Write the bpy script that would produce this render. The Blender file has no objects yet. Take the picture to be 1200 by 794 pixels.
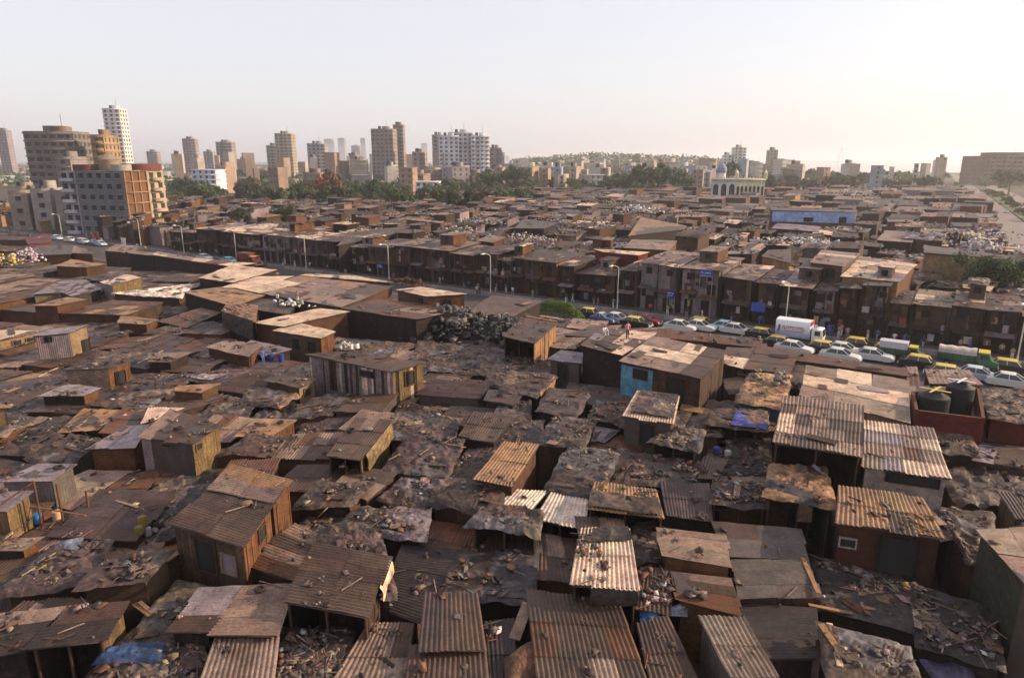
import bpy, math, random
import numpy as np
from mathutils import Vector, Matrix
R = math.radians
random.seed(11)
rng = np.random.default_rng(7)
SC = bpy.context.scene
COL = SC.collection
# ------------------------------------------------------------------ camera model (photo is 1200 x 794)
FPX, CAMZ, HOR = 800.0, 22.0, 188.0
PITCH = math.atan((397 - HOR) / FPX)
CP, SP = math.cos(PITCH), math.sin(PITCH)

def ray(px, py):
    a = (px - 600) / FPX
    b = (397 - py) / FPX
    return np.array([a, CP + b * SP, -SP + b * CP])

def at(px, py, z=0.0):                       # the point of height z seen at this pixel of the photo
    r = ray(px, py)
    t = (z - CAMZ) / r[2]
    return np.array([0, 0, CAMZ]) + r * t

def at_y(px, py, Y):                         # the point at distance Y ahead of the camera
    r = ray(px, py)
    return np.array([0, 0, CAMZ]) + r * (Y / r[1])

# ------------------------------------------------------------------ noise
def _h(ix, iy, s):
    n = (ix.astype(np.int64) * 374761393 + iy.astype(np.int64) * 668265263 + s * 1442695041) & 0xffffffff
    n = ((n ^ (n >> 13)) * 1274126177) & 0xffffffff
    return ((n ^ (n >> 16)) & 0xffff) / 65535.0

def vn(x, y, s=0):
    x = np.asarray(x, float); y = np.asarray(y, float)
    ix, iy = np.floor(x), np.floor(y)
    fx, fy = x - ix, y - iy
    fx = fx * fx * (3 - 2 * fx); fy = fy * fy * (3 - 2 * fy)
    a = _h(ix, iy, s); b = _h(ix + 1, iy, s); c = _h(ix, iy + 1, s); d = _h(ix + 1, iy + 1, s)
    return (a * (1 - fx) + b * fx) * (1 - fy) + (c * (1 - fx) + d * fx) * fy

def fbm(x, y, s=0, o=3):
    t, a, f = 0, .5, 1.0
    for k in range(o):
        t = t + a * vn(x * f, y * f, s + k); a *= .5; f *= 2.03
    return t

def ridge(x, y, s=0, o=3):
    t, a, f = 0, .5, 1.0
    for k in range(o):
        t = t + a * (1 - np.abs(2 * vn(x * f, y * f, s + 7 * k) - 1)); a *= .5; f *= 2.1
    return t

# ------------------------------------------------------------------ mesh builder
class MB:
    def __init__(s):
        s.v = []; s.n = 0; s.f = []; s.c = []; s.u = []; s.hasuv = False

    def raw(s, V, F, col, uv=None):
        """V (n,3); F (k,3|4) indices; col (3,) or (k,3); uv (k,3|4,2)"""
        V = np.asarray(V, float); F = np.asarray(F, np.int64)
        s.v.append(V); s.f.append(F + s.n); s.n += len(V)
        col = C(col) if isinstance(col, str) else np.asarray(col, float)
        if col.ndim == 1: col = np.tile(col, (len(F), 1))
        s.c.append(col)
        if uv is None: uv = np.zeros((len(F), F.shape[1], 2))
        else: s.hasuv = True
        s.u.append(np.asarray(uv, float))

    def quad(s, a, b, c, d, col, uv=None):
        s.raw([a, b, c, d], [[0, 1, 2, 3]], col, None if uv is None else [uv])

    def grid(s, P, col):
        n, m = P.shape[:2]
        i = np.arange(n * m).reshape(n, m)
        F = np.stack([i[:-1, :-1], i[1:, :-1], i[1:, 1:], i[:-1, 1:]], -1).reshape(-1, 4)
        s.raw(P.reshape(-1, 3), F, col)

    def hexa(s, B, T, col):
        """bottom ring B and top ring T (k,3 each, counter-clockwise from above)"""
        B = np.asarray(B, float); T = np.asarray(T, float); k = len(B)
        F = [[i, (i + 1) % k, k + (i + 1) % k, k + i] for i in range(k)]
        s.raw(np.vstack([B, T]), F, col)
        if k == 4:
            s.raw(T, [[0, 1, 2, 3]], col); s.raw(B, [[3, 2, 1, 0]], col)
        else:
            for ring, rev in ((T, 0), (B, 1)):
                V = np.vstack([ring, ring.mean(0)])
                F = [[i, (i + 1) % k, k] if not rev else [(i + 1) % k, i, k] for i in range(k)]
                s.raw(V, F, col)

    def box(s, c, d, col, rz=0.0, M=None):
        x, y, z = np.array(d) / 2
        B = np.array([[-x, -y, -z], [x, -y, -z], [x, y, -z], [-x, y, -z]])
        T = B + [0, 0, 2 * z]
        if M is None:
            cs, sn = math.cos(rz), math.sin(rz)
            M = np.array([[cs, -sn, 0], [sn, cs, 0], [0, 0, 1]])
        s.hexa(B @ M.T + c, T @ M.T + c, col)

    def tube(s, a, b, r, col, n=8, r2=None):
        a = np.asarray(a, float); b = np.asarray(b, float); r2 = r if r2 is None else r2
        d = (b - a) / (np.linalg.norm(b - a) + 1e-9)
        x = np.cross(d, [0, 0, 1.0] if abs(d[2]) < .9 else [1.0, 0, 0]); x /= np.linalg.norm(x); y = np.cross(d, x)
        an = -np.arange(n) * 2 * math.pi / n
        ring = np.cos(an)[:, None] * x + np.sin(an)[:, None] * y
        s.hexa(a + ring * r, b + ring * r2, col)

    def extrude(s, prof, y0, y1, col, in1=None):
        """closed side profile [(x,z)] (counter-clockwise seen from -y) from y0 to y1"""
        A = np.array([[x, y0, z] for x, z in prof]); Bq = np.array([[x, y1, z] for x, z in (in1 or prof)])
        k = len(prof)
        s.raw(np.vstack([A, Bq]), [[i, k + i, k + (i + 1) % k, (i + 1) % k][::-1] for i in range(k)], col)
        for ring, rev in ((A, 0), (Bq, 1)):
            V = np.vstack([ring, ring.mean(0)])
            s.raw(V, [[i, (i + 1) % k, k] if not rev else [(i + 1) % k, i, k] for i in range(k)], col)

    def build(s, name, mat, parent=None, smooth=False, org=None):
        me = bpy.data.meshes.new(name)
        if s.n:
            V = np.concatenate(s.v)
            if org is not None: V = V - np.asarray(org)
            tot = np.concatenate([np.full(len(f), f.shape[1]) for f in s.f])
            loops = np.concatenate([f.reshape(-1) for f in s.f])
            colr = np.concatenate(s.c)
            me.vertices.add(len(V)); me.vertices.foreach_set('co', V.reshape(-1))
            me.loops.add(len(loops)); me.loops.foreach_set('vertex_index', loops.astype(np.int32))
            me.polygons.add(len(tot))
            st = np.concatenate([[0], np.cumsum(tot)[:-1]])
            me.polygons.foreach_set('loop_start', st.astype(np.int32)); me.polygons.foreach_set('loop_total', tot.astype(np.int32))
            if smooth: me.polygons.foreach_set('use_smooth', np.ones(len(tot), bool))
            at_ = me.attributes.new('tint', 'FLOAT_COLOR', 'CORNER')
            cc = np.repeat(np.hstack([colr, np.ones((len(colr), 1))]), tot, axis=0)
            at_.data.foreach_set('color', cc.astype(np.float32).reshape(-1))
            if s.hasuv:
                ul = me.uv_layers.new(name='UVMap')
                uu = np.concatenate([u.reshape(-1, 2) for u in s.u])
                ul.data.foreach_set('uv', uu.astype(np.float32).reshape(-1))
            me.update(calc_edges=True)
        if mat: me.materials.append(mat)
        o = bpy.data.objects.new(name, me); COL.objects.link(o)
        if parent is not None: o.parent = parent
        return o

def empty(name, loc, rz=0.0):
    o = bpy.data.objects.new(name, None); COL.objects.link(o)
    o.location = [float(x) for x in loc]; o.rotation_euler = (0, 0, rz); o.empty_display_size = .3
    return o

def tag(o, label=None, cat=None, group=None, kind=None):
    if label: o['label'] = label
    if cat: o['category'] = cat
    if group: o['group'] = group
    if kind: o['kind'] = kind
    return o

KIDS = {}
def copy_tree(o, parent=None):
    c = o.copy(); COL.objects.link(c); c.parent = parent
    for ch in o.children: copy_tree(ch, c)
    return c

# ------------------------------------------------------------------ materials (colour comes from the mesh's own paint, weathered by noise)
def mk(name, rough=.8, dirt=.45, scale=.8, fine=6.0, bump=.25, spec=.3, metal=0.0, wave=None, brick=False, grain=False, speck=0.0):
    m = bpy.data.materials.new(name); m.use_nodes = True
    nt = m.node_tree; nd = nt.nodes; L = nt.links
    p = nd['Principled BSDF']
    p.inputs['Roughness'].default_value = rough
    p.inputs['Specular IOR Level'].default_value = spec
    p.inputs['Metallic'].default_value = metal
    a = nd.new('ShaderNodeAttribute'); a.attribute_name = 'tint'
    geo = nd.new('ShaderNodeNewGeometry')
    n1 = nd.new('ShaderNodeTexNoise'); n1.inputs['Scale'].default_value = scale; n1.inputs['Detail'].default_value = 6; n1.inputs['Roughness'].default_value = .65
    n2 = nd.new('ShaderNodeTexNoise'); n2.inputs['Scale'].default_value = fine; n2.inputs['Detail'].default_value = 5
    L.new(geo.outputs['Position'], n1.inputs['Vector']); L.new(geo.outputs['Position'], n2.inputs['Vector'])
    r1 = nd.new('ShaderNodeMapRange'); r1.inputs['From Min'].default_value = .3; r1.inputs['From Max'].default_value = .7
    r1.inputs['To Min'].default_value = 1 - dirt; r1.inputs['To Max'].default_value = 1 + dirt * .7
    L.new(n1.outputs['Fac'], r1.inputs['Value'])
    r2 = nd.new('ShaderNodeMapRange'); r2.inputs['From Min'].default_value = .3; r2.inputs['From Max'].default_value = .7
    r2.inputs['To Min'].default_value = 1 - dirt * .7; r2.inputs['To Max'].default_value = 1 + dirt * .5
    L.new(n2.outputs['Fac'], r2.inputs['Value'])
    mu = nd.new('ShaderNodeMath'); mu.operation = 'MULTIPLY'
    L.new(r1.outputs[0], mu.inputs[0]); L.new(r2.outputs[0], mu.inputs[1])
    mx = nd.new('ShaderNodeVectorMath'); mx.operation = 'SCALE'
    L.new(a.outputs['Color'], mx.inputs[0]); L.new(mu.outputs[0], mx.inputs['Scale'])
    out = mx.outputs[0]; hgt = n2.outputs['Fac']
    if dirt > .3:                                         # warm rust / dust stains with a shape of their own
        n3 = nd.new('ShaderNodeTexNoise'); n3.inputs['Scale'].default_value = scale * 2.3; n3.inputs['Detail'].default_value = 8; n3.inputs['Roughness'].default_value = .7
        L.new(geo.outputs['Position'], n3.inputs['Vector'])
        r3 = nd.new('ShaderNodeMapRange'); r3.inputs['From Min'].default_value = .54; r3.inputs['From Max'].default_value = .68; r3.inputs['To Max'].default_value = .55
        L.new(n3.outputs['Fac'], r3.inputs['Value'])
        mm = nd.new('ShaderNodeMix'); mm.data_type = 'RGBA'
        L.new(r3.outputs[0], mm.inputs[0]); L.new(out, mm.inputs[6]); mm.inputs[7].default_value = (.085, .05, .032, 1)
        out = mm.outputs[2]
    if speck:
        vo = nd.new('ShaderNodeTexVoronoi'); vo.inputs['Scale'].default_value = 3.2; vo.inputs['Randomness'].default_value = 1
        L.new(geo.outputs['Position'], vo.inputs['Vector'])
        wn = nd.new('ShaderNodeSeparateColor'); L.new(vo.outputs['Color'], wn.inputs[0])
        r4 = nd.new('ShaderNodeMapRange'); r4.inputs['From Min'].default_value = 0; r4.inputs['From Max'].default_value = 1
        r4.inputs['To Min'].default_value = 1 - speck; r4.inputs['To Max'].default_value = 1 + speck
        L.new(wn.outputs[0], r4.inputs['Value'])
        m5 = nd.new('ShaderNodeVectorMath'); m5.operation = 'SCALE'
        L.new(out, m5.inputs[0]); L.new(r4.outputs[0], m5.inputs['Scale']); out = m5.outputs[0]
    if wave or brick or grain:
        uv = nd.new('ShaderNodeUVMap')
    if wave:
        w = nd.new('ShaderNodeTexWave'); w.wave_type = 'BANDS'; w.bands_direction = 'X'; w.wave_profile = 'SIN'
        w.inputs['Scale'].default_value = .314 / wave; w.inputs['Distortion'].default_value = 0
        L.new(uv.outputs[0], w.inputs['Vector']); hgt = w.outputs['Fac']
    if grain:
        mp = nd.new('ShaderNodeMapping'); mp.inputs['Scale'].default_value = (9, .8, 1)
        L.new(uv.outputs[0], mp.inputs[0])
        g = nd.new('ShaderNodeTexNoise'); g.inputs['Scale'].default_value = 1; g.inputs['Detail'].default_value = 4
        L.new(mp.outputs[0], g.inputs['Vector'])
        r5 = nd.new('ShaderNodeMapRange'); r5.inputs['From Min'].default_value = .3; r5.inputs['From Max'].default_value = .7; r5.inputs['To Min'].default_value = .6; r5.inputs['To Max'].default_value = 1.3
        L.new(g.outputs['Fac'], r5.inputs['Value'])
        m6 = nd.new('ShaderNodeVectorMath'); m6.operation = 'SCALE'
        L.new(out, m6.inputs[0]); L.new(r5.outputs[0], m6.inputs['Scale']); out = m6.outputs[0]
    if brick:
        b = nd.new('ShaderNodeTexBrick'); b.inputs['Scale'].default_value = 1; b.inputs['Brick Width'].default_value = .23; b.inputs['Row Height'].default_value = .085
        b.inputs['Mortar Size'].default_value = .012
        b.inputs['Color1'].default_value = (1.15, 1.1, 1.05, 1); b.inputs['Color2'].default_value = (.7, .68, .66, 1); b.inputs['Mortar'].default_value = (.95, 1.2, 1.35, 1)
        L.new(uv.outputs[0], b.inputs['Vector'])
        m7 = nd.new('ShaderNodeVectorMath'); m7.operation = 'MULTIPLY'
        L.new(out, m7.inputs[0]); L.new(b.outputs['Color'], m7.inputs[1]); out = m7.outputs[0]
    L.new(out, p.inputs['Base Color'])
    if speck:
        rn = nd.new('ShaderNodeTexNoise'); rn.noise_type = 'RIDGED_MULTIFRACTAL'; rn.inputs['Scale'].default_value = 1.1; rn.inputs['Detail'].default_value = 5
        try: rn.inputs['Gain'].default_value = 1.6; rn.inputs['Offset'].default_value = .9
        except Exception: pass
        L.new(geo.outputs['Position'], rn.inputs['Vector']); hgt = rn.outputs['Fac']
    if bump:
        bp = nd.new('ShaderNodeBump'); bp.inputs['Strength'].default_value = bump; bp.inputs['Distance'].default_value = .08 if not wave else .05
        L.new(hgt, bp.inputs['Height']); L.new(bp.outputs[0], p.inputs['Normal'])
    return m

M = dict(
    tin=mk('weathered_sheet', rough=.62, dirt=.5, scale=1.1, fine=9, bump=.18, spec=.35),
    tarp=mk('dusty_tarpaulin', rough=.68, dirt=.55, scale=.9, fine=4.5, bump=.8, spec=.4, speck=.3),
    cloth=mk('cloth', rough=.9, dirt=.25, scale=2, bump=.3),
    tinwall=mk('sheet_wall', rough=.6, dirt=.4, scale=1.3, fine=7, bump=.5, wave=.17),
    plank=mk('plank_wall', rough=.85, dirt=.45, scale=1.2, grain=True),
    brick=mk('brick_wall', rough=.9, dirt=.42, scale=.9, brick=True),
    plaster=mk('stained_plaster', rough=.9, dirt=.38, scale=.9, fine=5, bump=.12),
    concrete=mk('concrete', rough=.9, dirt=.28, scale=.35, fine=2.5, bump=.1),
    farwall=mk('painted_render', rough=.9, dirt=.24, scale=.12, fine=.8, bump=0),
    wood=mk('wood', rough=.85, dirt=.4, scale=2.5, fine=14),
    stone=mk('rubble', rough=.92, dirt=.5, scale=2.5, fine=11),
    dark=mk('dark_opening', rough=.9, dirt=.2, bump=0),
    paint=mk('car_paint', rough=.28, dirt=.06, scale=2, bump=0, spec=.5),
    rubber=mk('rubber', rough=.85, dirt=.1, bump=0),
    metal=mk('painted_metal', rough=.45, dirt=.15, bump=0, spec=.5),
    plastic=mk('plastic', rough=.6, dirt=.15, bump=0, spec=.25),
    bark=mk('bark', rough=.95, dirt=.3, scale=3, bump=.5),
    dirt=mk('dirt_ground', rough=.95, dirt=.5, scale=.12, fine=1.6, bump=.5),
    asphalt=mk('asphalt', rough=.85, dirt=.25, scale=.25, fine=3, bump=.15),
    skin=mk('skin_and_clothes', rough=.8, dirt=.08, bump=0),
)
def glass_mat():
    m = bpy.data.materials.new('window_glass'); m.use_nodes = True
    p = m.node_tree.nodes['Principled BSDF']
    p.inputs['Base Color'].default_value = (.03, .035, .04, 1); p.inputs['Roughness'].default_value = .08; p.inputs['Specular IOR Level'].default_value = .6
    return m
M['glass'] = glass_mat()
def leaf_mat():
    m = bpy.data.materials.new('leaves'); m.use_nodes = True
    nt = m.node_tree; p = nt.nodes['Principled BSDF']; L = nt.links
    a = nt.nodes.new('ShaderNodeAttribute'); a.attribute_name = 'tint'
    oi = nt.nodes.new('ShaderNodeObjectInfo'); hs = nt.nodes.new('ShaderNodeHueSaturation')
    r = nt.nodes.new('ShaderNodeMapRange'); r.inputs['To Min'].default_value = .47; r.inputs['To Max'].default_value = .53
    r2 = nt.nodes.new('ShaderNodeMapRange'); r2.inputs['To Min'].default_value = .7; r2.inputs['To Max'].default_value = 1.3
    L.new(oi.outputs['Random'], r.inputs['Value']); L.new(oi.outputs['Random'], r2.inputs['Value'])
    L.new(r.outputs[0], hs.inputs['Hue']); L.new(r2.outputs[0], hs.inputs['Value']); L.new(a.outputs['Color'], hs.inputs['Color'])
    tr = nt.nodes.new('ShaderNodeBsdfTranslucent'); ms = nt.nodes.new('ShaderNodeMixShader'); ms.inputs[0].default_value = .3
    L.new(hs.outputs[0], p.inputs['Base Color']); L.new(hs.outputs[0], tr.inputs['Color']); p.inputs['Roughness'].default_value = .7
    L.new(p.outputs[0], ms.inputs[1]); L.new(tr.outputs[0], ms.inputs[2])
    L.new(ms.outputs[0], nt.nodes['Material Output'].inputs['Surface'])
    return m
M['leaf'] = leaf_mat()

PAL = dict(br=(.125, .077, .056), gb=(.145, .098, .074), pk=(.40, .30, .245), pl=(1.0, .82, .63), ru=(.19, .088, .044), dk=(.055, .041, .038),  # pk, pl and wh lifted to hold the sun's grazing sheen
           gr=(.145, .125, .12), li=(.40, .355, .42), orr=(.5, .31, .165), wh=(1.2, 1.1, 1.0), pu=(.12, .084, .084), mud=(.08, .053, .043),  # orr holds warm sunlight on several roofs and boards, plain tan elsewhere
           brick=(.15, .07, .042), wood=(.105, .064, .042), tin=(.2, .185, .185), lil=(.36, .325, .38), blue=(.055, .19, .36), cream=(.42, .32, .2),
           red=(.17, .026, .02), red_shade=(.075, .026, .018), drk=(.036, .026, .022), yel=(.27, .2, .10), org=(.215, .102, .045), grn=(.07, .075, .06), wht=(.55, .52, .5))  # the second, darker red carries the shade on the hut's front
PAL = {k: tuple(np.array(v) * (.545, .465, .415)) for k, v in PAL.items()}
def C(k): return np.array(PAL[k] if isinstance(k, str) else k, float)
def jit(c, v=.15, h=.05):
    c = C(c) * (1 + random.uniform(-v, v))
    return np.clip(c * (1 + rng.uniform(-h, h, 3)), .004, .9)
# ------------------------------------------------------------------ huts
RUB = MB()                                    # uncountable stones, scraps and sticks lying on the roofs
PLANES = []
PLACED = []                                   # (quad xy, z mean, short description)

def bil(q, u, v):
    u = np.asarray(u, float)[..., None]; v = np.asarray(v, float)[..., None]
    return (q[0] * (1 - u) + q[1] * u) * (1 - v) + (q[3] * (1 - u) + q[2] * u) * v

def qlen(q):
    return (np.linalg.norm(q[1] - q[0]) + np.linalg.norm(q[2] - q[3])) / 2, (np.linalg.norm(q[3] - q[0]) + np.linalg.norm(q[2] - q[1])) / 2

def inset(q, m):
    lu, lv = qlen(q); a = min(.3, m / max(lu, .1)); b = min(.3, m / max(lv, .1))
    return np.array([bil(q, a, b), bil(q, 1 - a, b), bil(q, 1 - a, 1 - b), bil(q, a, 1 - b)])

def inside(p, q):
    s = 0
    for i in range(4):
        a = q[i]; b = q[(i + 1) % 4]
        c = (b[0] - a[0]) * (p[1] - a[1]) - (b[1] - a[1]) * (p[0] - a[0])
        if c > 0: s += 1
        elif c < 0: s -= 1
    return abs(s) == 4

def roof_z(x, y):
    z = 0
    for q, zz, *_ in PLACED:
        if q[:, 0].min() <= x <= q[:, 0].max() and q[:, 1].min() <= y <= q[:, 1].max() and inside((x, y), q): z = max(z, zz)
    return z

def roof_hit(px, py, z0):                      # height of the roof that this line of sight meets first
    for z in np.arange(z0 + 2.5, 1.0, -.04):
        p = at(px, py, z)
        for q, k in PLANES:
            if q[:, 0].min() <= p[0] <= q[:, 0].max() and q[:, 1].min() <= p[1] <= q[:, 1].max() and k[0] * p[0] + k[1] * p[1] + k[2] >= z and inside(p[:2], q): return float(z)
    return z0

def chunk(p, s, col, flat=.5, mb=None):
    mb = RUB if mb is None else mb
    a = random.uniform(0, 6.28); w = rng.uniform(.5, 1.0, (8, 3)) * s / 2
    sg = np.array([[-1, -1, -1], [1, -1, -1], [1, 1, -1], [-1, 1, -1], [-1, -1, 1], [1, -1, 1], [1, 1, 1], [-1, 1, 1]], float)
    V = sg * w; V[:, 2] *= flat
    cs, sn = math.cos(a), math.sin(a)
    V[:, :2] = V[:, :2] @ np.array([[cs, sn], [-sn, cs]])
    t = random.uniform(-.5, .5); V[:, 2] += V[:, 0] * t
    V += np.asarray(p) + [0, 0, s * flat * .3]
    mb.raw(V, [[0, 1, 5, 4], [1, 2, 6, 5], [2, 3, 7, 6], [3, 0, 4, 7], [4, 5, 6, 7]], jit(col, .3, .1))

TRASH = [(.11, .078, .062), (.07, .052, .046), (.17, .125, .1), (.09, .066, .064), (.24, .18, .14), (.15, .07, .04), (.045, .036, .034), (.13, .1, .1)]
BRIGHT = [(.38, .36, .35), (.07, .09, .2), (.28, .21, .08), (.2, .06, .05), (.33, .29, .25), (.40, .36, .33), (.24, .17, .2)]

def litter(q, n, smin=.05, smax=.2, bright=.04, stick=.18, u=(0.03, .97), v=(.03, .97), dz=.06, clump=True):
    cs = [(random.uniform(*u), random.uniform(*v)) for _ in range(max(2, n // 9))]
    for _ in range(n):
        if clump and random.random() < .7:
            c = random.choice(cs); a = min(max(random.gauss(c[0], .09), u[0]), u[1]); b = min(max(random.gauss(c[1], .09), v[0]), v[1])
        else: a = random.uniform(*u); b = random.uniform(*v)
        p = bil(q, a, b) + [0, 0, dz]
        c = random.choice(BRIGHT) if random.random() < bright else random.choice(TRASH)
        if random.random() < stick:
            an = random.uniform(0, 6.28); l = random.uniform(.3, 1.3); d = np.array([math.cos(an), math.sin(an), random.uniform(-.08, .12)]) * l / 2
            RUB.tube(p - d + [0, 0, .05], p + d + [0, 0, .05], random.uniform(.018, .04), jit(random.choice(TRASH), .3), n=4)
        elif random.random() < .4: chunk(p, random.uniform(.2, .55), c, random.uniform(.04, .12))
        else: chunk(p, random.uniform(smin, smax) * random.choice([1, 1, 1, 1.8]), c, random.uniform(.3, .8))

def slab(mb, q, t=.09, col=(.07, .055, .05), m=.04):
    i = inset(q, m); B = i[[3, 2, 1, 0]]
    mb.hexa(B - [0, 0, t], B - [0, 0, .015], col)

def corrugated(mb, q, dirn='v', pitch=.18, amp=.03, base='br', alts=(), pal=.2, sw=1.0, rl=2.2, lift=.03, rough=.05):
    base = C(base); lu, lv = qlen(q); la, lr = (lu, lv) if dirn == 'v' else (lv, lu)
    ns = max(1, round(la / sw)); nr = max(1, round(lr / rl)); seed = random.randrange(9999)
    for i in range(ns):
        for k in range(nr):
            a0, a1 = i / ns - .02 / la, (i + 1) / ns + .03 / la
            r0, r1 = k / nr - (.12 / lr if k else random.uniform(-rough, rough * 3) / lr), (k + 1) / nr + (.02 if k < nr - 1 else random.uniform(-.05, rough * 4)) / lr
            wd = (a1 - a0) * la
            nc = max(2, int(wd / pitch * 4) + 1) if amp > 0 else 3
            A = np.linspace(a0, a1, nc); Rr = np.linspace(r0, r1, 4)
            AA, RR = np.meshgrid(A, Rr)
            sk = random.uniform(-.06, .06) * (1 if rough else 0)
            P = bil(q, AA + sk * (RR - .5) * .5, RR) if dirn == 'v' else bil(q, RR, AA)
            if dirn == 'u': P = P.transpose(1, 0, 2)
            H = amp * np.sin(2 * math.pi * AA * la / pitch) + .16 * (fbm(AA * la * .7, RR * lr * .7, seed) - .45)
            H = H + lift * (nr - 1 - k) + .007 * (i % 2) + random.uniform(0, .012) + random.uniform(0, .05) * (RR - r0) * rough * 10
            if dirn == 'u': H = H.T
            P[..., 2] += H + amp
            c = jit(random.choice(alts), .12) if alts and random.random() < pal else jit(base, .2, .06)
            mb.grid(P, c)

def crumple(mb, q, res=.2, amp=.16, base='mud', seed=None, style=None, tans=.3, u0=0, u1=1, v0=0, v1=1, lift=.04, edge=.14):
    base = C(base); seed = random.randrange(99999) if seed is None else seed
    lu, lv = qlen(q); lu *= (u1 - u0); lv *= (v1 - v0)
    nu = max(4, int(lu / res)); nv = max(4, int(lv / res))
    U, V = np.meshgrid(np.linspace(0, 1, nu + 1), np.linspace(0, 1, nv + 1))
    X = U * lu; Y = V * lv
    E = np.minimum.reduce([U * lu, (1 - U) * lu, V * lv, (1 - V) * lv])
    if u0 == 0 and u1 == 1 and v0 == 0 and v1 == 1:                 # a whole roof: the cloth hangs over its edges
        hang = random.uniform(.12, .3); U0, V0 = U, V
        U = U * (1 + 2 * hang / lu) - hang / lu; V = V * (1 + 2 * hang / lv) - hang / lv
        over = np.maximum.reduce([-U * lu, (U - 1) * lu, -V * lv, (V - 1) * lv, np.zeros_like(U)])
    else: over = np.zeros_like(U)
    eu = (fbm(Y * 1.1, X * .2, seed + 3) - .45) * edge * 2; ev = (fbm(X * 1.1, Y * .2, seed + 4) - .45) * edge * 2
    P = bil(q, u0 + (U + eu / lu * np.abs(U - .5) * 2) * (u1 - u0), v0 + (V + ev / lv * np.abs(V - .5) * 2) * (v1 - v0))
    style = random.choice([0, 1, 1, 2]) if style is None else style
    k = max(2, int(lu * lv / (6 if style == 0 else 1.6 if style == 1 else .8))); pts = np.stack([rng.uniform(0, lu, k), rng.uniform(0, lv, k)], 1)
    ang = rng.uniform(0, 3.14, k); ch = rng.uniform(0, .07, k)
    wx = X + .5 * (fbm(X * .9, Y * .9, seed + 21) - .45); wy = Y + .5 * (fbm(X * .9, Y * .9, seed + 31) - .45)
    D = (wx[..., None] - pts[:, 0]) ** 2 + (wy[..., None] - pts[:, 1]) ** 2
    idx = D.argmin(-1)
    ca, sa = np.cos(ang[idx]), np.sin(ang[idx])
    a = wx * ca + wy * sa; b = -wx * sa + wy * ca
    cr = lambda x, y, s_: (1 - np.abs(2 * vn(x, y, s_) - 1)) ** 3
    f2, f3 = ((.25, .1), (.6, .35), (.3, .15))[style]; ch = ch * (.6, 1, 1.7)[style]
    H = 1.3 * amp * ((.9, .9, .5)[style] * cr(a * 1.4, b * .45, seed) + f2 * cr(a * 3.3, b * .8, seed + 5) + f3 * cr(X * 6, Y * 6, seed + 6) - .6 + .7 * (fbm(X * .6, Y * .6, seed + 11) - .45)) + ch[idx]
    H = H + amp * (.1, .5, .2)[style] * (vn(X * 5, Y * 5, seed + 17) - .5)
    H = H * np.clip(E / .2 + .5, 0, 1)
    H = H - over * (.1 + 1.5 * vn(X * 1.6, Y * 1.6, seed + 41) ** 2)
    P[..., 2] += H + lift
    fi = idx[:-1, :-1]
    cols = np.stack([jit(base, .5, .08) if random.random() > tans else jit(random.choice([(.125, .082, .055), (.10, .075, .077), (.11, .08, .066), (.16, .11, .075), (.035, .029, .03), (.12, .098, .105)]), .2, .08) for _ in range(k)])
    cc = cols[fi] * (.75 + .5 * rng.random((nv, nu))[..., None])
    mb.grid(P, cc.reshape(-1, 3))

def patches(mb, q, k):
    lu, lv = qlen(q); n = int(random.uniform(.03, .16) * lu * lv * (.45 if k == 'F' else .3)) if k != 'R' else int(random.uniform(.10, .3) * lu * lv)
    for _ in range(min(n, 18)):
        w, h = random.uniform(.5, 1.0), random.uniform(.8, 2.2)
        if k == 'R': w, h = random.choice([(random.uniform(.12, .4), random.uniform(.5, 2.0)), (random.uniform(.4, .9), random.uniform(.5, 1.4))])
        a = random.gauss(0, .25) + random.choice([0, 0, 1.57])
        cu, cv = random.uniform(.08, .92), random.uniform(.08, .92); nx = 10 if random.random() < .5 else 3
        U, V = np.meshgrid(np.linspace(-.5, .5, nx * 2), np.linspace(-.5, .5, 4))
        x, y = U * w, V * h
        P = bil(q, cu + (x * math.cos(a) - y * math.sin(a)) / lu, cv + (x * math.sin(a) + y * math.cos(a)) / lv)
        P[..., 2] += (.13 if k != 'F' else .09) + (.018 * np.sin(U * w / .17 * 6.28) if nx > 3 else 0) + .05 * (fbm(x * 2 + cu * 9, y * 2, 77) - .3) + random.uniform(-.05, .12) * V
        mb.grid(P, jit(random.choice(['br', 'gb', 'pk', 'ru', 'dk', 'pu', 'gr', 'li', 'orr'] if k != 'R' else ['br', 'gb', 'br', 'ru', 'dk', 'pu', 'mud', 'gr', 'pk']), .25, .08))

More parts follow.
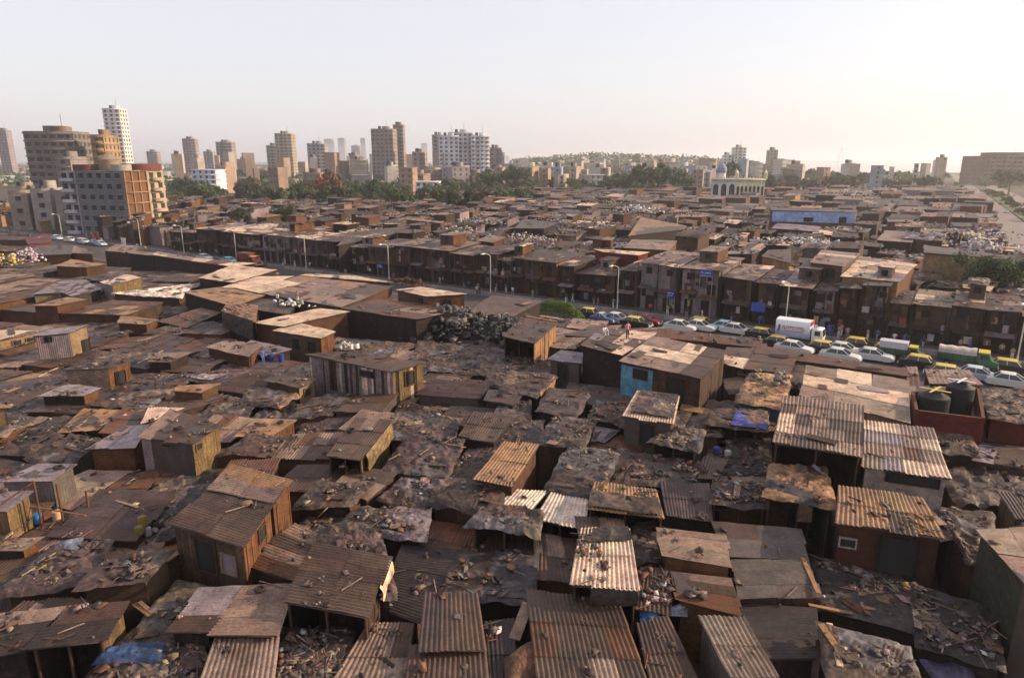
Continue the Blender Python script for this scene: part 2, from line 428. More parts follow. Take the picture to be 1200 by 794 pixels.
def wall_side(mb, A, B, z0, zA, zB, kind, col, alts=(), pal=.25, vary=.2):
    """A -> B seen left to right from outside"""
    A = np.array(A[:2]); B = np.array(B[:2]); Ln = np.linalg.norm(B - A)
    if Ln < .05: return
    d = (B - A) / Ln; n = np.array([d[1], -d[0]])
    pw = dict(plank=.28, tinwall=.85, brick=2.5, plaster=2.2, concrete=3).get(kind, 1)
    us = [0]
    while us[-1] < Ln - pw * .6: us.append(us[-1] + pw * random.uniform(.75, 1.3))
    us = [u for u in us if u < Ln - .12] + [Ln]
    thin = kind in ('plank', 'tinwall')
    for i in range(len(us) - 1):
        a, b = us[i], us[i + 1]
        za = zA + (zB - zA) * a / Ln; zb = zA + (zB - zA) * b / Ln
        cuts = [0, 1]
        if kind == 'tinwall' and random.random() < .5: cuts = [0, random.uniform(.3, .7), 1]
        for j in range(len(cuts) - 1):
            off = random.uniform(.0, .035) if thin else 0
            p0 = A + d * a + n * off; p1 = A + d * b + n * off
            w0a, w1a = z0 + (za - z0) * cuts[j], z0 + (za - z0) * cuts[j + 1]
            w0b, w1b = z0 + (zb - z0) * cuts[j], z0 + (zb - z0) * cuts[j + 1]
            c = jit(random.choice(alts), .15) if alts and random.random() < pal else jit(col, vary)
            mb.raw([[*p0, w0a], [*p1, w0b], [*p1, w1b], [*p0, w1a]], [[0, 1, 2, 3]], c, [[(a, w0a), (b, w0b), (b, w1b), (a, w1a)]])

def backing(mb, A, B, z0, zA, zB, col):
    A = np.array(A[:2]); B = np.array(B[:2]); Ln = np.linalg.norm(B - A)
    d = (B - A) / max(Ln, .01); n = np.array([d[1], -d[0]]) * -.03
    p0, p1 = A + n, B + n
    mb.raw([[*p0, z0], [*p1, z0], [*p1, zB], [*p0, zA]], [[0, 1, 2, 3]], col, [[(0, z0), (Ln, z0), (Ln, zB), (0, zA)]])

def opening(root, org, A, B, zt, f, dz, w, h, kind='window', fcol=(.13, .09, .06), pane=None, proud=.05):
    A = np.array(A[:2]); B = np.array(B[:2]); Ln = np.linalg.norm(B - A); d = (B - A) / Ln; n = np.array([d[1], -d[0]])
    c = A + d * f * Ln; z1 = zt - dz; z0 = z1 - h
    Mx = np.array([[d[0], -n[0], 0], [d[1], -n[1], 0], [0, 0, 1]])
    mb = MB(); t = .07; c3 = lambda x, z, y=0: np.array([*(c + d * x + n * y), z])
    for x, zc, sx, sz in ((-w / 2, (z0 + z1) / 2, t, h + t), (w / 2, (z0 + z1) / 2, t, h + t), (0, z1, w - t, t), (0, z0, w - t, t)):
        mb.box(c3(x, zc, proud), (sx, .12, sz), fcol, M=Mx)
    o = mb.build(kind, M['wood'], root, org=org)
    pb = MB(); pb.box(c3(0, (z0 + z1) / 2, proud - .01), (w - t, .04, h - t), pane if pane is not None else (.02, .018, .018), M=Mx)
    pb.build('pane' if kind == 'window' else 'door_panel', M['dark'], o, org=org)
    return o

SIDES = {'f': (3, 2), 'r': (2, 1), 'b': (1, 0), 'l': (0, 3)}

def drape(root, org, q, side, f0, f1, drop, col, mat='tarp', out=.12):
    i, j = SIDES[side]; A, B = q[i], q[j]
    d = (B - A); Ln = np.linalg.norm(d[:2]); n = np.array([d[1], -d[0], 0]) / Ln
    nu = max(6, int((f1 - f0) * Ln / .12)); nv = max(5, int(drop / .15)); sd = random.randrange(999)
    U, V = np.meshgrid(np.linspace(f0, f1, nu), np.linspace(0, 1, nv))
    edge = 1 - .25 * fbm(U * Ln * 1.3, U * 0, sd)
    P = A + U[..., None] * d + n * (.05 + out * np.clip(V * 3, 0, 1)[..., None] * (.5 + ridge(U * Ln * 1.6, V * .5, sd))[..., None])
    P[..., 2] += .07 - V * drop * edge
    mb = MB(); cols = np.stack([jit(col, .12) for _ in range((nu - 1) * (nv - 1))])
    mb.grid(P, cols)
    return mb.build('tarpaulin', M[mat], root, org=org, smooth=True)

def hut(q, roof='Cv', rcol='br', wall='brick', wcol='brick', name='shack', label=None, cat='shack', group=None, z0=0.0, alts=(), pal=.2,
        right=None, left=None, front=None, open_front=False, win=(), door=(), tarp=None, drapes=(), rub=0, over=.18, res=.2, pitch=.18, amp=.03,
        ref=None, parts=True, walts=(), wpal=.25, tans=.3, camp=.16, bright=.04, rl=2.2, sw=1.0, panels=()):
    q = np.array(q, float); cen = q.mean(0); org = np.array([cen[0], cen[1], z0])
    root = empty(name, org); tag(root, label, cat, group)
    # roof
    rb = MB(); slab(rb, q); k = roof[0]; mat = 'tin'
    if k == 'C': corrugated(rb, q, roof[1], pitch, amp, rcol, [C(a) for a in alts], pal, sw=sw, rl=rl)
    elif k == 'P': corrugated(rb, q, roof[1], 1, 0, rcol, [C(a) for a in alts], pal, sw=sw * .5, rl=max(3, rl), lift=.03); mat = 'wood'
    elif k == 'F': corrugated(rb, q, roof[1], 1, 0, rcol, [C(a) for a in alts], pal, sw=sw * 1.3, rl=rl * 1.2, lift=.025)
    elif k == 'R': crumple(rb, q, res, camp, rcol, tans=tans); mat = 'tarp'
    elif k == 'T': corrugated(rb, q, 'v', .25, .03, rcol, [C(a) for a in alts], pal, sw=.26, rl=.45, lift=.02)
    if parts and k != 'T': patches(rb, q, k)
    rb.build('roof', M[mat], root, org=org)
    # walls
    w = inset(q, over); zt = w[:, 2] - .1
    specs = {'f': front or (wall, wcol), 'r': right or (wall, wcol), 'b': (wall, wcol), 'l': left or (wall, wcol)}  # right coats often put low sun into the colour as orange
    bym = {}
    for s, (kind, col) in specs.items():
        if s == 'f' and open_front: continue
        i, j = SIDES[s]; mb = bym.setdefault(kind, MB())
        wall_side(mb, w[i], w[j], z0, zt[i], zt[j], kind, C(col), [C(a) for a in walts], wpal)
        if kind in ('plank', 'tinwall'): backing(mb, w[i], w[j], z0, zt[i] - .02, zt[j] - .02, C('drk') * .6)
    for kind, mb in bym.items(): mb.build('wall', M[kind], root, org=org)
    if open_front:
        for f in (0, .5, 1):
            p = w[3] * (1 - f) + w[2] * f; pb = MB()
            pb.box([p[0], p[1], (z0 + p[2] - .12) / 2], (.1, .1, p[2] - .12 - z0), jit('wood'))
            pb.build('post', M['wood'], root, org=org)
    for (s, f, dz, ww, hh, *fc) in win:
        i, j = SIDES[s]; opening(root, org, w[i], w[j], zt[i] * (1 - f) + zt[j] * f, f, dz, ww, hh, 'window', C(fc[0]) if fc else (.13, .09, .06), C(fc[1]) if len(fc) > 1 else None)
    for (s, f, dz, ww, hh, *fc) in door:
        i, j = SIDES[s]; opening(root, org, w[i], w[j], zt[i] * (1 - f) + zt[j] * f, f, dz, ww, hh, 'door', C(fc[0]) if fc else (.13, .09, .06), C(fc[1]) if len(fc) > 1 else None)
    for (s, f0, f1, d0, d1, pc) in panels:                # sheets nailed over the wall
        i, j = SIDES[s]; A, B = w[i][:2], w[j][:2]; d = B - A; n = np.array([d[1], -d[0]]) / np.linalg.norm(d); pb = MB(); m_ = 5
        for a in range(m_):
            for b in range(3):
                u0, u1 = f0 + (f1 - f0) * a / m_, f0 + (f1 - f0) * (a + 1) / m_; v0, v1 = d0 + (d1 - d0) * b / 3, d0 + (d1 - d0) * (b + 1) / 3
                z_ = lambda u: zt[i] * (1 - u) + zt[j] * u
                o_ = n * (.042 + random.uniform(0, .008)); p0, p1 = A + d * u0 + o_, A + d * u1 + o_
                pb.raw([[*p0, z_(u0) - v1], [*p1, z_(u1) - v1], [*p1, z_(u1) - v0], [*p0, z_(u0) - v0]], [[0, 1, 2, 3]], jit(pc, .1, .04), [[(u0 * 3, -v1), (u1 * 3, -v1), (u1 * 3, -v0), (u0 * 3, -v0)]])
        pb.build('wall_sheet', M['plaster'], root, org=org)
    if tarp:
        u0, u1, v0, v1, tc = tarp
        tb = MB(); crumple(tb, q, res, camp, tc, u0=u0, u1=u1, v0=v0, v1=v1, lift=.12 + amp, tans=.25, edge=.2)
        tb.build('tarpaulin', M['tarp'], root, org=org)
    for d in drapes: drape(root, org, q, *d)
    if rub: litter(q, rub, bright=bright, dz=.1 if k == 'R' else .07)
    PLACED.append((q[:, :2].copy(), float(q[:, 2].mean()), ref or label))
    A_ = np.c_[q[:, :2], np.ones(4)]; PLANES.append((q[:, :2].copy(), np.linalg.lstsq(A_, q[:, 2], rcond=None)[0]))
    return root

# ------------------------------------------------------------------ tiles used to read pixel positions off the photograph
TS = 3.97
TILE = dict(A=(0, 250), B=(300, 250), C=(600, 250), D=(900, 250), E=(0, 430), F=(300, 430), G=(600, 430), H=(900, 430),
            I=(0, 594), J=(300, 594), K=(600, 594), L=(900, 594))
def tp(t, x, y):
    if t == 'X': return x, y
    o = TILE[t]; return o[0] + x / TS, o[1] + y / TS

def quad_at(t, c, zf, zb, zs=None):
    z = zs or (zb, zb, zf, zf)
    return np.array([at(*tp(t, c[2 * i], c[2 * i + 1]), z[i]) for i in range(4)])
# ------------------------------------------------------------------ the roofs one can tell apart this side of the road
G1 = 'shacks packed together this side of the road'
def H(t, c, zf, zb, roof, rcol, wall, wcol, ref, tail, cat='shack', name=None, zs=None, **k):
    return hut(quad_at(t, c, zf, zb, zs), roof, rcol, wall, wcol, name or cat.replace(' ', '_'), ref + ' ' + tail, cat, G1, ref=ref, **k)

# nearest rows
H('K', (70,400,490,432,660,880,120,880), 3.0, 3.3, 'Cv', 'gb', 'brick', 'brick', 'wide ribbed rusty brown roof', 'beneath the sunlit raised roof with black drape', alts=('pk','ru','br'), pal=.4, rub=16, over=.25, pitch=.2, amp=.034)
H('K', (575,545,730,522,890,860,650,860), 2.6, 2.9, 'Cv', 'br', 'brick', 'brick', 'narrow ribbed dark roof', 'between the wide ribbed roof and the bright slanted strip', alts=('gb',), rub=10, pitch=.2, amp=.034)
H('K', (862,512,1075,516,1240,800,1020,800), 3.3, 3.3, 'Cv', 'pk', 'tinwall', 'tin', 'bright slanted ribbed strip', 'roof over a narrow lane of dark sheets', rub=3, pitch=.2, amp=.034)
H('K', (315,112,545,102,592,380,268,365), 4.2, 4.5, 'Cv', 'pl', 'plank', 'wood', 'sunlit raised roof with black drape', 'sagging over its dark front', tarp=(0,1,.0,.27,'dk'), drapes=(('f',.3,.98,.9,'dk'),), rub=46, open_front=True, alts=('pk',), pitch=.19, amp=.034)
H('K', (675,92,992,132,1026,278,710,225), 3.7, 3.9, 'Pu', 'pk', 'brick', 'org', 'broad plank roof with grey boards', 'above a second tilted plank roof', rub=10, alts=('gb','pk'), over=.15)
H('K', (740,295,1015,332,1072,508,772,430), 3.1, 3.3, 'Pu', 'pk', 'brick', 'org', 'tilted plank roof with brown lower boards', 'just above the bright slanted strip', rub=9, alts=('ru','br'), pal=.4)
H('K', (598,285,735,300,740,500,568,478), 2.8, 3.1, 'Cv', 'br', 'brick', 'drk', 'littered narrow roof with blue scraps', 'in the gap beside the sunlit raised roof', rub=60, bright=.25, alts=('dk','pl'))
H('X', (834,611,936,619,948,656,850,652), 3.0, 3.2, 'Fu', 'gr', 'plank', 'drk', 'green grey flat sheet roof', 'topmost of three dark stepped roofs', rub=8, alts=('br',))
H('X', (857,656,948,655,960,699,864,702), 2.9, 3.1, 'Cu', 'gr', 'plank', 'wood', 'grey ribbed middle roof', 'of three dark stepped roofs', rub=4, amp=.02)
H('X', (864,704,952,712,958,772,884,772), 2.3, 2.6, 'Cu', 'dk', 'plank', 'drk', 'lowest dark ribbed roof', 'of three dark stepped roofs', amp=.02, rub=5)
H('J', (270,166,626,232,520,515,128,440), 4.0, 4.3, 'Cu', 'gb', 'plank', 'wood', 'large tilted roof with crosswise ribs', 'strewn with stones over a dark open front', alts=('br','pk'), rub=26, open_front=True, pitch=.19, amp=.032, drapes=(('r',.45,.95,.8,'pl'),))
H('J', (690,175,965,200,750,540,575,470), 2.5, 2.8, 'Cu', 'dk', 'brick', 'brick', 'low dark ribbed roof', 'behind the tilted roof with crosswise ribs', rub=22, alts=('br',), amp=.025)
H('J', (785,408,1030,410,1072,665,752,665), 3.3, 3.5, 'Cv', 'gb', 'brick', 'brick', 'upper ribbed brown strip', 'of a two step roof near the bottom edge', alts=('br','pu'), rub=5, pitch=.2, amp=.034)
H('J', (712,635,1070,650,1085,880,690,880), 2.9, 3.1, 'Cv', 'gb', 'brick', 'brick', 'lower ribbed brown strip', 'of a two step roof near the bottom edge', alts=('br','pu'), rub=8, pitch=.2, amp=.034)
H('J', (520,545,735,545,690,880,310,880), 2.6, 2.8, 'Cv', 'pk', 'brick', 'brick', 'ribbed roof with a loose dark timber', 'left of the two step roof', alts=('br','gb'), rub=24, pitch=.2, amp=.034)
H('J', (950,215,1300,190,1270,425,865,400), 2.7, 2.9, 'R', 'mud', 'brick', 'drk', 'muddy cracked tarp roof', 'above the wide ribbed rusty roof', rub=50, res=.12, camp=.14)
H('J', (120,575,440,570,385,860,90,860), 2.5, 2.6, 'R', 'dk', 'brick', 'brick', 'roof buried in broken bricks', 'below the tilted roof with crosswise ribs', rub=330, res=.14, bright=.02)
H('J', (1065,540,1200,520,1215,880,1088,880), 2.6, 2.7, 'Cv', 'dk', 'brick', 'drk', 'thin dark ribbed roof', 'between the two step roof and the wide ribbed roof', rub=12, amp=.03)
H('X', (237,688,286,686,246,741,195,740), 3.3, 3.4, 'Cu', 'pk', 'plank', 'drk', 'pinkish ribbed roof with a lilac patch', 'left half of a joined pair', alts=('li','br'), pal=.45, rub=4, amp=.028)
H('X', (287,686,343,684,322,745,242,744), 3.35, 3.45, 'Cu', 'pk', 'plank', 'drk', 'plain pinkish ribbed roof', 'right half of a joined pair', alts=('gb',), rub=3, amp=.028)
H('X', (252,746,328,744,318,815,228,815), 2.9, 3.1, 'Cv', 'pk', 'brick', 'brick', 'ribbed roof at the foot of the pinkish pair', 'with strong lengthwise ribs', rub=4, pitch=.2, amp=.036, alts=('br',))
H('I', (310,465,592,440,485,622,120,662), 3.4, 3.6, 'Cu', 'br', 'plank', 'wood', 'brown ribbed roof with a yellow gable', 'above a dark open room', right=('plank','yel'), alts=('pk','dk'), pal=.4, rub=12, open_front=True, amp=.026)
H('I', (-60,500,305,465,118,664,-140,720), 3.3, 3.5, 'Cu', 'dk', 'brick', 'drk', 'dark patched ribbed roof', 'joined to the brown roof with yellow gable', alts=('br','pk'), rub=22, amp=.024)
H('I', (500,655,930,640,960,830,400,830), 2.35, 2.55, 'R', 'dk', 'brick', 'drk', 'low rubble roof with a blue sheet', 'beside the brown roof with yellow gable', rub=120, res=.12, bright=.03)
H('I', (480,250,802,205,682,335,362,380), 3.7, 3.9, 'R', 'pu', 'brick', 'wood', 'grey crusted roof with pale side wall', 'below the brown ribbed slope', right=('plaster','gb'), rub=50, res=.14, camp=.07, bright=.02)
H('I', (235,190,498,165,365,352,0,400), 3.2, 3.5, 'R', 'pu', 'brick', 'wood', 'flat dark roof heaped with cloth bundles', 'beside the grey crusted roof', rub=60, res=.14, camp=.1, bright=.12)
H('I', (20,150,203,138,105,200,-70,202), 3.7, 3.8, 'Fu', 'pk', 'plaster', 'drk', 'small square hut with a sun-tinted side', 'carrying loose boards at the frame edge', right=('plank','org'), rub=20, cat='hut')
H('X', (118,574,206,576,160,634,57,629), 3.0, 3.2, 'Cu', 'pu', 'brick', 'wood', 'purple brown ribbed slope', 'behind the grey crusted roof', alts=('br','pk'), rub=16, amp=.024)
H('X', (182,606,208,582,200,606,178,630), 2.6, 2.7, 'R', 'dk', 'brick', 'drk', 'slumped dark tarp roof', 'with yellow and black sacks', rub=40, bright=.2, res=.14)
# the house whose sunlit right side is painted as orange boards
H('X', (271,544,342,563,321,590,242,574), 5.3, 5.5, 'Cu', 'pk', 'plaster', 'gb', 'upper hut with bright ribbed roof', 'joined behind the sun-tinted house', right=('plank','org'), alts=('orr','br'), pal=.4, rub=6, cat='hut', amp=.03)
H('X', (249,571,320,592,286,641,198,614), 5.0, 5.2, 'Cu', 'gb', 'plank', 'gb', 'sun-tinted house with part tiled roof', 'and a dark open front', right=('plank','org'), cat='hut', rub=8, amp=.024, alts=('br',),
  win=(('r',.62,.25,.8,.7,'wood'),), door=(('f',.45,.3,1.3,1.7,'wood'),('f',.78,.7,.9,1.0,'pk','li')))
H('E', (795,192,1030,272,895,358,640,325), 5.2, 5.4, 'Fv', 'br', 'tinwall', 'gr', 'tall tin hut with junk on top', 'standing clear above its neighbours', right=('plank','yel'), cat='hut', rub=26, alts=('pk',), win=(('f',.5,.15,.75,.3),('r',.2,.15,.5,.45)), walts=('li',))
H('E', (585,272,690,270,632,372,398,380), 4.2, 4.4, 'Fv', 'li', 'brick', 'org', 'brick hut under lilac sheets', 'leaning on the tall tin hut', cat='hut', rub=4, alts=('wh',))
H('E', (690,192,865,190,770,230,650,270), 4.0, 4.1, 'Cv', 'pl', 'plank', 'wood', 'pale sheet roof', 'tucked behind the tall tin hut', rub=4, amp=.015)
H('E', (310,78,470,98,392,132,178,136), 4.2, 4.3, 'Fv', 'li', 'brick', 'drk', 'dark walled hut with half lilac roof', 'and a sun-tinted end wall', right=('plank','org'), cat='hut', rub=16, alts=('dk',), pal=.4)
H('E', (830,85,1032,76,938,120,798,108), 4.3, 4.4, 'Fu', 'orr', 'brick', 'org', 'small roof of sun-tinted sheets', 'beside a field of black tarps', rub=6)  # the sun's orange is put into the sheet colour
H('E', (560,122,792,108,690,190,400,176), 3.6, 3.8, 'R', 'gb', 'brick', 'org', 'brown roof with tan sheets', 'below the pair of lilac roofed huts', right=('plank','org'), rub=24, camp=.08)
H('E', (390,190,602,205,462,290,272,300), 3.2, 3.5, 'Fv', 'orr', 'brick', 'drk', 'patched tan roof', 'with a long bright board across it', rub=30, alts=('br','pu','pl'), pal=.5)
H('E', (165,455,357,450,245,526,-20,532), 4.6, 4.8, 'Fv', 'li', 'tinwall', 'lil', 'grey white tin hut', 'behind a scaffold of orange poles', right=('tinwall','tin'), cat='hut', rub=8)
H('E', (-20,578,156,576,30,672,-120,662), 4.5, 4.6, 'Fu', 'li', 'plank', 'yel', 'yellow boarded hut', 'cut by the frame edge beside the orange poles', cat='hut', rub=5)
H('E', (-120,175,-20,165,45,190,-60,200), 4.8, 4.9, 'Fu', 'orr', 'plaster', 'cream', 'cream end wall hut', 'glowing in the sun at the frame edge', right=('plank','yel'), cat='hut')
H('E', (870,35,1160,14,1022,76,828,50), 3.6, 3.7, 'R', 'pu', 'brick', 'drk', 'flat roof with a pale lilac sheet', 'behind the sun-tinted sheets', rub=24, tarp=(.3,.8,.35,.95,'li'), camp=.06)
# middle of the field
H('F', (460,240,632,255,492,432,328,415), 4.6, 4.8, 'Cv', 'gb', 'plank', 'drk', 'hut with person in its doorway', 'under a clean ribbed roof', cat='hut', open_front=True, right=('plank','yel'), drapes=(('r',.1,.95,1.2,'yel'),), alts=('br','pk'), rub=4)
H('B', (395,645,792,690,632,738,230,658), 5.6, 5.8, 'Fu', 'gb', 'plank', 'lil', 'big plank walled workshop', 'under a flat brown roof with pale edge', cat='workshop', right=('plank','yel'), walts=('wood','drk','pl'), wpal=.4, rub=8,
  win=(('f',.72,.3,1.6,.5,'wood'),), door=(('r',.55,.3,.9,1.2,'org'),))
H('F', (110,15,282,60,200,96,40,58), 4.2, 4.3, 'Fv', 'gb', 'plaster', 'gb', 'small hut with a sunlit end', 'beside the big plank walled workshop', cat='hut', right=('plaster','cream'), rub=18, win=(('r',.5,.3,.7,.7),))
H('F', (-30,92,192,130,112,186,-70,165), 3.4, 3.6, 'R', 'gb', 'brick', 'drk', 'brown tarp roof', 'below the small hut with sunlit end', rub=20, camp=.1)
H('F', (0,238,192,246,75,322,-100,320), 3.6, 3.7, 'Fv', 'orr', 'plank', 'wood', 'board roof with rags on it', 'near the tall tin hut', right=('plank','org'), rub=20, bright=.2)
H('F', (1015,208,1192,236,1112,352,938,326), 4.0, 4.2, 'Cv', 'gb', 'plank', 'drk', 'clean brown ribbed roof', 'just behind the small sunlit ribbed roof', rub=14)
H('X', (591,518,632,522,602,570,555,561), 4.2, 4.4, 'Cv', 'orr', 'brick', 'brick', 'small sunlit ribbed roof', 'dotted with clods', rub=20, pitch=.2, amp=.034)
H('X', (601,574,641,577,618,606,578,598), 3.3, 3.5, 'Cv', 'wh', 'brick', 'drk', 'white-lit ribbed roof', 'half hidden by a bulging mud roof', rub=2, pitch=.2, amp=.034)  # sunlight on the ribs painted in as a white sheet colour
H('X', (577,588,634,600,630,626,550,613), 4.1, 4.3, 'R', 'gb', 'plank', 'drk', 'bulging mud roof', 'over a black gap beside the white-lit ribbed roof', rub=20, res=.12, camp=.16, tans=.6, open_front=True)
H('X', (572,456,615,461,602,475,567,469), 3.8, 3.9, 'Cv', 'pu', 'plank', 'drk', 'little purple ribbed roof', 'behind the clean brown ribbed roof', rub=6, amp=.02)
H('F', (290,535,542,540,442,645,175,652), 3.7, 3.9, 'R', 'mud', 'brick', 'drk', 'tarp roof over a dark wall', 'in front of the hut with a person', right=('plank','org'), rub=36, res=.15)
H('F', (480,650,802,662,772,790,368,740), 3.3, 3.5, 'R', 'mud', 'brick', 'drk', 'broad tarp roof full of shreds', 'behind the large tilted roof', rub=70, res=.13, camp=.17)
H('G', (180,580,356,590,341,752,104,712), 3.4, 3.6, 'Cv', 'wh', 'brick', 'drk', 'brightest white ribbed roof', 'below the roof with a sun-tinted edge', rub=0, pitch=.21, amp=.036, open_front=True)
H('G', (270,370,487,395,402,602,168,572), 3.7, 3.9, 'R', 'mud', 'plank', 'drk', 'tarp roof with a sun-tinted edge', 'behind the brightest white ribbed roof', right=('plank','org'), rub=50, res=.13, camp=.13, tans=.4)
H('G', (385,532,666,570,712,702,348,655), 4.1, 4.3, 'Cv', 'orr', 'brick', 'drk', 'ribbed roof with a muddy skirt', 'above a black hollow', tarp=(0,.97,.42,1.02,'gb'), rub=26, open_front=True, pitch=.2, amp=.034)
H('G', (500,385,862,440,862,545,452,538), 3.1, 3.4, 'R', 'mud', 'brick', 'drk', 'wide roof of black rags', 'in front of the hut with a pleated tarp', rub=90, res=.14, camp=.14)
H('G', (688,532,916,548,932,715,718,692), 2.9, 3.1, 'Cv', 'pu', 'brick', 'drk', 'low purple ribbed roof', 'below the wide roof of black rags', rub=12, amp=.026)
H('G', (580,110,782,142,750,265,512,230), 5.0, 5.3, 'Cv', 'pl', 'plaster', 'gr', 'hut with a pleated tarp on top', 'standing in front of the blue painted house', cat='hut', tarp=(.1,.95,.0,.85,'pu'), right=('plank','org'), rub=10, door=(('f',.5,.25,1.0,1.5,'wood'),))
H('G', (200,230,392,250,332,377,108,360), 3.9, 4.1, 'R', 'mud', 'plank', 'wood', 'rag covered roof with sagging ropes', 'left of the hut with pleated tarp', right=('plank','org'), rub=44, res=.14, camp=.13, tans=.45)
H('G', (392,275,500,292,432,350,370,340), 3.0, 3.1, 'Pv', 'li', 'brick', 'drk', 'tiny lilac board roof', 'deep in a dark gap', rub=0, alts=('pk',))
H('G', (180,100,362,116,292,226,118,202), 3.8, 4.0, 'R', 'pu', 'brick', 'drk', 'framed tarp roof', 'with raised board edges', rub=22, camp=.07)
H('G', (400,155,542,150,522,262,365,238), 3.6, 3.8, 'R', 'mud', 'brick', 'drk', 'rubble strewn small roof', 'touching the hut with pleated tarp', rub=50, camp=.12)
H('G', (0,18,202,35,118,132,-60,110), 4.0, 4.2, 'R', 'pu', 'brick', 'drk', 'ragged roof with sunlit tarp end', 'before the tall dark house', right=('plank','org'), rub=40, camp=.12, drapes=(('r',.1,.9,1.3,'orr'),))
H('G', (760,280,902,292,862,400,638,346), 4.2, 4.4, 'R', 'gb', 'brick', 'drk', 'mound of torn tarps and wood', 'beside the blue tarp roof', rub=70, camp=.22, tans=.6, open_front=True)
H('G', (930,195,1192,206,1182,300,903,266), 4.0, 4.3, 'R', 'gb', 'plank', 'drk', 'roof with a bright blue tarp', 'over a dark stall', tarp=(.4,1.0,.1,1.0,(.06,.07,.30)), rub=50, bright=.3, open_front=True, camp=.1)
H('G', (885,420,1002,430,962,516,868,510), 3.3, 3.5, 'Cv', 'gb', 'brick', 'drk', 'little ribbed roof with a plank', 'beside heaps of coloured trash', rub=10)
H('G', (940,530,1192,540,1182,652,928,632), 3.4, 3.6, 'R', 'dk', 'brick', 'drk', 'black roof scattered with bottles', 'right of the low purple ribbed roof', rub=90, bright=.16, camp=.1, open_front=True)
H('G', (1000,345,1192,330,1200,510,985,512), 2.6, 2.8, 'R', 'dk', 'brick', 'drk', 'low roof heaped with coloured trash', 'below the bright blue tarp', rub=160, bright=.25, camp=.2)
H('X', (880,437,926,440,919,479,864,470), 4.6, 4.7, 'R', 'orr', 'plank', 'blue', 'blue walled hut with two sacks on top', 'below the long roadside sheds', cat='hut', rub=16, camp=.08)
H('G', (792,172,928,195,922,222,782,196), 3.5, 3.6, 'Fu', 'orr', 'brick', 'drk', 'narrow glowing board roof', 'at the corner of the hut with pleated tarp')
# the blue painted house and the roof terrace
H('C', (655,573,1000,640,885,768,498,686), 6.0, 6.2, 'Fv', 'pk', 'plank', 'wood', 'blue painted house with a quilt of sheets', 'and brown plank side wall', cat='house', name='plank_house', right=('plank','wood'), alts=('pl','br','gb'), pal=.5, rub=4, sw=1.4, rl=2.6,
  front=('plank','wood'), door=(('f',.72,.3,1.6,2.4,'wood'),), win=(('f',.26,.3,1.3,.8,'wood'),), panels=(('f',.0,.42,.2,3.6,(.085,.21,.30)),))
H('C', (420,530,672,560,516,660,322,614), 6.0, 6.1, 'Fv', 'gb', 'plaster', 'drk', 'dark house with a roof terrace', 'behind the framed tarp roof', cat='house', name='terrace_house', right=('plank','yel'), alts=('li','pl'), pal=.4, rub=30, bright=.2)
H('C', (228,635,332,652,320,700,165,677), 4.6, 4.7, 'Fv', 'li', 'plaster', 'gr', 'pale lean to roof', 'at the foot of the terrace house', rub=0, door=(('f',.45,.2,1.0,1.5,'wood'),))
H('C', (680,535,1165,582,1155,622,675,577), 4.4, 4.6, 'Fu', 'ru', 'brick', 'brick', 'long rust roof with straw', 'hiding the wheels of the queueing cars', rub=40, alts=('orr','br'), sw=1.8, rl=3.5)
H('C', (1000,622,1132,628,1092,726,965,694), 4.2, 4.4, 'Fv', 'gb', 'brick', 'drk', 'brown sheet roof behind the quilt roof', 'of the blue painted house', rub=10, alts=('pl',))
H('C', (1142,618,1340,640,1290,748,1080,722), 4.3, 4.5, 'Fv', 'br', 'plank', 'drk', 'larger brown sheet roof', 'with clean straight seams', rub=6, alts=('ru',))
H('C', (60,470,212,510,105,605,-40,572), 5.4, 5.6, 'Fu', 'gb', 'plank', 'wood', 'ramshackle timber deck', 'lit gold along its ragged side', cat='shed', right=('plank','orr'), rub=50, bright=.15, walts=('drk','orr'), wpal=.5, open_front=True)
# right hand side
H('X', (886,405,1062,432,1066,441,877,415), 4.2, 4.3, 'Fu', 'ru', 'brick', 'brick', 'rust red ridge roof along the road', 'with a slumped middle', rub=26, sw=1.2, rl=4)
H('X', (877,416,1064,441,1045,462,864,439), 3.7, 4.0, 'Fv', 'br', 'brick', 'drk', 'long grey brown shed roof', 'just below the rust red ridge', rub=8, alts=('gb',), sw=1.5, rl=3)
H('H', (178,-8,650,62,662,262,150,132), 5.0, 5.2, 'Fv', 'pk', 'plank', 'pk', 'large pinkish panel roof', 'beside the red terrace with black tanks', alts=('pl','pk'), pal=.45, rub=6, sw=1.9, rl=2.4, cat='workshop')
H('H', (70,140,442,186,437,416,25,352), 5.8, 6.0, 'Cv', 'pk', 'brick', 'brick', 'high ribbed roof with a junk patch', 'overlapping the large pinkish panel roof', alts=('pl','gb','br'), pal=.4, rub=26, cat='workshop', pitch=.22, amp=.04, open_front=True, rl=1.8)
H('H', (445,250,766,296,850,522,438,462), 5.3, 5.6, 'Cv', 'pk', 'plaster', 'wht', 'white walled workshop with striped ribs', 'joined to the high ribbed roof', alts=('pl','ru','li'), pal=.5, rub=6, cat='workshop', pitch=.22, amp=.038, win=(('f',.6,.1,2.6,.5,'drk'),), rl=1.7)
H('H', (1012,130,1260,80,1260,260,1032,236), 5.4, 5.5, 'R', 'gb', 'plaster', 'red', 'red walled house with rubble roof', 'next to the black water tanks', cat='house', rub=40, camp=.1, name='brick_house', win=(('f',.15,1.6,1.0,.6,'drk'),('f',.55,1.6,1.0,.6,'drk'),('f',.85,1.6,1.0,.6,'drk')))
H('H', (980,360,1260,392,1260,482,950,432), 3.7, 3.9, 'Fv', 'li', 'brick', 'brick', 'hut with a lit tube lamp', 'below the red walled house', cat='hut', rub=14, alts=('pk','br'), win=(('f',.3,.25,.9,.5,'drk'),))
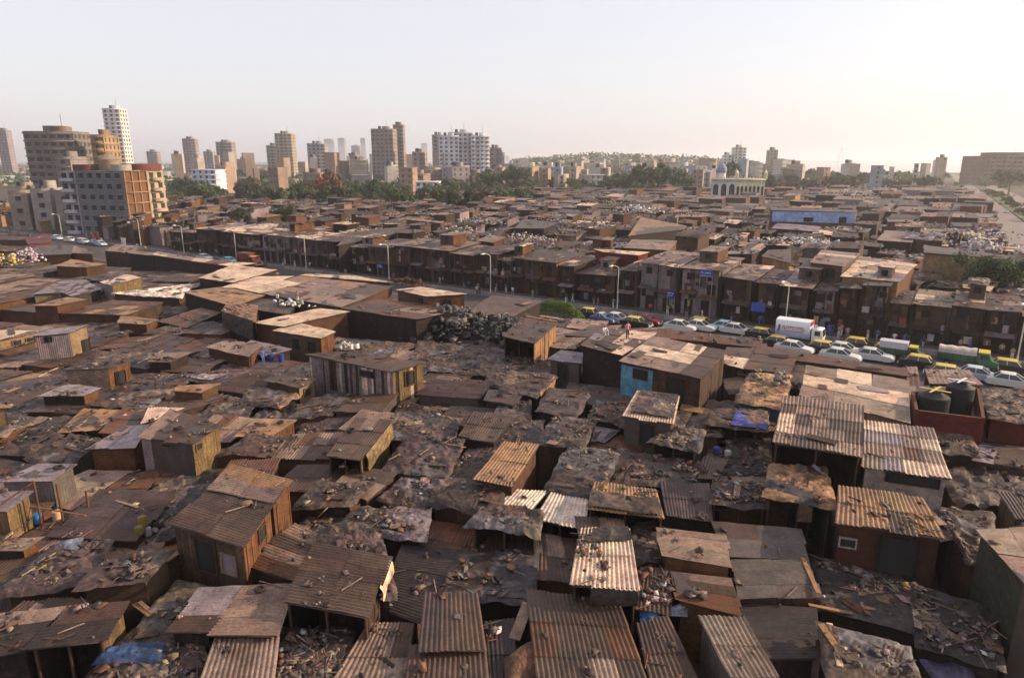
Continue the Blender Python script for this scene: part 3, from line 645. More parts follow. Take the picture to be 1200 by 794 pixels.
H('H', (760,296,932,320,982,412,800,392), 4.0, 4.2, 'R', 'gb', 'brick', 'drk', 'rumpled grey roof', 'beside the striped ribs of the white workshop', rub=40, camp=.1)
H('H', (15,455,262,470,308,652,-12,602), 4.2, 4.5, 'R', 'orr', 'plank', 'drk', 'sun-tinted pleated tarp roof', 'below the high ribbed roof', rub=20, camp=.13, tans=.6, open_front=True, drapes=(('f',.5,.7,1.2,'gb'),))  # light on the folds painted in as a golden cloth colour
H('H', (330,552,722,612,826,800,318,722), 4.6, 4.9, 'Cv', 'orr', 'plaster', 'red_shade', 'shaded red hut with sunlit ribbed roof', 'and one white framed window', cat='hut', alts=('pk','gb'), rub=36, pitch=.21, amp=.036, win=(('f',.1,.75,.75,.5,'wht'),), door=(('f',.62,.3,1.8,2.0,'drk'),))
H('H', (800,655,1040,680,1050,800,830,790), 3.2, 3.4, 'R', 'mud', 'brick', 'drk', 'collapsed brown tarp roof', 'between the red hut and the big grey walled hut', rub=40, camp=.16, tans=.5)
H('L', (965,104,1290,95,1420,430,1186,345), 5.0, 5.1, 'Fv', 'pk', 'concrete', 'gr', 'big grey walled hut', 'leaning at the frame edge under a flat sheet', cat='hut', left=('plaster','grn'), rub=4, alts=('gb',))
H('L', (240,545,642,640,720,870,300,870), 3.0, 3.2, 'R', 'gb', 'brick', 'drk', 'sunlit torn sheet roof', 'with loose boards along its edge', rub=46, res=.12, camp=.12, tans=.55)
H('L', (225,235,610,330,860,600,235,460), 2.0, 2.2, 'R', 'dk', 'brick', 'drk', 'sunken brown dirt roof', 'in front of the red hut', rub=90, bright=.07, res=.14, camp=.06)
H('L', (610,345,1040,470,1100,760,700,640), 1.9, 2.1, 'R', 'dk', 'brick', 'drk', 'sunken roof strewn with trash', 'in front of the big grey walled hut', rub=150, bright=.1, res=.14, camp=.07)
# left middle
H('A', (235,538,416,518,322,556,148,572), 5.6, 5.8, 'Fu', 'li', 'tinwall', 'lil', 'blue grey tin box hut', 'with a sun-tinted right wall', cat='hut', right=('tinwall','cream'), win=(('f',.36,.12,.6,.5,'drk'),('r',.8,1.2,1.0,1.2,'drk')))  # same tin painted as shaded blue grey in front, sunlit cream at right
H('A', (-60,542,175,546,176,551,-60,602), 4.6, 4.7, 'Fu', 'pl', 'plaster', 'cream', 'cream walled hut with two holes', 'beside the blue grey tin box', cat='hut', win=(('f',.55,.3,.8,.6,'cream'),('f',.85,.3,.9,.6,'cream')))
H('A', (310,388,402,400,265,428,148,430), 5.2, 5.3, 'Fu', 'orr', 'brick', 'brick', 'brick cube hut with a glowing end', 'behind the blue grey tin box', cat='hut', right=('brick','brick'))
H('A', (525,404,760,416,592,470,265,464), 4.2, 4.4, 'Fv', 'ru', 'brick', 'brick', 'flat rust roof with bright seams', 'right of the brick cube hut', right=('plank','wood'), alts=('orr',), rub=10)
H('A', (582,284,662,296,520,334,462,320), 5.3, 5.4, 'Fv', 'pl', 'plaster', 'lil', 'narrow hut with a blue white pillar', 'next to the wavy cream sheet', cat='hut', right=('plank','yel'))
H('A', (690,352,905,328,835,392,522,372), 4.2, 4.4, 'R', 'wh', 'brick', 'brick', 'wavy cream sheet roof', 'between low brick sheds', camp=.06, tans=.02)
H('A', (1085,240,1290,262,1085,322,922,300), 5.6, 5.7, 'Fu', 'pl', 'plank', 'drk', 'bright rectangular tin roof', 'beside the long sheds of the road', cat='workshop', sw=1.5, rl=3)
H('A', (1260,300,1400,325,1210,372,1068,340), 5.4, 5.5, 'Fu', 'pl', 'plank', 'drk', 'second bright tin roof', 'one step nearer than the rectangular one', cat='workshop', sw=1.5, rl=3)
H('A', (1045,342,1290,362,1085,432,850,365), 5.2, 5.3, 'Fu', 'orr', 'brick', 'drk', 'broad plain brown roof', 'in front of the two bright tin roofs', cat='workshop', sw=2, rl=5, rub=4)
H('A', (560,478,742,492,682,516,545,510), 4.3, 4.4, 'Fu', 'orr', 'brick', 'brick', 'small tan roof over brick', 'right of the flat rust roof', rub=3)
H('A', (935,440,1030,462,868,532,728,500), 4.0, 4.2, 'Fv', 'ru', 'brick', 'drk', 'long sloping rust roof', 'below the broad plain brown roof', rub=12, alts=('pk','br'))
H('A', (112,112,232,95,240,130,130,146), 5.0, 5.2, 'Fu', 'red', 'plaster', 'red', 'low red roofed shed', 'near the parked cars at the bend', cat='shed')
H('A', (125,150,340,148,330,190,130,196), 4.4, 4.6, 'Fu', 'gr', 'brick', 'brick', 'grey flat shed roof', 'in front of the low red shed', cat='shed')
H('A', (345,150,432,180,430,187,330,186), 4.4, 4.6, 'Fu', 'pk', 'brick', 'brick', 'tan shed roof', 'beyond the grey flat shed', cat='shed')
H('A', (580,172,722,182,715,196,600,186), 5.0, 5.1, 'Fu', 'pk', 'plank', 'drk', 'short end shed', 'of the long roadside row', cat='shed')
H('A', (730,178,905,205,900,222,712,194), 5.2, 5.3, 'Fu', 'pk', 'plank', 'drk', 'long low roadside shed', 'with dark boards beneath', cat='shed', alts=('pl','ru'), sw=2, rl=4)
H('A', (905,208,1195,232,1080,247,890,222), 5.2, 5.3, 'Fu', 'pl', 'plank', 'drk', 'sunny end of the roadside sheds', 'close to the street lamps', cat='shed', alts=('pk','ru'), sw=2, rl=4)
H('A', (330,214,492,236,400,251,258,246), 4.5, 4.6, 'Fu', 'orr', 'brick', 'brick', 'low tan brick shed', 'behind the lilac roofs', cat='shed')
H('A', (400,310,472,356,332,386,288,366), 4.3, 4.4, 'Fv', 'li', 'plank', 'grn', 'lilac roofed shed', 'above the brick cube hut', cat='shed', alts=('pu',))
H('A', (270,318,395,312,285,366,150,376), 4.0, 4.1, 'Fv', 'li', 'brick', 'cream', 'dull lilac roof', 'joined to the lilac roofed shed', cat='shed', alts=('gr','pu'), rub=8)
H('A', (415,698,618,684,502,722,284,727), 4.7, 4.8, 'Fu', 'pu', 'brick', 'pk', 'old brick stump of a house', 'with a broken sun-tinted end', cat='house', name='brick_house', right=('plank','org'), rub=26, win=(('r',.5,.5,.9,1.1,'drk'),))
H('A', (690,648,892,644,792,690,688,692), 4.0, 4.1, 'Fv', 'pk', 'brick', 'drk', 'grey sheet roof with sticks', 'right of the brick stump', rub=20)
H('A', (1045,588,1222,610,1160,667,958,622), 4.3, 4.4, 'Fv', 'pk', 'brick', 'brick', 'low brick hut with a bent roof', 'below the black curtained hut', cat='hut', rub=16)
H('A', (1060,408,1200,430,1190,505,1030,455), 5.6, 5.7, 'Fv', 'orr', 'plank', 'drk', 'black curtained hut', 'with bundles stacked on its roof', cat='hut', rub=60, drapes=(('f',.05,.95,2.4,'dk'),))
# centre compound
H('B', (300,440,437,456,130,526,-20,508), 5.0, 5.2, 'Fu', 'pl', 'brick', 'org', 'long bright roof over a brick wall', 'below the people drying goods', cat='workshop', right=('brick','brick'), sw=1.6, rl=3, rub=6)
H('B', (195,508,372,550,302,582,75,545), 4.7, 4.9, 'Fu', 'pl', 'plaster', 'gb', 'pale folded roof hut', 'with two dark windows and sun-tinted end', cat='hut', right=('plank','org'), win=(('f',.45,.5,.8,.9,'drk'),('f',.8,.5,.9,.9,'drk')))
H('B', (-80,330,215,385,150,470,-180,420), 4.9, 5.0, 'Fu', 'gb', 'brick', 'drk', 'brown flat roof with people', 'sorting white sacks on it', cat='workshop', rub=40, sw=2, rl=5)
H('B', (195,292,640,338,400,436,-20,368), 5.3, 5.4, 'Fu', 'pk', 'brick', 'brick', 'huge patched workshop roof', 'with a striped sheet pattern', cat='workshop', alts=('gb','br','gb','orr'), pal=.4, rub=10, sw=2.4, rl=4)
H('B', (10,292,180,292,-20,350,-160,345), 5.4, 5.5, 'Fu', 'pl', 'plank', 'drk', 'bright slab roof', 'at the left end of the huge workshop roof', cat='workshop', sw=2, rl=4)
H('B', (240,282,470,290,635,322,205,290), 5.5, 5.6, 'Fu', 'pl', 'brick', 'brick', 'bright strip along the road wall', 'topping the huge patched roof', cat='workshop', sw=2, rl=4, alts=('pk',))
H('B', (560,400,992,440,742,492,395,442), 5.3, 5.4, 'Fu', 'br', 'plank', 'drk', 'second big roof with dark loading bay', 'left of the black bundle heap', cat='workshop', alts=('pk','ru','gb'), pal=.3, rub=20, sw=2, rl=4)
H('B', (765,343,982,375,800,388,650,355), 6.4, 6.5, 'Fu', 'pl', 'plaster', 'gb', 'cream topped cabin', 'standing on the compound by the road wall', cat='hut', right=('plank','org'), win=(('f',.75,.4,.8,.7,'drk'),('r',.5,.4,1.0,.8,'drk')))
H('B', (1095,380,1330,405,1190,482,995,456), 5.0, 5.2, 'Fu', 'gb', 'plank', 'drk', 'dull brown roof by the black heap', 'next to the ramshackle deck', cat='workshop', sw=2, rl=4)
H('B', (-20,590,168,630,62,662,-120,642), 3.8, 4.0, 'Fu', 'li', 'brick', 'drk', 'lilac lean to with blue drums', 'under the pale folded roof hut', rub=20, bright=.3)
H('B', (380,575,760,610,600,680,330,640), 2.7, 2.9, 'R', 'gb', 'brick', 'drk', 'littered yard roof', 'between the pale hut and the black heap', rub=90, camp=.14, tans=.5)
H('B', (760,590,1200,640,1150,760,700,720), 2.9, 3.1, 'R', 'gb', 'brick', 'drk', 'wide brown rag roof', 'in front of the black heap', rub=140, camp=.16, tans=.5, res=.25)
H('C', (-60,650,220,700,150,850,-130,800), 3.0, 3.2, 'R', 'pu', 'brick', 'drk', 'wide grey rag roof', 'left of the pale lean to', rub=120, camp=.15, res=.22)
NHERO = len(PLACED)

# ------------------------------------------------------------------ the road, as a line on the ground
KP = at(494, 336); KD = at(1200, 430) - KP; KD = KD[:2] / np.linalg.norm(KD[:2]); KN = np.array([KD[1], -KD[0]])
if KN[1] > 0: KN = -KN
def road(t, s, z=0.0): p = KP[:2] + KD * t + KN * s; return np.array([p[0], p[1], z])
def road_ts(p): d = np.asarray(p)[:2] - KP[:2]; return float(d @ KD), float(d @ KN)
RW = 15.0

# ------------------------------------------------------------------ low shacks filling every gap between them
def rel_words(p, k=0):
    best = sorted((float(np.hypot(*(q.mean(0) - p[:2]))), i) for i, (q, z, rf) in enumerate(PLACED[:NHERO]))[k]
    q, z, rf = PLACED[best[1]]; d = p[:2] - q.mean(0)
    if abs(d[1]) > abs(d[0]) * 1.2: w = 'behind' if d[1] > 0 else 'in front of'
    else: w = 'just right of' if d[0] > 0 else 'just left of'
    return w, rf
USED = {}
fillq = []
def covered(q, n=5):
    g = (np.arange(n) + .5) / n; hit = 0; zmin = 9
    for a in g:
        for b in g:
            p = bil(q, a, b)
            for Q, z, rf in PLACED[:NHERO]:
                if Q[:, 0].min() <= p[0] <= Q[:, 0].max() and Q[:, 1].min() <= p[1] <= Q[:, 1].max() and inside(p, Q):
                    hit += 1; zmin = min(zmin, z); break
    return hit / n / n, zmin
def warp(x, y):
    a = R(-9 + 5 * math.sin(y * .05))
    X = x * math.cos(a) - y * math.sin(a); Y = x * math.sin(a) + y * math.cos(a)
    return X + 1.3 * (vn(x * .13, y * .13, 5) - .5) * 3, Y + 1.3 * (vn(x * .13, y * .13, 9) - .5) * 3
zones = [(23, 52, 3.5, 4.2), (52, 80, 4.3, 5.0), (80, 125, 6.2, 7.4), (125, 215, 9, 10)]
cand = []
for (y0, y1, cw, cd) in zones:
    y = y0 - 6
    while y < y1 + 30:
        x = -190
        off = random.uniform(0, cw)
        while x < 110:
            xx = x + off
            c4 = [warp(xx, y + cd), warp(xx + cw, y + cd), warp(xx + cw, y), warp(xx, y)]
            q = np.array([[a, b, 0] for a, b in c4]); cen = q.mean(0)
            if y0 <= cen[1] < y1 and abs(cen[0]) < cen[1] * .80 + 4:
                t, s = road_ts(cen)
                ss = min(road_ts(p)[1] for p in q)
                if ss > RW + 1.2: cand.append((q, cw))
            x += cw
        y += cd
for q, cw in cand:
    g = random.uniform(.04, .24) * (1 + cw / 12); q = inset(q, g)
    an = random.gauss(0, .09); cc_ = q.mean(0); dd = q - cc_; q[:, 0] = cc_[0] + dd[:, 0] * math.cos(an) - dd[:, 1] * math.sin(an); q[:, 1] = cc_[1] + dd[:, 0] * math.sin(an) + dd[:, 1] * math.cos(an)
    q[:, :2] += rng.uniform(-.4, .4, (4, 2))
    cv, zm = covered(q)
    if cv > .45: continue
    zz = 2.9 + .7 * float(vn(q[:, 0].mean() * .12, q[:, 1].mean() * .12, 33)) + random.uniform(-.42, .42)
    if cw > 6: zz = random.uniform(2.4, 3.5) if cw < 8.5 else random.uniform(3.6, 5.4)
    if cv > .05: zz = min(zz, zm - .3)
    zz = max(zz, 1.7)
    tl = random.uniform(-.12, .12)
    q[:, 2] = zz; q[:, 2] += rng.uniform(-.16, .16, 4); q[0, 2] += .15 + tl; q[1, 2] += .15 + tl * random.uniform(.3, 1)
    fillq.append((q, cw))
fillq.sort(key=lambda a: np.hypot(a[0].mean(0)[0], a[0].mean(0)[1]))
CN = dict(br='brown', gb='grey brown', pu='purple grey', mud='muddy', dk='blackened', pk='pinkish', ru='rusty', gr='grey', li='lilac', pl='pale', orr='tan')
for q, cw in fillq:
    cen = q.mean(0); d = np.hypot(cen[0], cen[1])
    r = random.random(); far = d > 70
    if r < (.44 if not far else .3): rt, rc, what = 'R', random.choice(['mud', 'mud', 'br', 'pu', 'gb', 'dk']), random.choice(['crumpled tarp', 'rag covered', 'lumpy tarp'])
    elif r < .82: rt, rc, what = random.choice(['Cv', 'Cu']), random.choice(['br', 'gb', 'pu', 'gb', 'ru', 'pk', 'pk']), 'ribbed sheet'
    else: rt, rc, what = random.choice(['Fu', 'Fv']), random.choice(['br', 'gb', 'pk', 'ru', 'gr', 'li', 'orr']), 'flat sheet'
    wk, wc = random.choice([('brick', 'brick'), ('brick', 'wood'), ('plank', 'wood'), ('tinwall', 'gr'), ('plaster', 'gb'), ('plaster', 'org'), ('brick', 'org')])
    if far and rt == 'R' and random.random() < .3: rc = random.choice(['gb', 'pk'])
    lab = None
    for k in range(4):
        w, rf = rel_words(cen, k)
        lab = f"low {CN[rc]} {what} shack {w} the {rf}"
        if len(lab.split()) > 16: lab = lab.replace('low ', '', 1).replace(' just ', ' ')
        if lab not in USED and len(lab.split()) <= 16: break
    lab = ' '.join(lab.split()[:16])
    USED[lab] = USED.get(lab, 0) + 1
    lu, lv = qlen(q); ar = lu * lv
    near = max(0, 1 - d / 110)
    hut(q, rt, rc, wk, wc, 'shack', lab, 'shack', G1, alts=('pk', 'br', 'ru', 'gb'), pal=.25, rub=int(ar * near * (3.2 if rt == 'R' else 1.5)) + 3,
        res=.1 if d < 42 else .2 if d < 75 else .4, camp=random.uniform(.13, .24), pitch=.19 if d < 60 else .4, amp=.03 if d < 60 else .02, tans=random.uniform(.15, .5),
        bright=random.choice([.01, .02, .06]), over=.15, ref='low ' + CN[rc] + ' ' + what + ' shack')
print('heroes', NHERO, 'fill', len(fillq))
# ------------------------------------------------------------------ two storey houses along the far pavement
G2 = 'two storey shanty houses along the far pavement'
def facade_t(px, s):                         # where a pixel column meets the facade line
    r = ray(px, 330)[:2]; o = KP[:2] + KN * s
    A = np.array([[r[0], -KD[0]], [r[1], -KD[1]]]); k = np.linalg.solve(A, o)
    return k[1], r * k[0]
SF = -4.5
FAC = [  # x0, x1, eave row, depth, wall kind, wall colour, roof kind, roof colour, description
 (205,236,272,8,'plank','drk','Fu','gb','dark stall with a grey awning roof'),
 (236,268,271,10,'plank','gr','Fu','pk','grey plank house under a wide pinkish roof'),
 (268,311,272,9,'plank','drk','Fu','pl','dark house with a long pale roof'),
 (311,345,277,12,'plaster','lil','Fu','gb','pale blue washed house behind the red truck'),
 (345,370,280,8,'plaster','li','Fu','pl','narrow blue white house with a cream roof'),
 (370,399,284,8,'plank','drk','Fu','gb','dark boarded house with a low roof'),
 (399,432,290,8,'tinwall','drk','Fv','li','dark house with a lilac sheet roof'),
 (432,462,288,9,'tinwall','gr','Fv','pu','grey sheet house with the blue shop board'),
 (462,484,290,8,'plank','ru','Fv','pk','rusty house with a light side panel'),
 (484,530,292,9,'tinwall','drk','Fv','pk','wide dark house with washing under the eave'),
 (530,558,297,8,'plank','drk','Fv','gr','dark house with grey roof sheets'),
 (558,586,297,9,'plaster','gb','Fv','br','grey brown house with one light window'),
 (586,601,302,7,'tinwall','lil','Fv','gb','slim house with a white upper front'),
 (601,655,304,9,'plank','ru','Fu','br','long house with brown roof and striped shutter'),
 (655,676,312,7,'plaster','wood','Fv','br','reddish house with a small brown roof'),
 (676,724,327,7,'plaster','gb','Fv','pu','low house with a drooping purple roof'),
 (724,748,316,8,'plank','red','Fv','gb','dull red boarded house'),
 (748,796,309,11,'tinwall','lil','Fv','pk','house with white lilac upper sheets and small windows'),
 (796,846,316,11,'tinwall','li','Fv','pk','house with the largest blue signboard'),
 (846,886,328,10,'plank','wood','Fv','pk','brown boarded house beside the large blue signboard'),
 (886,914,332,9,'plaster','gr','Fv','br','grey house with a blue awning cloth'),
 (914,954,337,9,'tinwall','drk','Fv','li','dark house with a lilac roof behind the white lorry'),
 (954,985,339,8,'plaster','lil','Fv','gr','house with a lilac front panel'),
 (985,1012,339,8,'plaster','gb','Fv','pk','scruffy house with red cloths'),
 (1012,1046,338,9,'plank','drk','Fu','gr','dark recessed house with a grey awning'),
 (1046,1073,353,7,'plaster','gb','Fv','gb','brick patched house with small windows'),
 (1073,1121,356,8,'plaster','gb','Fv','pk','house with a white sheet panel under the eave'),
 (1121,1160,361,8,'plaster','wood','Fv','pk','brown house below the large round tree'),
 (1160,1205,367,8,'plaster','drk','Fv','gb','dark house near the last street lamp'),
 (1205,1262,375,8,'plaster','gb','Fv','pk','house at the very end of the far pavement'),
]
washcols = [(.38, .36, .34), (.3, .28, .28), (.07, .09, .2), (.2, .05, .045), (.25, .21, .13), (.08, .075, .08), (.2, .16, .2), (.12, .15, .17)]
washes = []; nw = 0
for i, (x0, x1, ye, dep, wk, wc, rk, rc, desc) in enumerate(FAC):
    t0, p0 = facade_t(x0, SF); t1, p1 = facade_t(x1, SF)
    jut = random.uniform(0, .5)
    z = at_y((x0 + x1) / 2, ye, (p0[1] + p1[1]) / 2)[2]
    z = float(np.clip(z + random.uniform(-.35, .35), 4.6, 8.2)); jut = random.uniform(-.5, .9)
    q = np.array([road(t0 + .05, SF - dep, z + .5), road(t1 - .05, SF - dep, z + .5), road(t1 - .05, SF + .5, z + random.uniform(-.25, .25)), road(t0 + .05, SF + .5, z)])
    ln = t1 - t0
    win = []
    k = max(2, int(ln / 2.2))
    for j in range(k):
        f = (j + .5 + random.uniform(-.2, .2)) / k
        if random.random() < .8: win.append(('f', f, random.uniform(.35, .8), random.uniform(.6, 1.1), random.uniform(.7, 1.1), random.choice(['wood', 'gr', 'drk', 'drk']), random.choice(['drk', 'drk', 'dk', 'gb'])))
    door = [('f', (j + .5 + random.uniform(-.15, .15)) / k, z - 2.45, random.uniform(1.0, 1.7), 2.2, random.choice(['wood', 'drk', 'drk', 'gr']), 'drk') for j in range(k)]
    pans = tuple(('f', f_, min(1, f_ + random.uniform(.08, .3)), d_, d_ + random.uniform(.5, 1.5), C(random.choice(['gr', 'lil', 'wood', 'gr', 'gb', 'pk', 'drk', 'drk', 'lil', 'brick'])) * random.uniform(.5, 1.5)) for f_, d_ in [(random.uniform(0, .8), random.uniform(.05, z - 2.2)) for _ in range(random.randint(3, 6))])
    root = hut(q, rk, rc, wk, C(wc) * (.85 if wc in ('lil', 'li') else .65), 'storeyed_shanty_house', 'two storey ' + desc, 'house', G2, alts=('br', 'pl', 'gr', 'pk'), pal=.4, rub=44, win=win, door=door,  # walls darkened further so the row's shade sits in their colour
               panels=pans, walts=('lil', 'gr', 'li') if wc in ('lil', 'li') else ('drk', 'gr', 'drk', 'gb', 'brick'), wpal=.5, over=.45, sw=1.3, ref=desc, bright=.2, right=('plaster', 'orr') if i % 3 == 1 else None)
    # floor band, canopy and props between the storeys
    org = np.array(root.location); mb = MB(); zf = z * .48
    for j in range(max(1, int(ln / 2.5))):
        a = t0 + ln * (j + .1) / max(1, int(ln / 2.5)); b = t0 + ln * (j + .9) / max(1, int(ln / 2.5)); dz = random.uniform(-.3, .3); dp = random.uniform(.5, 1.3)
        A0, B0, B1, A1 = road(a, SF + .1, zf + dz + .25), road(b, SF + .1, zf + dz + .25), road(b, SF + .1 + dp, zf + dz - .1), road(a, SF + .1 + dp, zf + dz - .1)
        Tq = np.array([A1, B1, B0, A0]); mb.hexa(Tq - [0, 0, .05], Tq, jit(random.choice([C('gr'), C('ru'), C('gb'), C('lil') * .7, C('drk')])))
    mb.build('canopy', M['tin'], root, org=org)
    for j in range(k + 1):
        mb = MB(); mb.tube(road(t0 + ln * j / k, SF + .25, 0), road(t0 + ln * j / k, SF + .3, z - .05), .06, jit('drk', .4), n=5)
        mb.build('post', M['wood'], root, org=org)
    for j in range(random.randint(1, 3)):
        washes.append((random.uniform(t0 + .3, t1 - .8), z * random.choice([.35, .62, .75]) + random.uniform(-.3, .3), desc))
for i in range(0, len(FAC), 3):                # small rooms knocked together on some of the roofs
    x0, x1, ye, dep, wk, wc, rk, rc, desc = FAC[i]; t0 = facade_t(x0, SF)[0]; t1 = facade_t(x1, SF)[0]; z = PLACED[-len(FAC) + i][1]; a = t0 + (t1 - t0) * random.uniform(.05, .4); b = min(t1, a + random.uniform(2, 3.6)); h = random.uniform(1.2, 2.0)
    q = np.array([road(a, SF - dep + .6, z + h + .2), road(b, SF - dep + .6, z + h + .2), road(b, SF - dep * .45, z + h), road(a, SF - dep * .45, z + h)])
    n0 = len(PLACED); hut(q, random.choice(['Fv', 'Cv', 'R']), random.choice(['pk', 'br', 'gr', 'pl']), random.choice(['plank', 'tinwall', 'plaster']), random.choice(['gr', 'gb', 'lil', 'wood']), 'roof_room', f'small room built on the {desc}', 'shack', G2, z0=z - .35, rub=6, win=(('f', .5, .3, .7, .7, 'drk'),), amp=.02, pitch=.4, res=.3, right=('plank', 'org'))
    PLACED.pop()
for (t, z, desc) in washes:
    mb = MB(); w = random.uniform(.35, .9); h = random.uniform(.4, 1.1); U, V = np.meshgrid(np.linspace(0, 1, 8), np.linspace(0, 1, 5)); sd = random.randrange(99)
    P = np.stack([np.zeros_like(U)] * 3, -1)
    P[..., 0] = U * w; P[..., 1] = -.08 * np.sin(U * 9 + sd) * V; P[..., 2] = -V * h
    col = random.choice(washcols); mb.grid(P, jit(col, .2)); o = mb.build('hanging_cloth', M['cloth'], None)
    o.location = Vector(road(t, SF + .62, z)); o.rotation_euler = (0, 0, math.atan2(KD[1], KD[0]))
    tag(o, f'cloth drying on the {desc}', 'cloth', 'washing hung along the far pavement')

# ------------------------------------------------------------------ sheds and roofs one can tell apart beyond that row
G3 = 'sheds of the slum beyond the road'
def HF(t, c, zf, zb, roof, rcol, wall, wcol, label, cat='shed', **k):
    return hut(quad_at(t, c, zf, zb), roof, rcol, wall, wcol, cat.replace(' ', '_'), label, cat, G3, ref=label, **k)
i0 = len(PLACED)
HF('D', (430,200,690,240,610,318,340,292), 7.2, 7.6, 'Fv', 'pl', 'plaster', 'orr', 'wide whitish sheet roof with a sun-tinted end', alts=('li','pk'), pal=.4, sw=1.6, rl=3, rub=24, right=('plaster','org'))
HF('D', (250,170,430,185,350,247,195,228), 8.2, 8.4, 'Fu', 'pk', 'plaster', 'gb', 'cream roofed house with two dark windows', 'house', alts=('pl',), sw=1.4, rl=3, win=(('f',.3,.5,1.1,1.2,'drk'),('f',.65,.5,1.2,1.2,'drk')), rub=10)
HF('D', (725,150,1150,200,1145,215,725,185), 8.4, 8.5, 'Fu', 'gr', 'plaster', 'cream', 'long beige hall loaded with white sacks', 'hall', rub=20, right=('plaster','yel'))
HF('D', (545,80,690,92,670,135,505,125), 6.6, 6.8, 'Fv', 'pk', 'plank', 'drk', 'tilted grey pink shed roof by the beige hall', sw=1.6, rl=3)
HF('D', (45,45,245,60,235,85,15,70), 6.4, 6.6, 'Fu', 'li', 'plank', 'drk', 'lilac tin roof before the long blue shed', sw=1.6, rl=3)
HF('D', (215,75,360,88,345,105,205,95), 6.2, 6.3, 'Fu', 'pl', 'plank', 'drk', 'pale strip roof before the long blue shed', sw=1.6, rl=3)
HF('D', (0,170,105,165,105,230,-30,200), 7, 7.1, 'Fu', 'gb', 'plaster', 'orr', 'orange walled house on the terrace of roofs', 'house', rub=10)
HF('C', (600,20,815,60,800,72,540,105), 7.0, 7.3, 'Fv', 'orr', 'plank', 'drk', 'broad tan shed roof amid scrap heaps', sw=2, rl=4, alts=('pk',), rub=10)
HF('C', (560,122,770,128,730,172,520,160), 6.6, 6.8, 'Fv', 'pk', 'plaster', 'ru', 'pinkish shed roof below the tan shed', sw=2, rl=4, rub=14)
HF('C', (380,165,640,180,590,195,430,180), 7.2, 7.3, 'Fu', 'pl', 'plaster', 'red', 'maroon walled shed with a pale roof edge', sw=2, rl=4, rub=8)
HF('C', (60,25,210,45,150,70,10,70), 6.6, 6.8, 'Fu', 'gr', 'plank', 'drk', 'grey green shed roof by coloured scrap', sw=2, rl=4)
HF('B', (430,88,720,60,640,95,380,150), 6.0, 6.5, 'Fv', 'gb', 'plank', 'drk', 'long brown roof dotted with small goods', sw=2, rl=4, rub=50, bright=.3)
HF('B', (700,20,880,38,860,45,700,30), 6.6, 6.7, 'Fu', 'orr', 'plank', 'ru', 'bright edged brown shed far back', sw=2, rl=4)
HF('A', (965,62,1200,50,1190,70,1000,78), 6.2, 6.4, 'Fu', 'pk', 'plank', 'drk', 'market shed on posts at the bend', sw=2, rl=4, open_front=True)
HF('A', (1040,72,1300,40,1290,62,1100,88), 6.0, 6.3, 'Fu', 'pl', 'plank', 'drk', 'sunny shed roof over the market stalls', sw=2, rl=4, open_front=True)
# the long blue shed
rb_ = quad_at('X', (902,244,1005,246,1003,249,905,247), 9.6, 9.8)
hut(rb_, 'Fu', 'gr', 'plaster', 'gb', 'blue_shed', 'long bright blue shed on a rise of roofs', 'shed', G3, ref='long bright blue shed', over=.1, panels=(('f', 0, 1, .02, 2.6, (.25, .34, .58)),),
    win=(('f',.86,1.1,1.6,1.4,'drk'),('f',.45,1.4,2.2,1.0,'drk')))
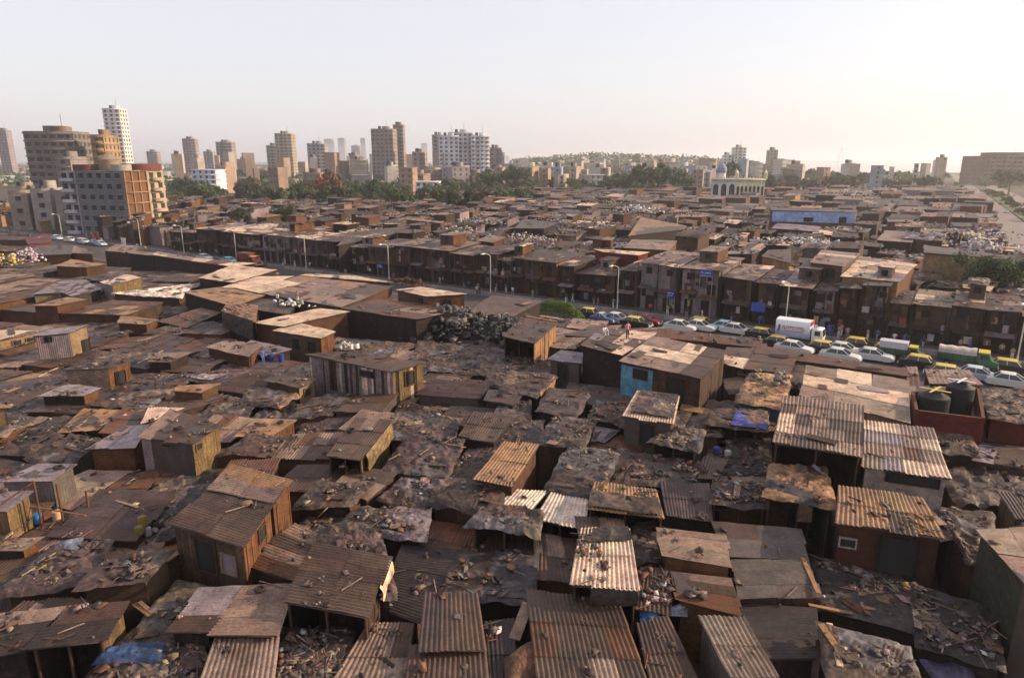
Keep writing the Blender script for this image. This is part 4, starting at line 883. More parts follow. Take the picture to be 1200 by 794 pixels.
# arcaded cream hall with a small dome
def arcade():
    c = at_y(864, 220, 392); c0 = np.array([c[0], c[1], 2.2]); root = empty('domed_hall', c0, R(-14))
    tag(root, 'cream arcaded hall with a small dome and corner turrets', 'hall')
    mb = MB(); W = 13.5; c1 = (.72, .64, .42); c2 = (.62, .62, .64)
    def bay_wall(x0, x1, n, col, y):
        m2 = MB(); dm = MB(); bw = (x1 - x0) / n
        for i in range(n):
            a = x0 + i * bw; b = a + bw; cx = (a + b) / 2; r = bw * .34
            an = np.linspace(math.pi, 0, 9)
            arc = [(cx + r * math.cos(t), 4.2 + r * 1.25 * math.sin(t)) for t in an]
            pts = [(a, 7.8), (a, 0), (cx - r, 0)] + arc + [(cx + r, 0), (b, 0), (b, 7.8)]
            for j in range(len(arc) - 1):
                m2.raw([[arc[j][0], y, arc[j][1]], [arc[j + 1][0], y, arc[j + 1][1]], [arc[j + 1][0], y, 7.8], [arc[j][0], y, 7.8]], [[0, 1, 2, 3]], col)
                m2.raw([[arc[j][0], y, arc[j][1]], [arc[j + 1][0], y, arc[j + 1][1]], [arc[j + 1][0], y + .8, arc[j + 1][1]], [arc[j][0], y + .8, arc[j][1]]], [[3, 2, 1, 0]], col)
            for (u, v) in ((a, cx - r), (cx + r, b)):
                m2.box([(u + v) / 2, y + .4, 3.9], (v - u, .8, 7.8), col)
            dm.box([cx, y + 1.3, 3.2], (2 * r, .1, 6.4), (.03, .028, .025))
        m2.build('arcade', M['farwall'], root); dm.build('doorway', M['dark'], root)
    bay_wall(-14, -1, 3, c2, -5); bay_wall(-1, 14, 7, c1, -5)
    mb.box([0, 1, 3.9], (28, 8.5, 7.79), c2); mb.box([0, -.5, 8.1], (28.6, 12, .5), c1)
    for x in np.arange(-13.5, 14, 1.5): mb.box([x, -6, 8.75], (.6, .4, .8), c1)
    mb.build('wall', M['farwall'], root)
    for x in (-1, 14):
        t = MB(); t.box([x, -5, 9.6], (1.7, 1.7, 2.5), c1); t.hexa(np.array([[x - .9, -5.9, 10.9], [x + .9, -5.9, 10.9], [x + .9, -4.1, 10.9], [x - .9, -4.1, 10.9]]), np.array([[x - .1, -5.1, 12.4], [x + .1, -5.1, 12.4], [x + .1, -4.9, 12.4], [x - .1, -4.9, 12.4]]), c1)
        t.build('turret', M['farwall'], root)
    d = MB(); x = -9
    d.tube([x, -2, 8.3], [x, -2, 11], 2.2, c2, 12)
    rr = [2.5, 2.7, 2.4, 1.6, .5, .12, .1]; zz = [11, 12, 13.2, 14.3, 15.1, 15.5, 17]
    for k in range(6): d.tube([x, -2, zz[k]], [x, -2, zz[k + 1]], rr[k], (.22, .23, .30), 12, rr[k + 1])
    d.build('dome', M['farwall'], root)
    root.scale = (1, 1, 1.2)
    PLACED.append((np.array([[c[0] - 15, c[1] + 8], [c[0] + 15, c[1] + 8], [c[0] + 15, c[1] - 7], [c[0] - 15, c[1] - 7]]), 8.3, 'cream arcaded hall'))
arcade()
LAND = [(q, z, rf) for q, z, rf in PLACED[i0:]] + [(q, z, rf) for q, z, rf in PLACED[i0 - len(FAC):i0]]

# ------------------------------------------------------------------ the rest of that slum
FARHERO = PLACED[i0 - len(FAC):]
def cov2(q):
    hit = 0
    for a in (.15, .5, .85):
        for b in (.15, .5, .85):
            p = bil(q, a, b)
            for Q, z, rf in FARHERO:
                if Q[:, 0].min() <= p[0] <= Q[:, 0].max() and Q[:, 1].min() <= p[1] <= Q[:, 1].max() and inside(p, Q): hit += 1; break
    return hit / 9
HWP = [at(1125, 205)[:2], at(1160, 226)[:2], at(1215, 262)[:2], at(1300, 330)[:2]]     # the highway's centre line
def hw_dist(p):
    best = 1e9
    for a, b in zip(HWP[:-1], HWP[1:]):
        u = np.clip(((p - a) @ (b - a)) / ((b - a) @ (b - a)), 0, 1); best = min(best, np.linalg.norm(p - a - u * (b - a)))
    return best
farq = []
TB = facade_t(205, SF)[0]
def nearblock(c):
    return min(np.hypot(*(c[:2] - at_y(px, 188, Y)[:2])) - rr for px, Y, rr in ((118, 218, 17), (10, 231, 9), (37, 231, 9), (65, 228, 9), (68, 338, 26), (114, 334, 14), (80, 307, 12), (864, 372, 30))) > 0
s = 5.5
row = 0
while s < 400:
    cw = 4.2 + s * .015; cd = 4.6 + s * .017
    t = -480 + random.uniform(0, cw)
    while t < 420:
        w = cw * random.uniform(.7, 1.5); j = random.uniform(-1.4, 1.4)
        p = [road(t, -s - cd), road(t + w, -s - cd), road(t + w, -s), road(t, -s)]
        q = np.array(p); q[:, :2] += rng.uniform(-.9, .9, (4, 2)); q[:, 1] += j
        cen = q.mean(0); D = cen[1]
        if s < -SF + 10 and t + w > TB - 1: t += w; continue
        if abs(cen[0]) < D * .80 + 8 and 60 < D < 430 and hw_dist(cen[:2]) > 17 and not (cen[0] < -.1 * D and D > 300) and not (cen[0] < -.40 * D and D > 165 and s < 60 and False) and nearblock(cen):
            farq.append(inset(q, random.uniform(.15, .7)))
        t += w
    s += cd; row += 1
farq.sort(key=lambda q: np.hypot(q.mean(0)[0], q.mean(0)[1]))
STUFF_R, STUFF_W = MB(), MB()
FMIX = TRASH + TRASH + [(.42, .4, .38), (.3, .28, .3), (.2, .16, .15), (.34, .26, .12), (.10, .11, .2), (.25, .08, .07), (.3, .24, .26), (.09, .12, .09)]
n_ind = 0; UF = {}
for q in farq:
    if cov2(q) > .34: continue
    cen = q.mean(0); D = np.hypot(cen[0], cen[1])
    z = random.uniform(3.0, 5.6) if random.random() < .82 else random.uniform(5.6, 7.4)
    z = min(z, 3.6 + D * .02) if D < 130 else z
    q[:, 2] = z; sl = random.uniform(.1, .9); q[:2, 2] += sl; q[:, 2] += rng.uniform(-.15, .15, 4)
    rc = random.choices(['br', 'gb', 'pk', 'ru', 'gr', 'li', 'pl', 'dk', 'pu', 'orr'], [3, 4, 3, 1.5, 2, 1, .8, 2, 2, .8])[0]
    wk, wc = random.choice([('plank', 'drk'), ('plank', 'wood'), ('plaster', 'gb'), ('plaster', 'drk'), ('plaster', 'brick'), ('plank', 'org'), ('plaster', 'cream'), ('tinwall', 'gr'), ('plaster', 'lil')])
    for _ in range(int(random.choice([2, 5, 9, 22]))):
        p_ = bil(q, random.random(), random.random()); chunk(p_ + [0, 0, .08], random.uniform(.2, .75), random.choice(FMIX), random.choice([.15, .4, .8]))
    if n_ind < 290:
        n_ind += 1
        lab = None
        for k in range(5):
            bd = sorted((float(np.hypot(*(Q.mean(0) - cen[:2]))), ii) for ii, (Q, zz, rf) in enumerate(LAND))[k]
            Q, zz, rf = LAND[bd[1]]; d = cen[:2] - Q.mean(0)
            w = ('behind' if d[1] > 0 else 'in front of') if abs(d[1]) > abs(d[0]) else ('right of' if d[0] > 0 else 'left of')
            lab = f"{CN[rc]} {random.choice(['shed', 'tin shed'])} {w} the {rf}"
            lab = ' '.join(lab.split()[:16])
            if lab not in UF: break
        UF[lab] = 1
        hut(q, random.choice(['Fu', 'Fv', 'Fv']) if random.random() < .72 else 'R', rc, wk, wc, 'shed', lab, 'shed', G3, alts=('pk', 'br', 'gr', 'pl'), pal=.35,
            rub=0, bright=.25, sw=1.5, rl=3, res=.6, camp=.2, over=.3, ref='shed', win=(('f', random.uniform(.25, .75), .5, .9, .9, 'drk'),) if random.random() < .5 else ())
    else:
        corrugated(STUFF_R, q, random.choice('uv'), 1, 0, rc, [C('pk'), C('gr')], .25, sw=3.5, rl=6, lift=.05)
        w = inset(q, .35)
        for sd_ in 'frl':
            i, j = SIDES[sd_]; mb = STUFF_W
            mb.quad([w[i][0], w[i][1], 0], [w[j][0], w[j][1], 0], w[j] - [0, 0, .1], w[i] - [0, 0, .1], jit(C(wc), .3))
        PLACED.append((q[:, :2].copy(), float(q[:, 2].mean()), 'far roof'))
so = STUFF_W.build('far_shanty_roofs', M['farwall']); tag(so, 'mass of tiny far shanty roofs merging towards the trees', kind='stuff')
so2 = STUFF_R.build('far_roof_sheets', M['tin']); tag(so2, 'roof sheets of the distant slum', kind='stuff')
print('far', n_ind, len(farq))

# ------------------------------------------------------------------ heaps of sorted scrap on the roofs
def heap(px, py, w, d, h, cols, label, n=240, zf=None, smin=.16, smax=.5, group='heaps of sorted scrap', name='scrap_heap', mat='plastic'):
    p = at(px, py, 5.2); z = zf if zf is not None else max(roof_z(p[0], p[1]), 3.0)
    p = at(px, py, z)
    mb = MB()
    for _ in range(n):
        a, b = random.gauss(0, .36), random.gauss(0, .36)
        hh = max(0, 1 - (a * a + b * b) * .9) * h
        chunk([a * w, b * d, random.uniform(-.15, .85) * hh], random.uniform(smin, smax) * random.choice([.5, 1, 1, 1.5]), random.choice(cols), random.choice([.15, .4, .7, .9]), mb)
    o = mb.build(name, M[mat]); o.location = Vector([p[0], p[1], z + .1]); o.rotation_euler = (0, 0, math.atan2(KD[1], KD[0]))
    tag(o, label, 'scrap heap', group, 'stuff'); return o
WHT = [(.6, .58, .56), (.5, .48, .47), (.62, .55, .5), (.42, .42, .5), (.3, .28, .28)]
MIX = [(.5, .48, .46), (.35, .3, .1), (.3, .08, .1), (.1, .13, .35), (.2, .16, .14), (.12, .1, .1), (.4, .3, .35), (.1, .2, .12)]
DRK = [(.05, .05, .055), (.08, .075, .07), (.03, .03, .035), (.14, .12, .1)]
for a in [(640,262,12,6,2.2,MIX,'mixed yellow and white scrap heap near the grey green shed'), (690,264,10,5,2.6,MIX,'bright mixed scrap heap at the middle of the far roofs'),
          (745,248,9,5,2.2,WHT,'white scrap mound behind the tan shed'), (800,254,16,5,1.8,WHT,'long white scrap bank beyond the tan shed'),
          (840,254,8,5,1.8,WHT,'lilac white scrap pile beside the beige walled yard'), (830,284,14,4,2.0,WHT,'white bags spilling along the roofs above the blue signboard'),
          (870,292,10,4,1.6,MIX,'bag pile with yellow flecks above the blue signboard'), (850,302,9,4,1.5,DRK + WHT,'grey scrap heap behind the boarded house'),
          (615,282,9,4,1.8,MIX,'scrap heap at the left of the maroon shed'), (670,280,12,4,1.8,MIX,'scrap heap of many colours in front of the grey shed'),
          (985,282,9,3,1.4,WHT,'bottle white heap below the blue shed'), (940,285,12,3,1.2,WHT,'row of pale bundles on the brown roofs'),
          (1045,258,11,5,2.2,MIX,'blue flecked scrap heap right of the blue shed'), (1075,262,11,5,2.2,MIX,'dark mixed scrap heap right of the blue shed'),
          (1110,272,16,5,2.0,DRK + WHT,'wide grey scrap heap near the highway'), (1150,278,14,5,2.0,MIX,'last scrap heap beside the highway'),
          (1095,283,3.4,3,2.4,WHT,'white sack pile at the end of the beige hall'), (1125,286,3,3,2.2,WHT,'round white sack pile on the beige hall'), (1150,290,4,3,1.8,WHT,'low white sack pile on the beige hall'), (1178,296,5,3,2.6,MIX,'cream rag pile behind the large round tree'),
          (540,272,8,4,1.4,MIX,'small scrap heap on the brown roofs'), (480,268,7,4,1.2,MIX,'small scatter of goods on the long brown roof'), (410,262,7,4,1.4,MIX,'scrap heap before the trees'), (560,262,9,4,1.4,MIX,'scrap heap with blue sheets'),
          (720,240,14,6,2,MIX,'hazy scrap heap behind the white mound'), (600,250,12,6,1.6,MIX,'hazy scrap heap far among the roofs'), (1000,228,20,8,2,WHT,'pale far heap behind the blue shed'), (790,232,18,8,2,WHT,'pale far heap before the arcaded hall')]:
    heap(*a)
heap(535, 392, 9.5, 5.5, 3.6, DRK, 'great heap of black bundles on the workshop roof', n=950, zf=2.6, smin=.25, smax=.6, mat='tarp')
heap(590, 392, 3.0, 2.6, 2.6, [(.3, .27, .25), (.2, .16, .14)] + DRK + DRK, 'pale bundles piled at the end of the black heap', n=150, zf=3.4, smin=.25, smax=.55, mat='cloth')
heap(35, 305, 3.4, 2.6, 2.6, [(.5, .4, .42), (.45, .3, .35), (.3, .2, .25), (.6, .52, .5)], 'pink and white bales on the shed by the bend', n=120, zf=4.6)
heap(12, 310, 3.0, 2.6, 2.2, [(.6, .42, .1), (.5, .35, .1), (.4, .35, .3)], 'yellow bales beside the pink bales', n=90, zf=4.6)
heap(342, 358, 4.0, 1.2, .45, WHT, 'row of white sacks where people sort goods', n=60, zf=5.0, mat='cloth', smin=.2, smax=.36)
heap(405, 408, 1.3, 1.0, .9, WHT, 'white bundle on the roof beside the folded roof hut', n=40, zf=3.0, mat='cloth', smin=.15, smax=.4)
heap(478, 333, 3.8, 1.6, .9, [C('brick'), C('org'), C('brick') * .7], 'stack of loose red bricks on the patched workshop', n=160, zf=5.6, mat='stone', smin=.15, smax=.35)
heap(887, 445, .55, .5, .9, [(.3, .24, .16), (.24, .18, .12)], 'pale sack on the blue walled hut', n=22, zf=4.7, mat='cloth', smin=.25, smax=.5, name='sack')
heap(913, 450, .5, .5, .9, [(.24, .2, .17), (.2, .16, .14)], 'greyer sack on the blue walled hut', n=22, zf=4.7, mat='cloth', smin=.25, smax=.5, name='sack')
heap(930, 455, .7, .6, .7, [(.3, .24, .17), (.22, .18, .13)], 'wicker brown bundle before the pinkish panel roof', n=30, zf=4.0, mat='cloth', smin=.2, smax=.45, name='bundle')
# ------------------------------------------------------------------ ground, roads, sea
def sheet(name, pts, z, mat, col, kind='structure', th=None):
    mb = MB(); P = np.array([[x, y, z] for x, y in pts], float)
    if th: mb.hexa(P - [0, 0, th], P, col)
    else: mb.raw(P, [list(range(len(P)))], col)
    return tag(mb.build(name, M[mat]), kind=kind)
sheet('ground', [(-9000, -400), (9000, -400), (9000, 14000), (-9000, 14000)], 0, 'dirt', (.07, .05, .04))
def strip(name, s0, s1, z, mat, col, th=None, t0=-420, t1=240):
    return sheet(name, [road(t0, s1)[:2], road(t1, s1)[:2], road(t1, s0)[:2], road(t0, s0)[:2]], z, mat, col, th=th)
strip('road', 0.35, RW, .008, 'asphalt', (.055, .046, .046))
strip('pavement', SF - .2, -.35, .14, 'concrete', (.08, .066, .06), th=.13)
strip('near_pavement', RW, RW + 1.6, .12, 'concrete', (.12, .08, .055), th=.11)
for k in range(60):
    t = -400 + k * 10
    if -120 < t < 130: strip('lane_marking', RW * .5 - .06, RW * .5 + .06, .013, 'concrete', (.4, .38, .34), t0=t, t1=t + 3)
mb = MB()
A = [road(-420, .35), road(240, .35), road(240, -.35), road(-420, -.35)]; P = np.array(A); P[:, 2] = 0
n = 330
for i in range(n):
    t0, t1 = -420 + i * 2.0, -420 + (i + 1) * 2.0 - .03
    B = np.array([road(t0, .28), road(t1, .28), road(t1, -.28), road(t0, -.28)]); T = np.array([road(t0, .16, .62), road(t1, .16, .62), road(t1, -.16, .62), road(t0, -.16, .62)])
    mb.hexa(B, T, jit((.22, .19, .175), .2))
tag(mb.build('roadside_barrier', M['concrete']), 'low pale concrete barrier along the far side of the road', 'barrier')
# highway
def ribbon(name, path, off, w, z, mat, col, th=None, kind='structure'):
    path = [np.array(p) for p in path]; L_, R_ = [], []
    for i, p in enumerate(path):
        a = path[max(i - 1, 0)]; b = path[min(i + 1, len(path) - 1)]; d = (b - a) / np.linalg.norm(b - a); nn = np.array([-d[1], d[0]])
        L_.append(p + nn * (off + w / 2)); R_.append(p + nn * (off - w / 2))
    mb = MB()
    for i in range(len(path) - 1):
        q = [[*R_[i], z], [*R_[i + 1], z], [*L_[i + 1], z], [*L_[i], z]]
        if th: mb.hexa(np.array(q) - [0, 0, th], np.array(q), col)
        else: mb.quad(*q, col)
    return tag(mb.build(name, M[mat]), kind=kind)
ribbon('highway', HWP, 8.5, 10, .012, 'asphalt', (.2, .16, .145)); ribbon('highway', HWP, -8.5, 10, .012, 'asphalt', (.2, .16, .145))
ribbon('highway_verge', HWP, 0, 6, .2, 'dirt', (.09, .1, .05), th=.2)
sheet('sea', [(520, 1300), (5200, 1300), (9000, 9000), (1500, 9000)], .05, 'glass', (.1, .1, .1))

# ------------------------------------------------------------------ buildings
SHW = {}
def win_mesh(w, h, col):
    k = (round(w, 1), round(h, 1), tuple(col))
    if k not in SHW:
        mb = MB(); mb.box([0, .02, 0], (w, .10, h), col); mb.box([0, -.06, -h / 2 - .08], (w + .3, .3, .12), (.4, .36, .32)); mb.box([0, -.16, h / 2 + .1], (w + .3, .5, .08), (.35, .32, .3))
        o = mb.build('window', M['farwall']); SHW[k] = o.data; bpy.data.objects.remove(o)
    return SHW[k]

def tower(name, label, x0, x1, ytop, Y, depth=None, rz=0, fl=3.2, bay=3.4, col=(.4, .35, .3), wcol=(.06, .06, .065), sides='fr', balc=False, group='buildings of the distant skyline',
          win=True, roofbits=True, cap=None, band=None, ww=1.6, wh=1.5, rcol=None, ybase=None, stripe=None):
    a, b = at_y(x0, 188, Y), at_y(x1, 188, Y); W = (b[0] - a[0]); cx = (a[0] + b[0]) / 2
    Hh = at_y((x0 + x1) / 2, ytop, Y)[2]; dp = depth or W * .8
    k_ = (dp / W) * abs(((x0 + x1) / 2 - 600) / FPX) if dp < 1.5 * W else 0; Wn = W / (1 + k_); cx = a[0] + Wn / 2 if cx < 0 else b[0] - Wn / 2; dp = dp if depth else Wn * .8; W = Wn
    if rz: W = W / (abs(math.cos(rz)) + abs(math.sin(rz)) * (dp / W)); 
    root = empty(name, (cx, Y + dp / 2, 0), rz); tag(root, label, 'building', group)
    mb = MB(); nf = max(1, int(Hh / fl)); nb = max(1, int(W / bay)); nd_ = max(1, int(dp / bay))
    def face(A, B, n, c):
        A = np.array(A); B = np.array(B); d = (B - A) / n
        for i in range(n):
            for j in range(nf):
                z0, z1 = j * Hh / nf, (j + 1) * Hh / nf; p, q_ = A + d * i, A + d * (i + 1)
                cc = jit(stripe if (stripe is not None and i % 3 == 1) else c, .05, .02)
                mb.quad([*p, z0], [*q_, z0], [*q_, z1], [*p, z1], cc)
    w2, d2 = W / 2, dp / 2
    face((-w2, -d2), (w2, -d2), nb, col); face((w2, -d2), (w2, d2), nd_, col if rcol is None else rcol); face((w2, d2), (-w2, d2), 1, col); face((-w2, d2), (-w2, -d2), nd_, col)  # right face takes a brighter sun-side tint where rcol is given
    mb.quad([-w2, -d2, Hh], [w2, -d2, Hh], [w2, d2, Hh], [-w2, d2, Hh], (.3, .27, .25))
    mb.build('wall', M['farwall'], root)
    if band:
        m3 = MB()
        for j in range(1, nf + 1): m3.box([0, 0, j * Hh / nf], (W + .7, dp + .7, band), jit(C(np.array(col) * 1.25), .1))
        m3.build('floor_bands', M['farwall'], root)
    if balc and Y < 700:
        for j in range(nf):
            for i in range(nb):
                if (i % 3) != 1:
                    m3 = MB(); m3.box([-w2 + (i + .5) * W / nb, -d2 - .6, (j + .25) * Hh / nf], (W / nb * .8, 1.2, 1.1), jit(np.array(col) * 1.15, .08)); m3.build('balcony', M['farwall'], root)
    if win:
        me = win_mesh(min(ww, W / nb * .62), min(wh, Hh / nf * .55), wcol); cnt = 0
        spots = []
        if 'f' in sides: spots += [(-w2 + (i + .5) * W / nb, -d2, 0, (j + .55) * Hh / nf) for j in range(nf) for i in range(nb)]
        if 'r' in sides: spots += [(w2, -d2 + (i + .5) * dp / nd_, math.pi / 2, (j + .55) * Hh / nf) for j in range(nf) for i in range(nd_)]
        if 'l' in sides: spots += [(-w2, -d2 + (i + .5) * dp / nd_, -math.pi / 2, (j + .55) * Hh / nf) for j in range(nf) for i in range(nd_)]
        spots.sort(key=lambda s_: -s_[3])
        for s_ in spots[:100]:
            o = bpy.data.objects.new('window', me); COL.objects.link(o); o.parent = root; o.location = (s_[0], s_[1], s_[3]); o.rotation_euler = (0, 0, s_[2])
        rest = spots[100:]
        if rest:
            m3 = MB()
            for s_ in rest: m3.box([s_[0], s_[1], s_[3]], (ww, .16, wh) if s_[2] == 0 else (.16, ww, wh), wcol)
            tag(m3.build('lower_windows', M['farwall'], root), kind='stuff')
    if roofbits:
        m3 = MB(); m3.box([W * .1, 0, Hh + 1.6], (W * .3, dp * .4, 3.2), np.array(col) * 1.05)
        m3.box([0, -d2 + .15, Hh + .45], (W, .3, .9), col); m3.box([w2 - .15, .0, Hh + .45], (.3, dp - .62, .9), col)
        m3.build('roof_cabin', M['farwall'], root)
        m4 = MB(); m4.tube([-W * .2, 0, Hh], [-W * .2, 0, Hh + 3.4], 1.3, (.06, .06, .07), 10); m4.build('water_tank', M['farwall'], root)
        if W > 12:
            m4 = MB(); m4.tube([W * .12, 0, Hh + 3], [W * .12, 0, Hh + 9], .12, (.15, .14, .14), 5); m4.build('aerial', M['farwall'], root)
    if cap: 
        m3 = MB(); m3.box([0, 0, Hh + cap[1] / 2], (W * cap[0], dp * cap[0], cap[1]), col); m3.build('roof_block', M['farwall'], root)
    return root, W, dp, Hh

# the big ones on the near skyline
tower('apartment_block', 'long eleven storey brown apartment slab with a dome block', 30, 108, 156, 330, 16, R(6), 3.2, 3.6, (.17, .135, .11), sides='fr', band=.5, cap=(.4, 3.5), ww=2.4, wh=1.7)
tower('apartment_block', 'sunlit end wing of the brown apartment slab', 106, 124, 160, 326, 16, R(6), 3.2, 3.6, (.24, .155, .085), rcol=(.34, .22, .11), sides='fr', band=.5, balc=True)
tower('apartment_block', 'lower dark stepped block before the apartment slab', 62, 96, 186, 300, 14, R(4), 3.2, 3.6, (.20, .17, .155), sides='f', band=.4)
def corner_block():
    Y = 208; c = at_y(141, 188, Y); z = 19.0
    root = empty('corner_apartment_house', (c[0], c[1], 0), R(-15)); tag(root, 'six storey corner block with grey, brown grid and cream faces', 'building', 'apartment blocks beyond the bend')
    LW, RWd = 22.2, 16.4; nf = 6; fh = z / nf
    mb = MB()
    def seg(a, b, col, face):
        for j in range(nf):
            z0, z1 = j * fh, (j + 1) * fh
            if face == 'l': mb.quad([-b, 0, z0], [-a, 0, z0], [-a, 0, z1], [-b, 0, z1], jit(col, .06, .02))
            else: mb.quad([0, a, z0], [0, b, z0], [0, b, z1], [0, a, z1], jit(col, .06, .02))
    seg(0, 17.5, (.13, .135, .145), 'l'); seg(17.5, LW, (.32, .28, .32), 'l'); seg(0, 9.5, (.14, .062, .03), 'r'); seg(9.5, RWd, (.36, .28, .165), 'r')
    mb.quad([-LW, RWd, 0], [-LW, 0, 0], [-LW, 0, z], [-LW, RWd, z], (.4, .37, .4)); mb.quad([0, RWd, 0], [-LW, RWd, 0], [-LW, RWd, z], [0, RWd, z], (.4, .37, .4))
    mb.quad([-LW, 0, z], [0, 0, z], [0, RWd, z], [-LW, RWd, z], (.3, .26, .24)); mb.build('wall', M['farwall'], root)
    g = MB()
    for k in range(4): g.box([.16, .4 + k * 2.9, z / 2], (.35, .35, z), (.26, .17, .095))
    for j in range(nf + 1): g.box([.22, 4.75, j * fh if j else .2], (.42, 9.5, .32), (.26, .17, .095))
    g.build('concrete_grid', M['farwall'], root)
    me = win_mesh(1.7, 1.5, (.035, .035, .04))
    for j in range(nf):
        for k in range(5):
            o = bpy.data.objects.new('window', me); COL.objects.link(o); o.parent = root; o.location = (-1.9 - k * 3.4, 0, (j + .55) * fh)
        for k in range(2):
            o = bpy.data.objects.new('window', me); COL.objects.link(o); o.parent = root; o.location = (-18.8 - k * 2.9, 0, (j + .55) * fh)
        for k in range(2):
            o = bpy.data.objects.new('window', me); COL.objects.link(o); o.parent = root; o.location = (0, 11.3 + k * 3.4, (j + .55) * fh); o.rotation_euler = (0, 0, math.pi / 2)
        b = MB(); b.box([.65, 13, j * fh + .5], (1.3, 4.6, .9), (.36, .26, .2)); b.build('balcony', M['farwall'], root)
        b = MB(); b.box([-20.4, -.55, j * fh + .5], (4.4, 1.1, .9), (.44, .4, .44)); b.build('balcony', M['farwall'], root)
    for (a, b, c1) in ((-19, -13, (.14, .05, .035)), (-5, -1, (.3, .27, .25))):
        r = MB(); r.box([(a + b) / 2, 3, z + .9], (b - a, 4, 1.8), c1); r.build('roof_cabin', M['farwall'], root)
    r = MB(); r.box([-3, 11, z + 1], (7, 9, 2), (.14, .045, .035)); r.build('roof_cabin', M['farwall'], root)
    r = MB(); r.box([-10, 6, z + 1.6], (4.5, 4.5, 3.2), (.24, .18, .11)); r.hexa(np.array([[-12.4, 3.6, z + 3.2], [-7.6, 3.6, z + 3.2], [-7.6, 8.4, z + 3.2], [-12.4, 8.4, z + 3.2]]), np.array([[-10.2, 5.8, z + 5.4], [-9.8, 5.8, z + 5.4], [-9.8, 6.2, z + 5.4], [-10.2, 6.2, z + 5.4]]), (.22, .165, .11))
    r.build('stair_turret', M['farwall'], root)
corner_block()
FT = 'old flats before the apartment slab'
tower('old_flats', 'old four storey flats with an orange roof room at the frame edge', -4, 22, 226, 225, 12, R(10), 3.1, 3.2, (.27, .22, .18), group=FT, sides='f', cap=(.5, 2))
tower('old_flats', 'pale old flats with rooftop plants', 24, 50, 224, 225, 12, R(8), 3.1, 3.2, (.32, .28, .25), group=FT, sides='f', cap=(.4, 1.6))
tower('old_flats', 'grey old flats with yellow roof clutter', 52, 77, 226, 222, 12, R(8), 3.1, 3.2, (.25, .215, .19), group=FT, sides='f', cap=(.5, 1.6))
SKY = [
 (1, 20, 153, 900, (.36, .30, .31), 'brown tower alone at the left end of the skyline'),
 (128, 157, 128, 600, (.60, .56, .53), 'tallest slender white tower'),
 (172, 190, 178, 1000, (.40, .36, .37), 'low mauve block right of the slender tower'),
 (215, 236, 163, 900, (.42, .34, .33), 'mauve rounded tower block'),
 (254, 279, 167, 820, (.40, .35, .33), 'stepped brown tower with three shafts'),
 (239, 254, 178, 1000, (.45, .42, .42), 'small grey block between two mauve towers'),
 (313, 331, 171, 800, (.48, .46, .44), 'whitish balcony block left of the cream tower'),
 (324, 349, 157, 780, (.52, .45, .35), 'cream tower with a yellow right side'),
 (360, 386, 169, 720, (.44, .42, .43), 'stepped grey block with a dark cap'),
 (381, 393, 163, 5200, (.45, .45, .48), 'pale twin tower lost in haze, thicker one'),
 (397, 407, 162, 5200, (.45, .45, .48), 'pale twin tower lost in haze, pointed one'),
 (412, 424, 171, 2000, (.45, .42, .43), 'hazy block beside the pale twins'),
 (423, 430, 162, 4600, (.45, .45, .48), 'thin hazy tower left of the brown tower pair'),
 (436, 467, 152, 640, (.36, .29, .25), 'broad brown tower with many balconies'),
 (462, 476, 147, 665, (.42, .34, .29), 'taller rear shaft of the broad brown tower'),
 (483, 501, 179, 560, (.45, .36, .30), 'white block with an orange tiled top'),
 (506, 523, 159, 640, (.50, .44, .40), 'cream slab behind the white tower complex'),
 (514, 540, 160, 600, (.56, .55, .58), 'white left wing of the tower complex'),
 (526, 556, 156, 605, (.50, .48, .50), 'central shaft of the white tower complex'),
 (552, 574, 160, 600, (.58, .56, .58), 'white right wing of the tower complex'),
 (573, 588, 174, 640, (.36, .31, .28), 'brown block right of the white complex'),
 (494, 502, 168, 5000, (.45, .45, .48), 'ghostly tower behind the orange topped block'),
 (845, 858, 182, 820, (.62, .58, .52), 'white house left of the cubic white house'),
 (856, 874, 173, 820, (.66, .62, .55), 'cubic white house above the arcaded hall'),
 (897, 911, 176, 800, (.50, .45, .32), 'yellowish block right of the cubic white house'),
]
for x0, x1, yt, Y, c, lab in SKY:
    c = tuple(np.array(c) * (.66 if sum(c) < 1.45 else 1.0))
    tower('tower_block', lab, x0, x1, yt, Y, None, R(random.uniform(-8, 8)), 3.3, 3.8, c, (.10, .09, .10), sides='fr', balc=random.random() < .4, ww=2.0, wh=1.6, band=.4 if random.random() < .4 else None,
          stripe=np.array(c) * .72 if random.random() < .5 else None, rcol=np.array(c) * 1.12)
tower('hillside_block', 'wide brown terraced block on the right edge of the skyline', 1130, 1236, 183, 640, 40, R(-6), 3.4, 4.5, (.17, .11, .075), (.07, .05, .04), sides='f', band=.8, ww=3, cap=(.6, 3.5))
tower('hillside_block', 'small stump tower beside the terraced block', 1100, 1110, 185, 700, 10, 0, 3.4, 3.8, (.34, .26, .2), sides='f')
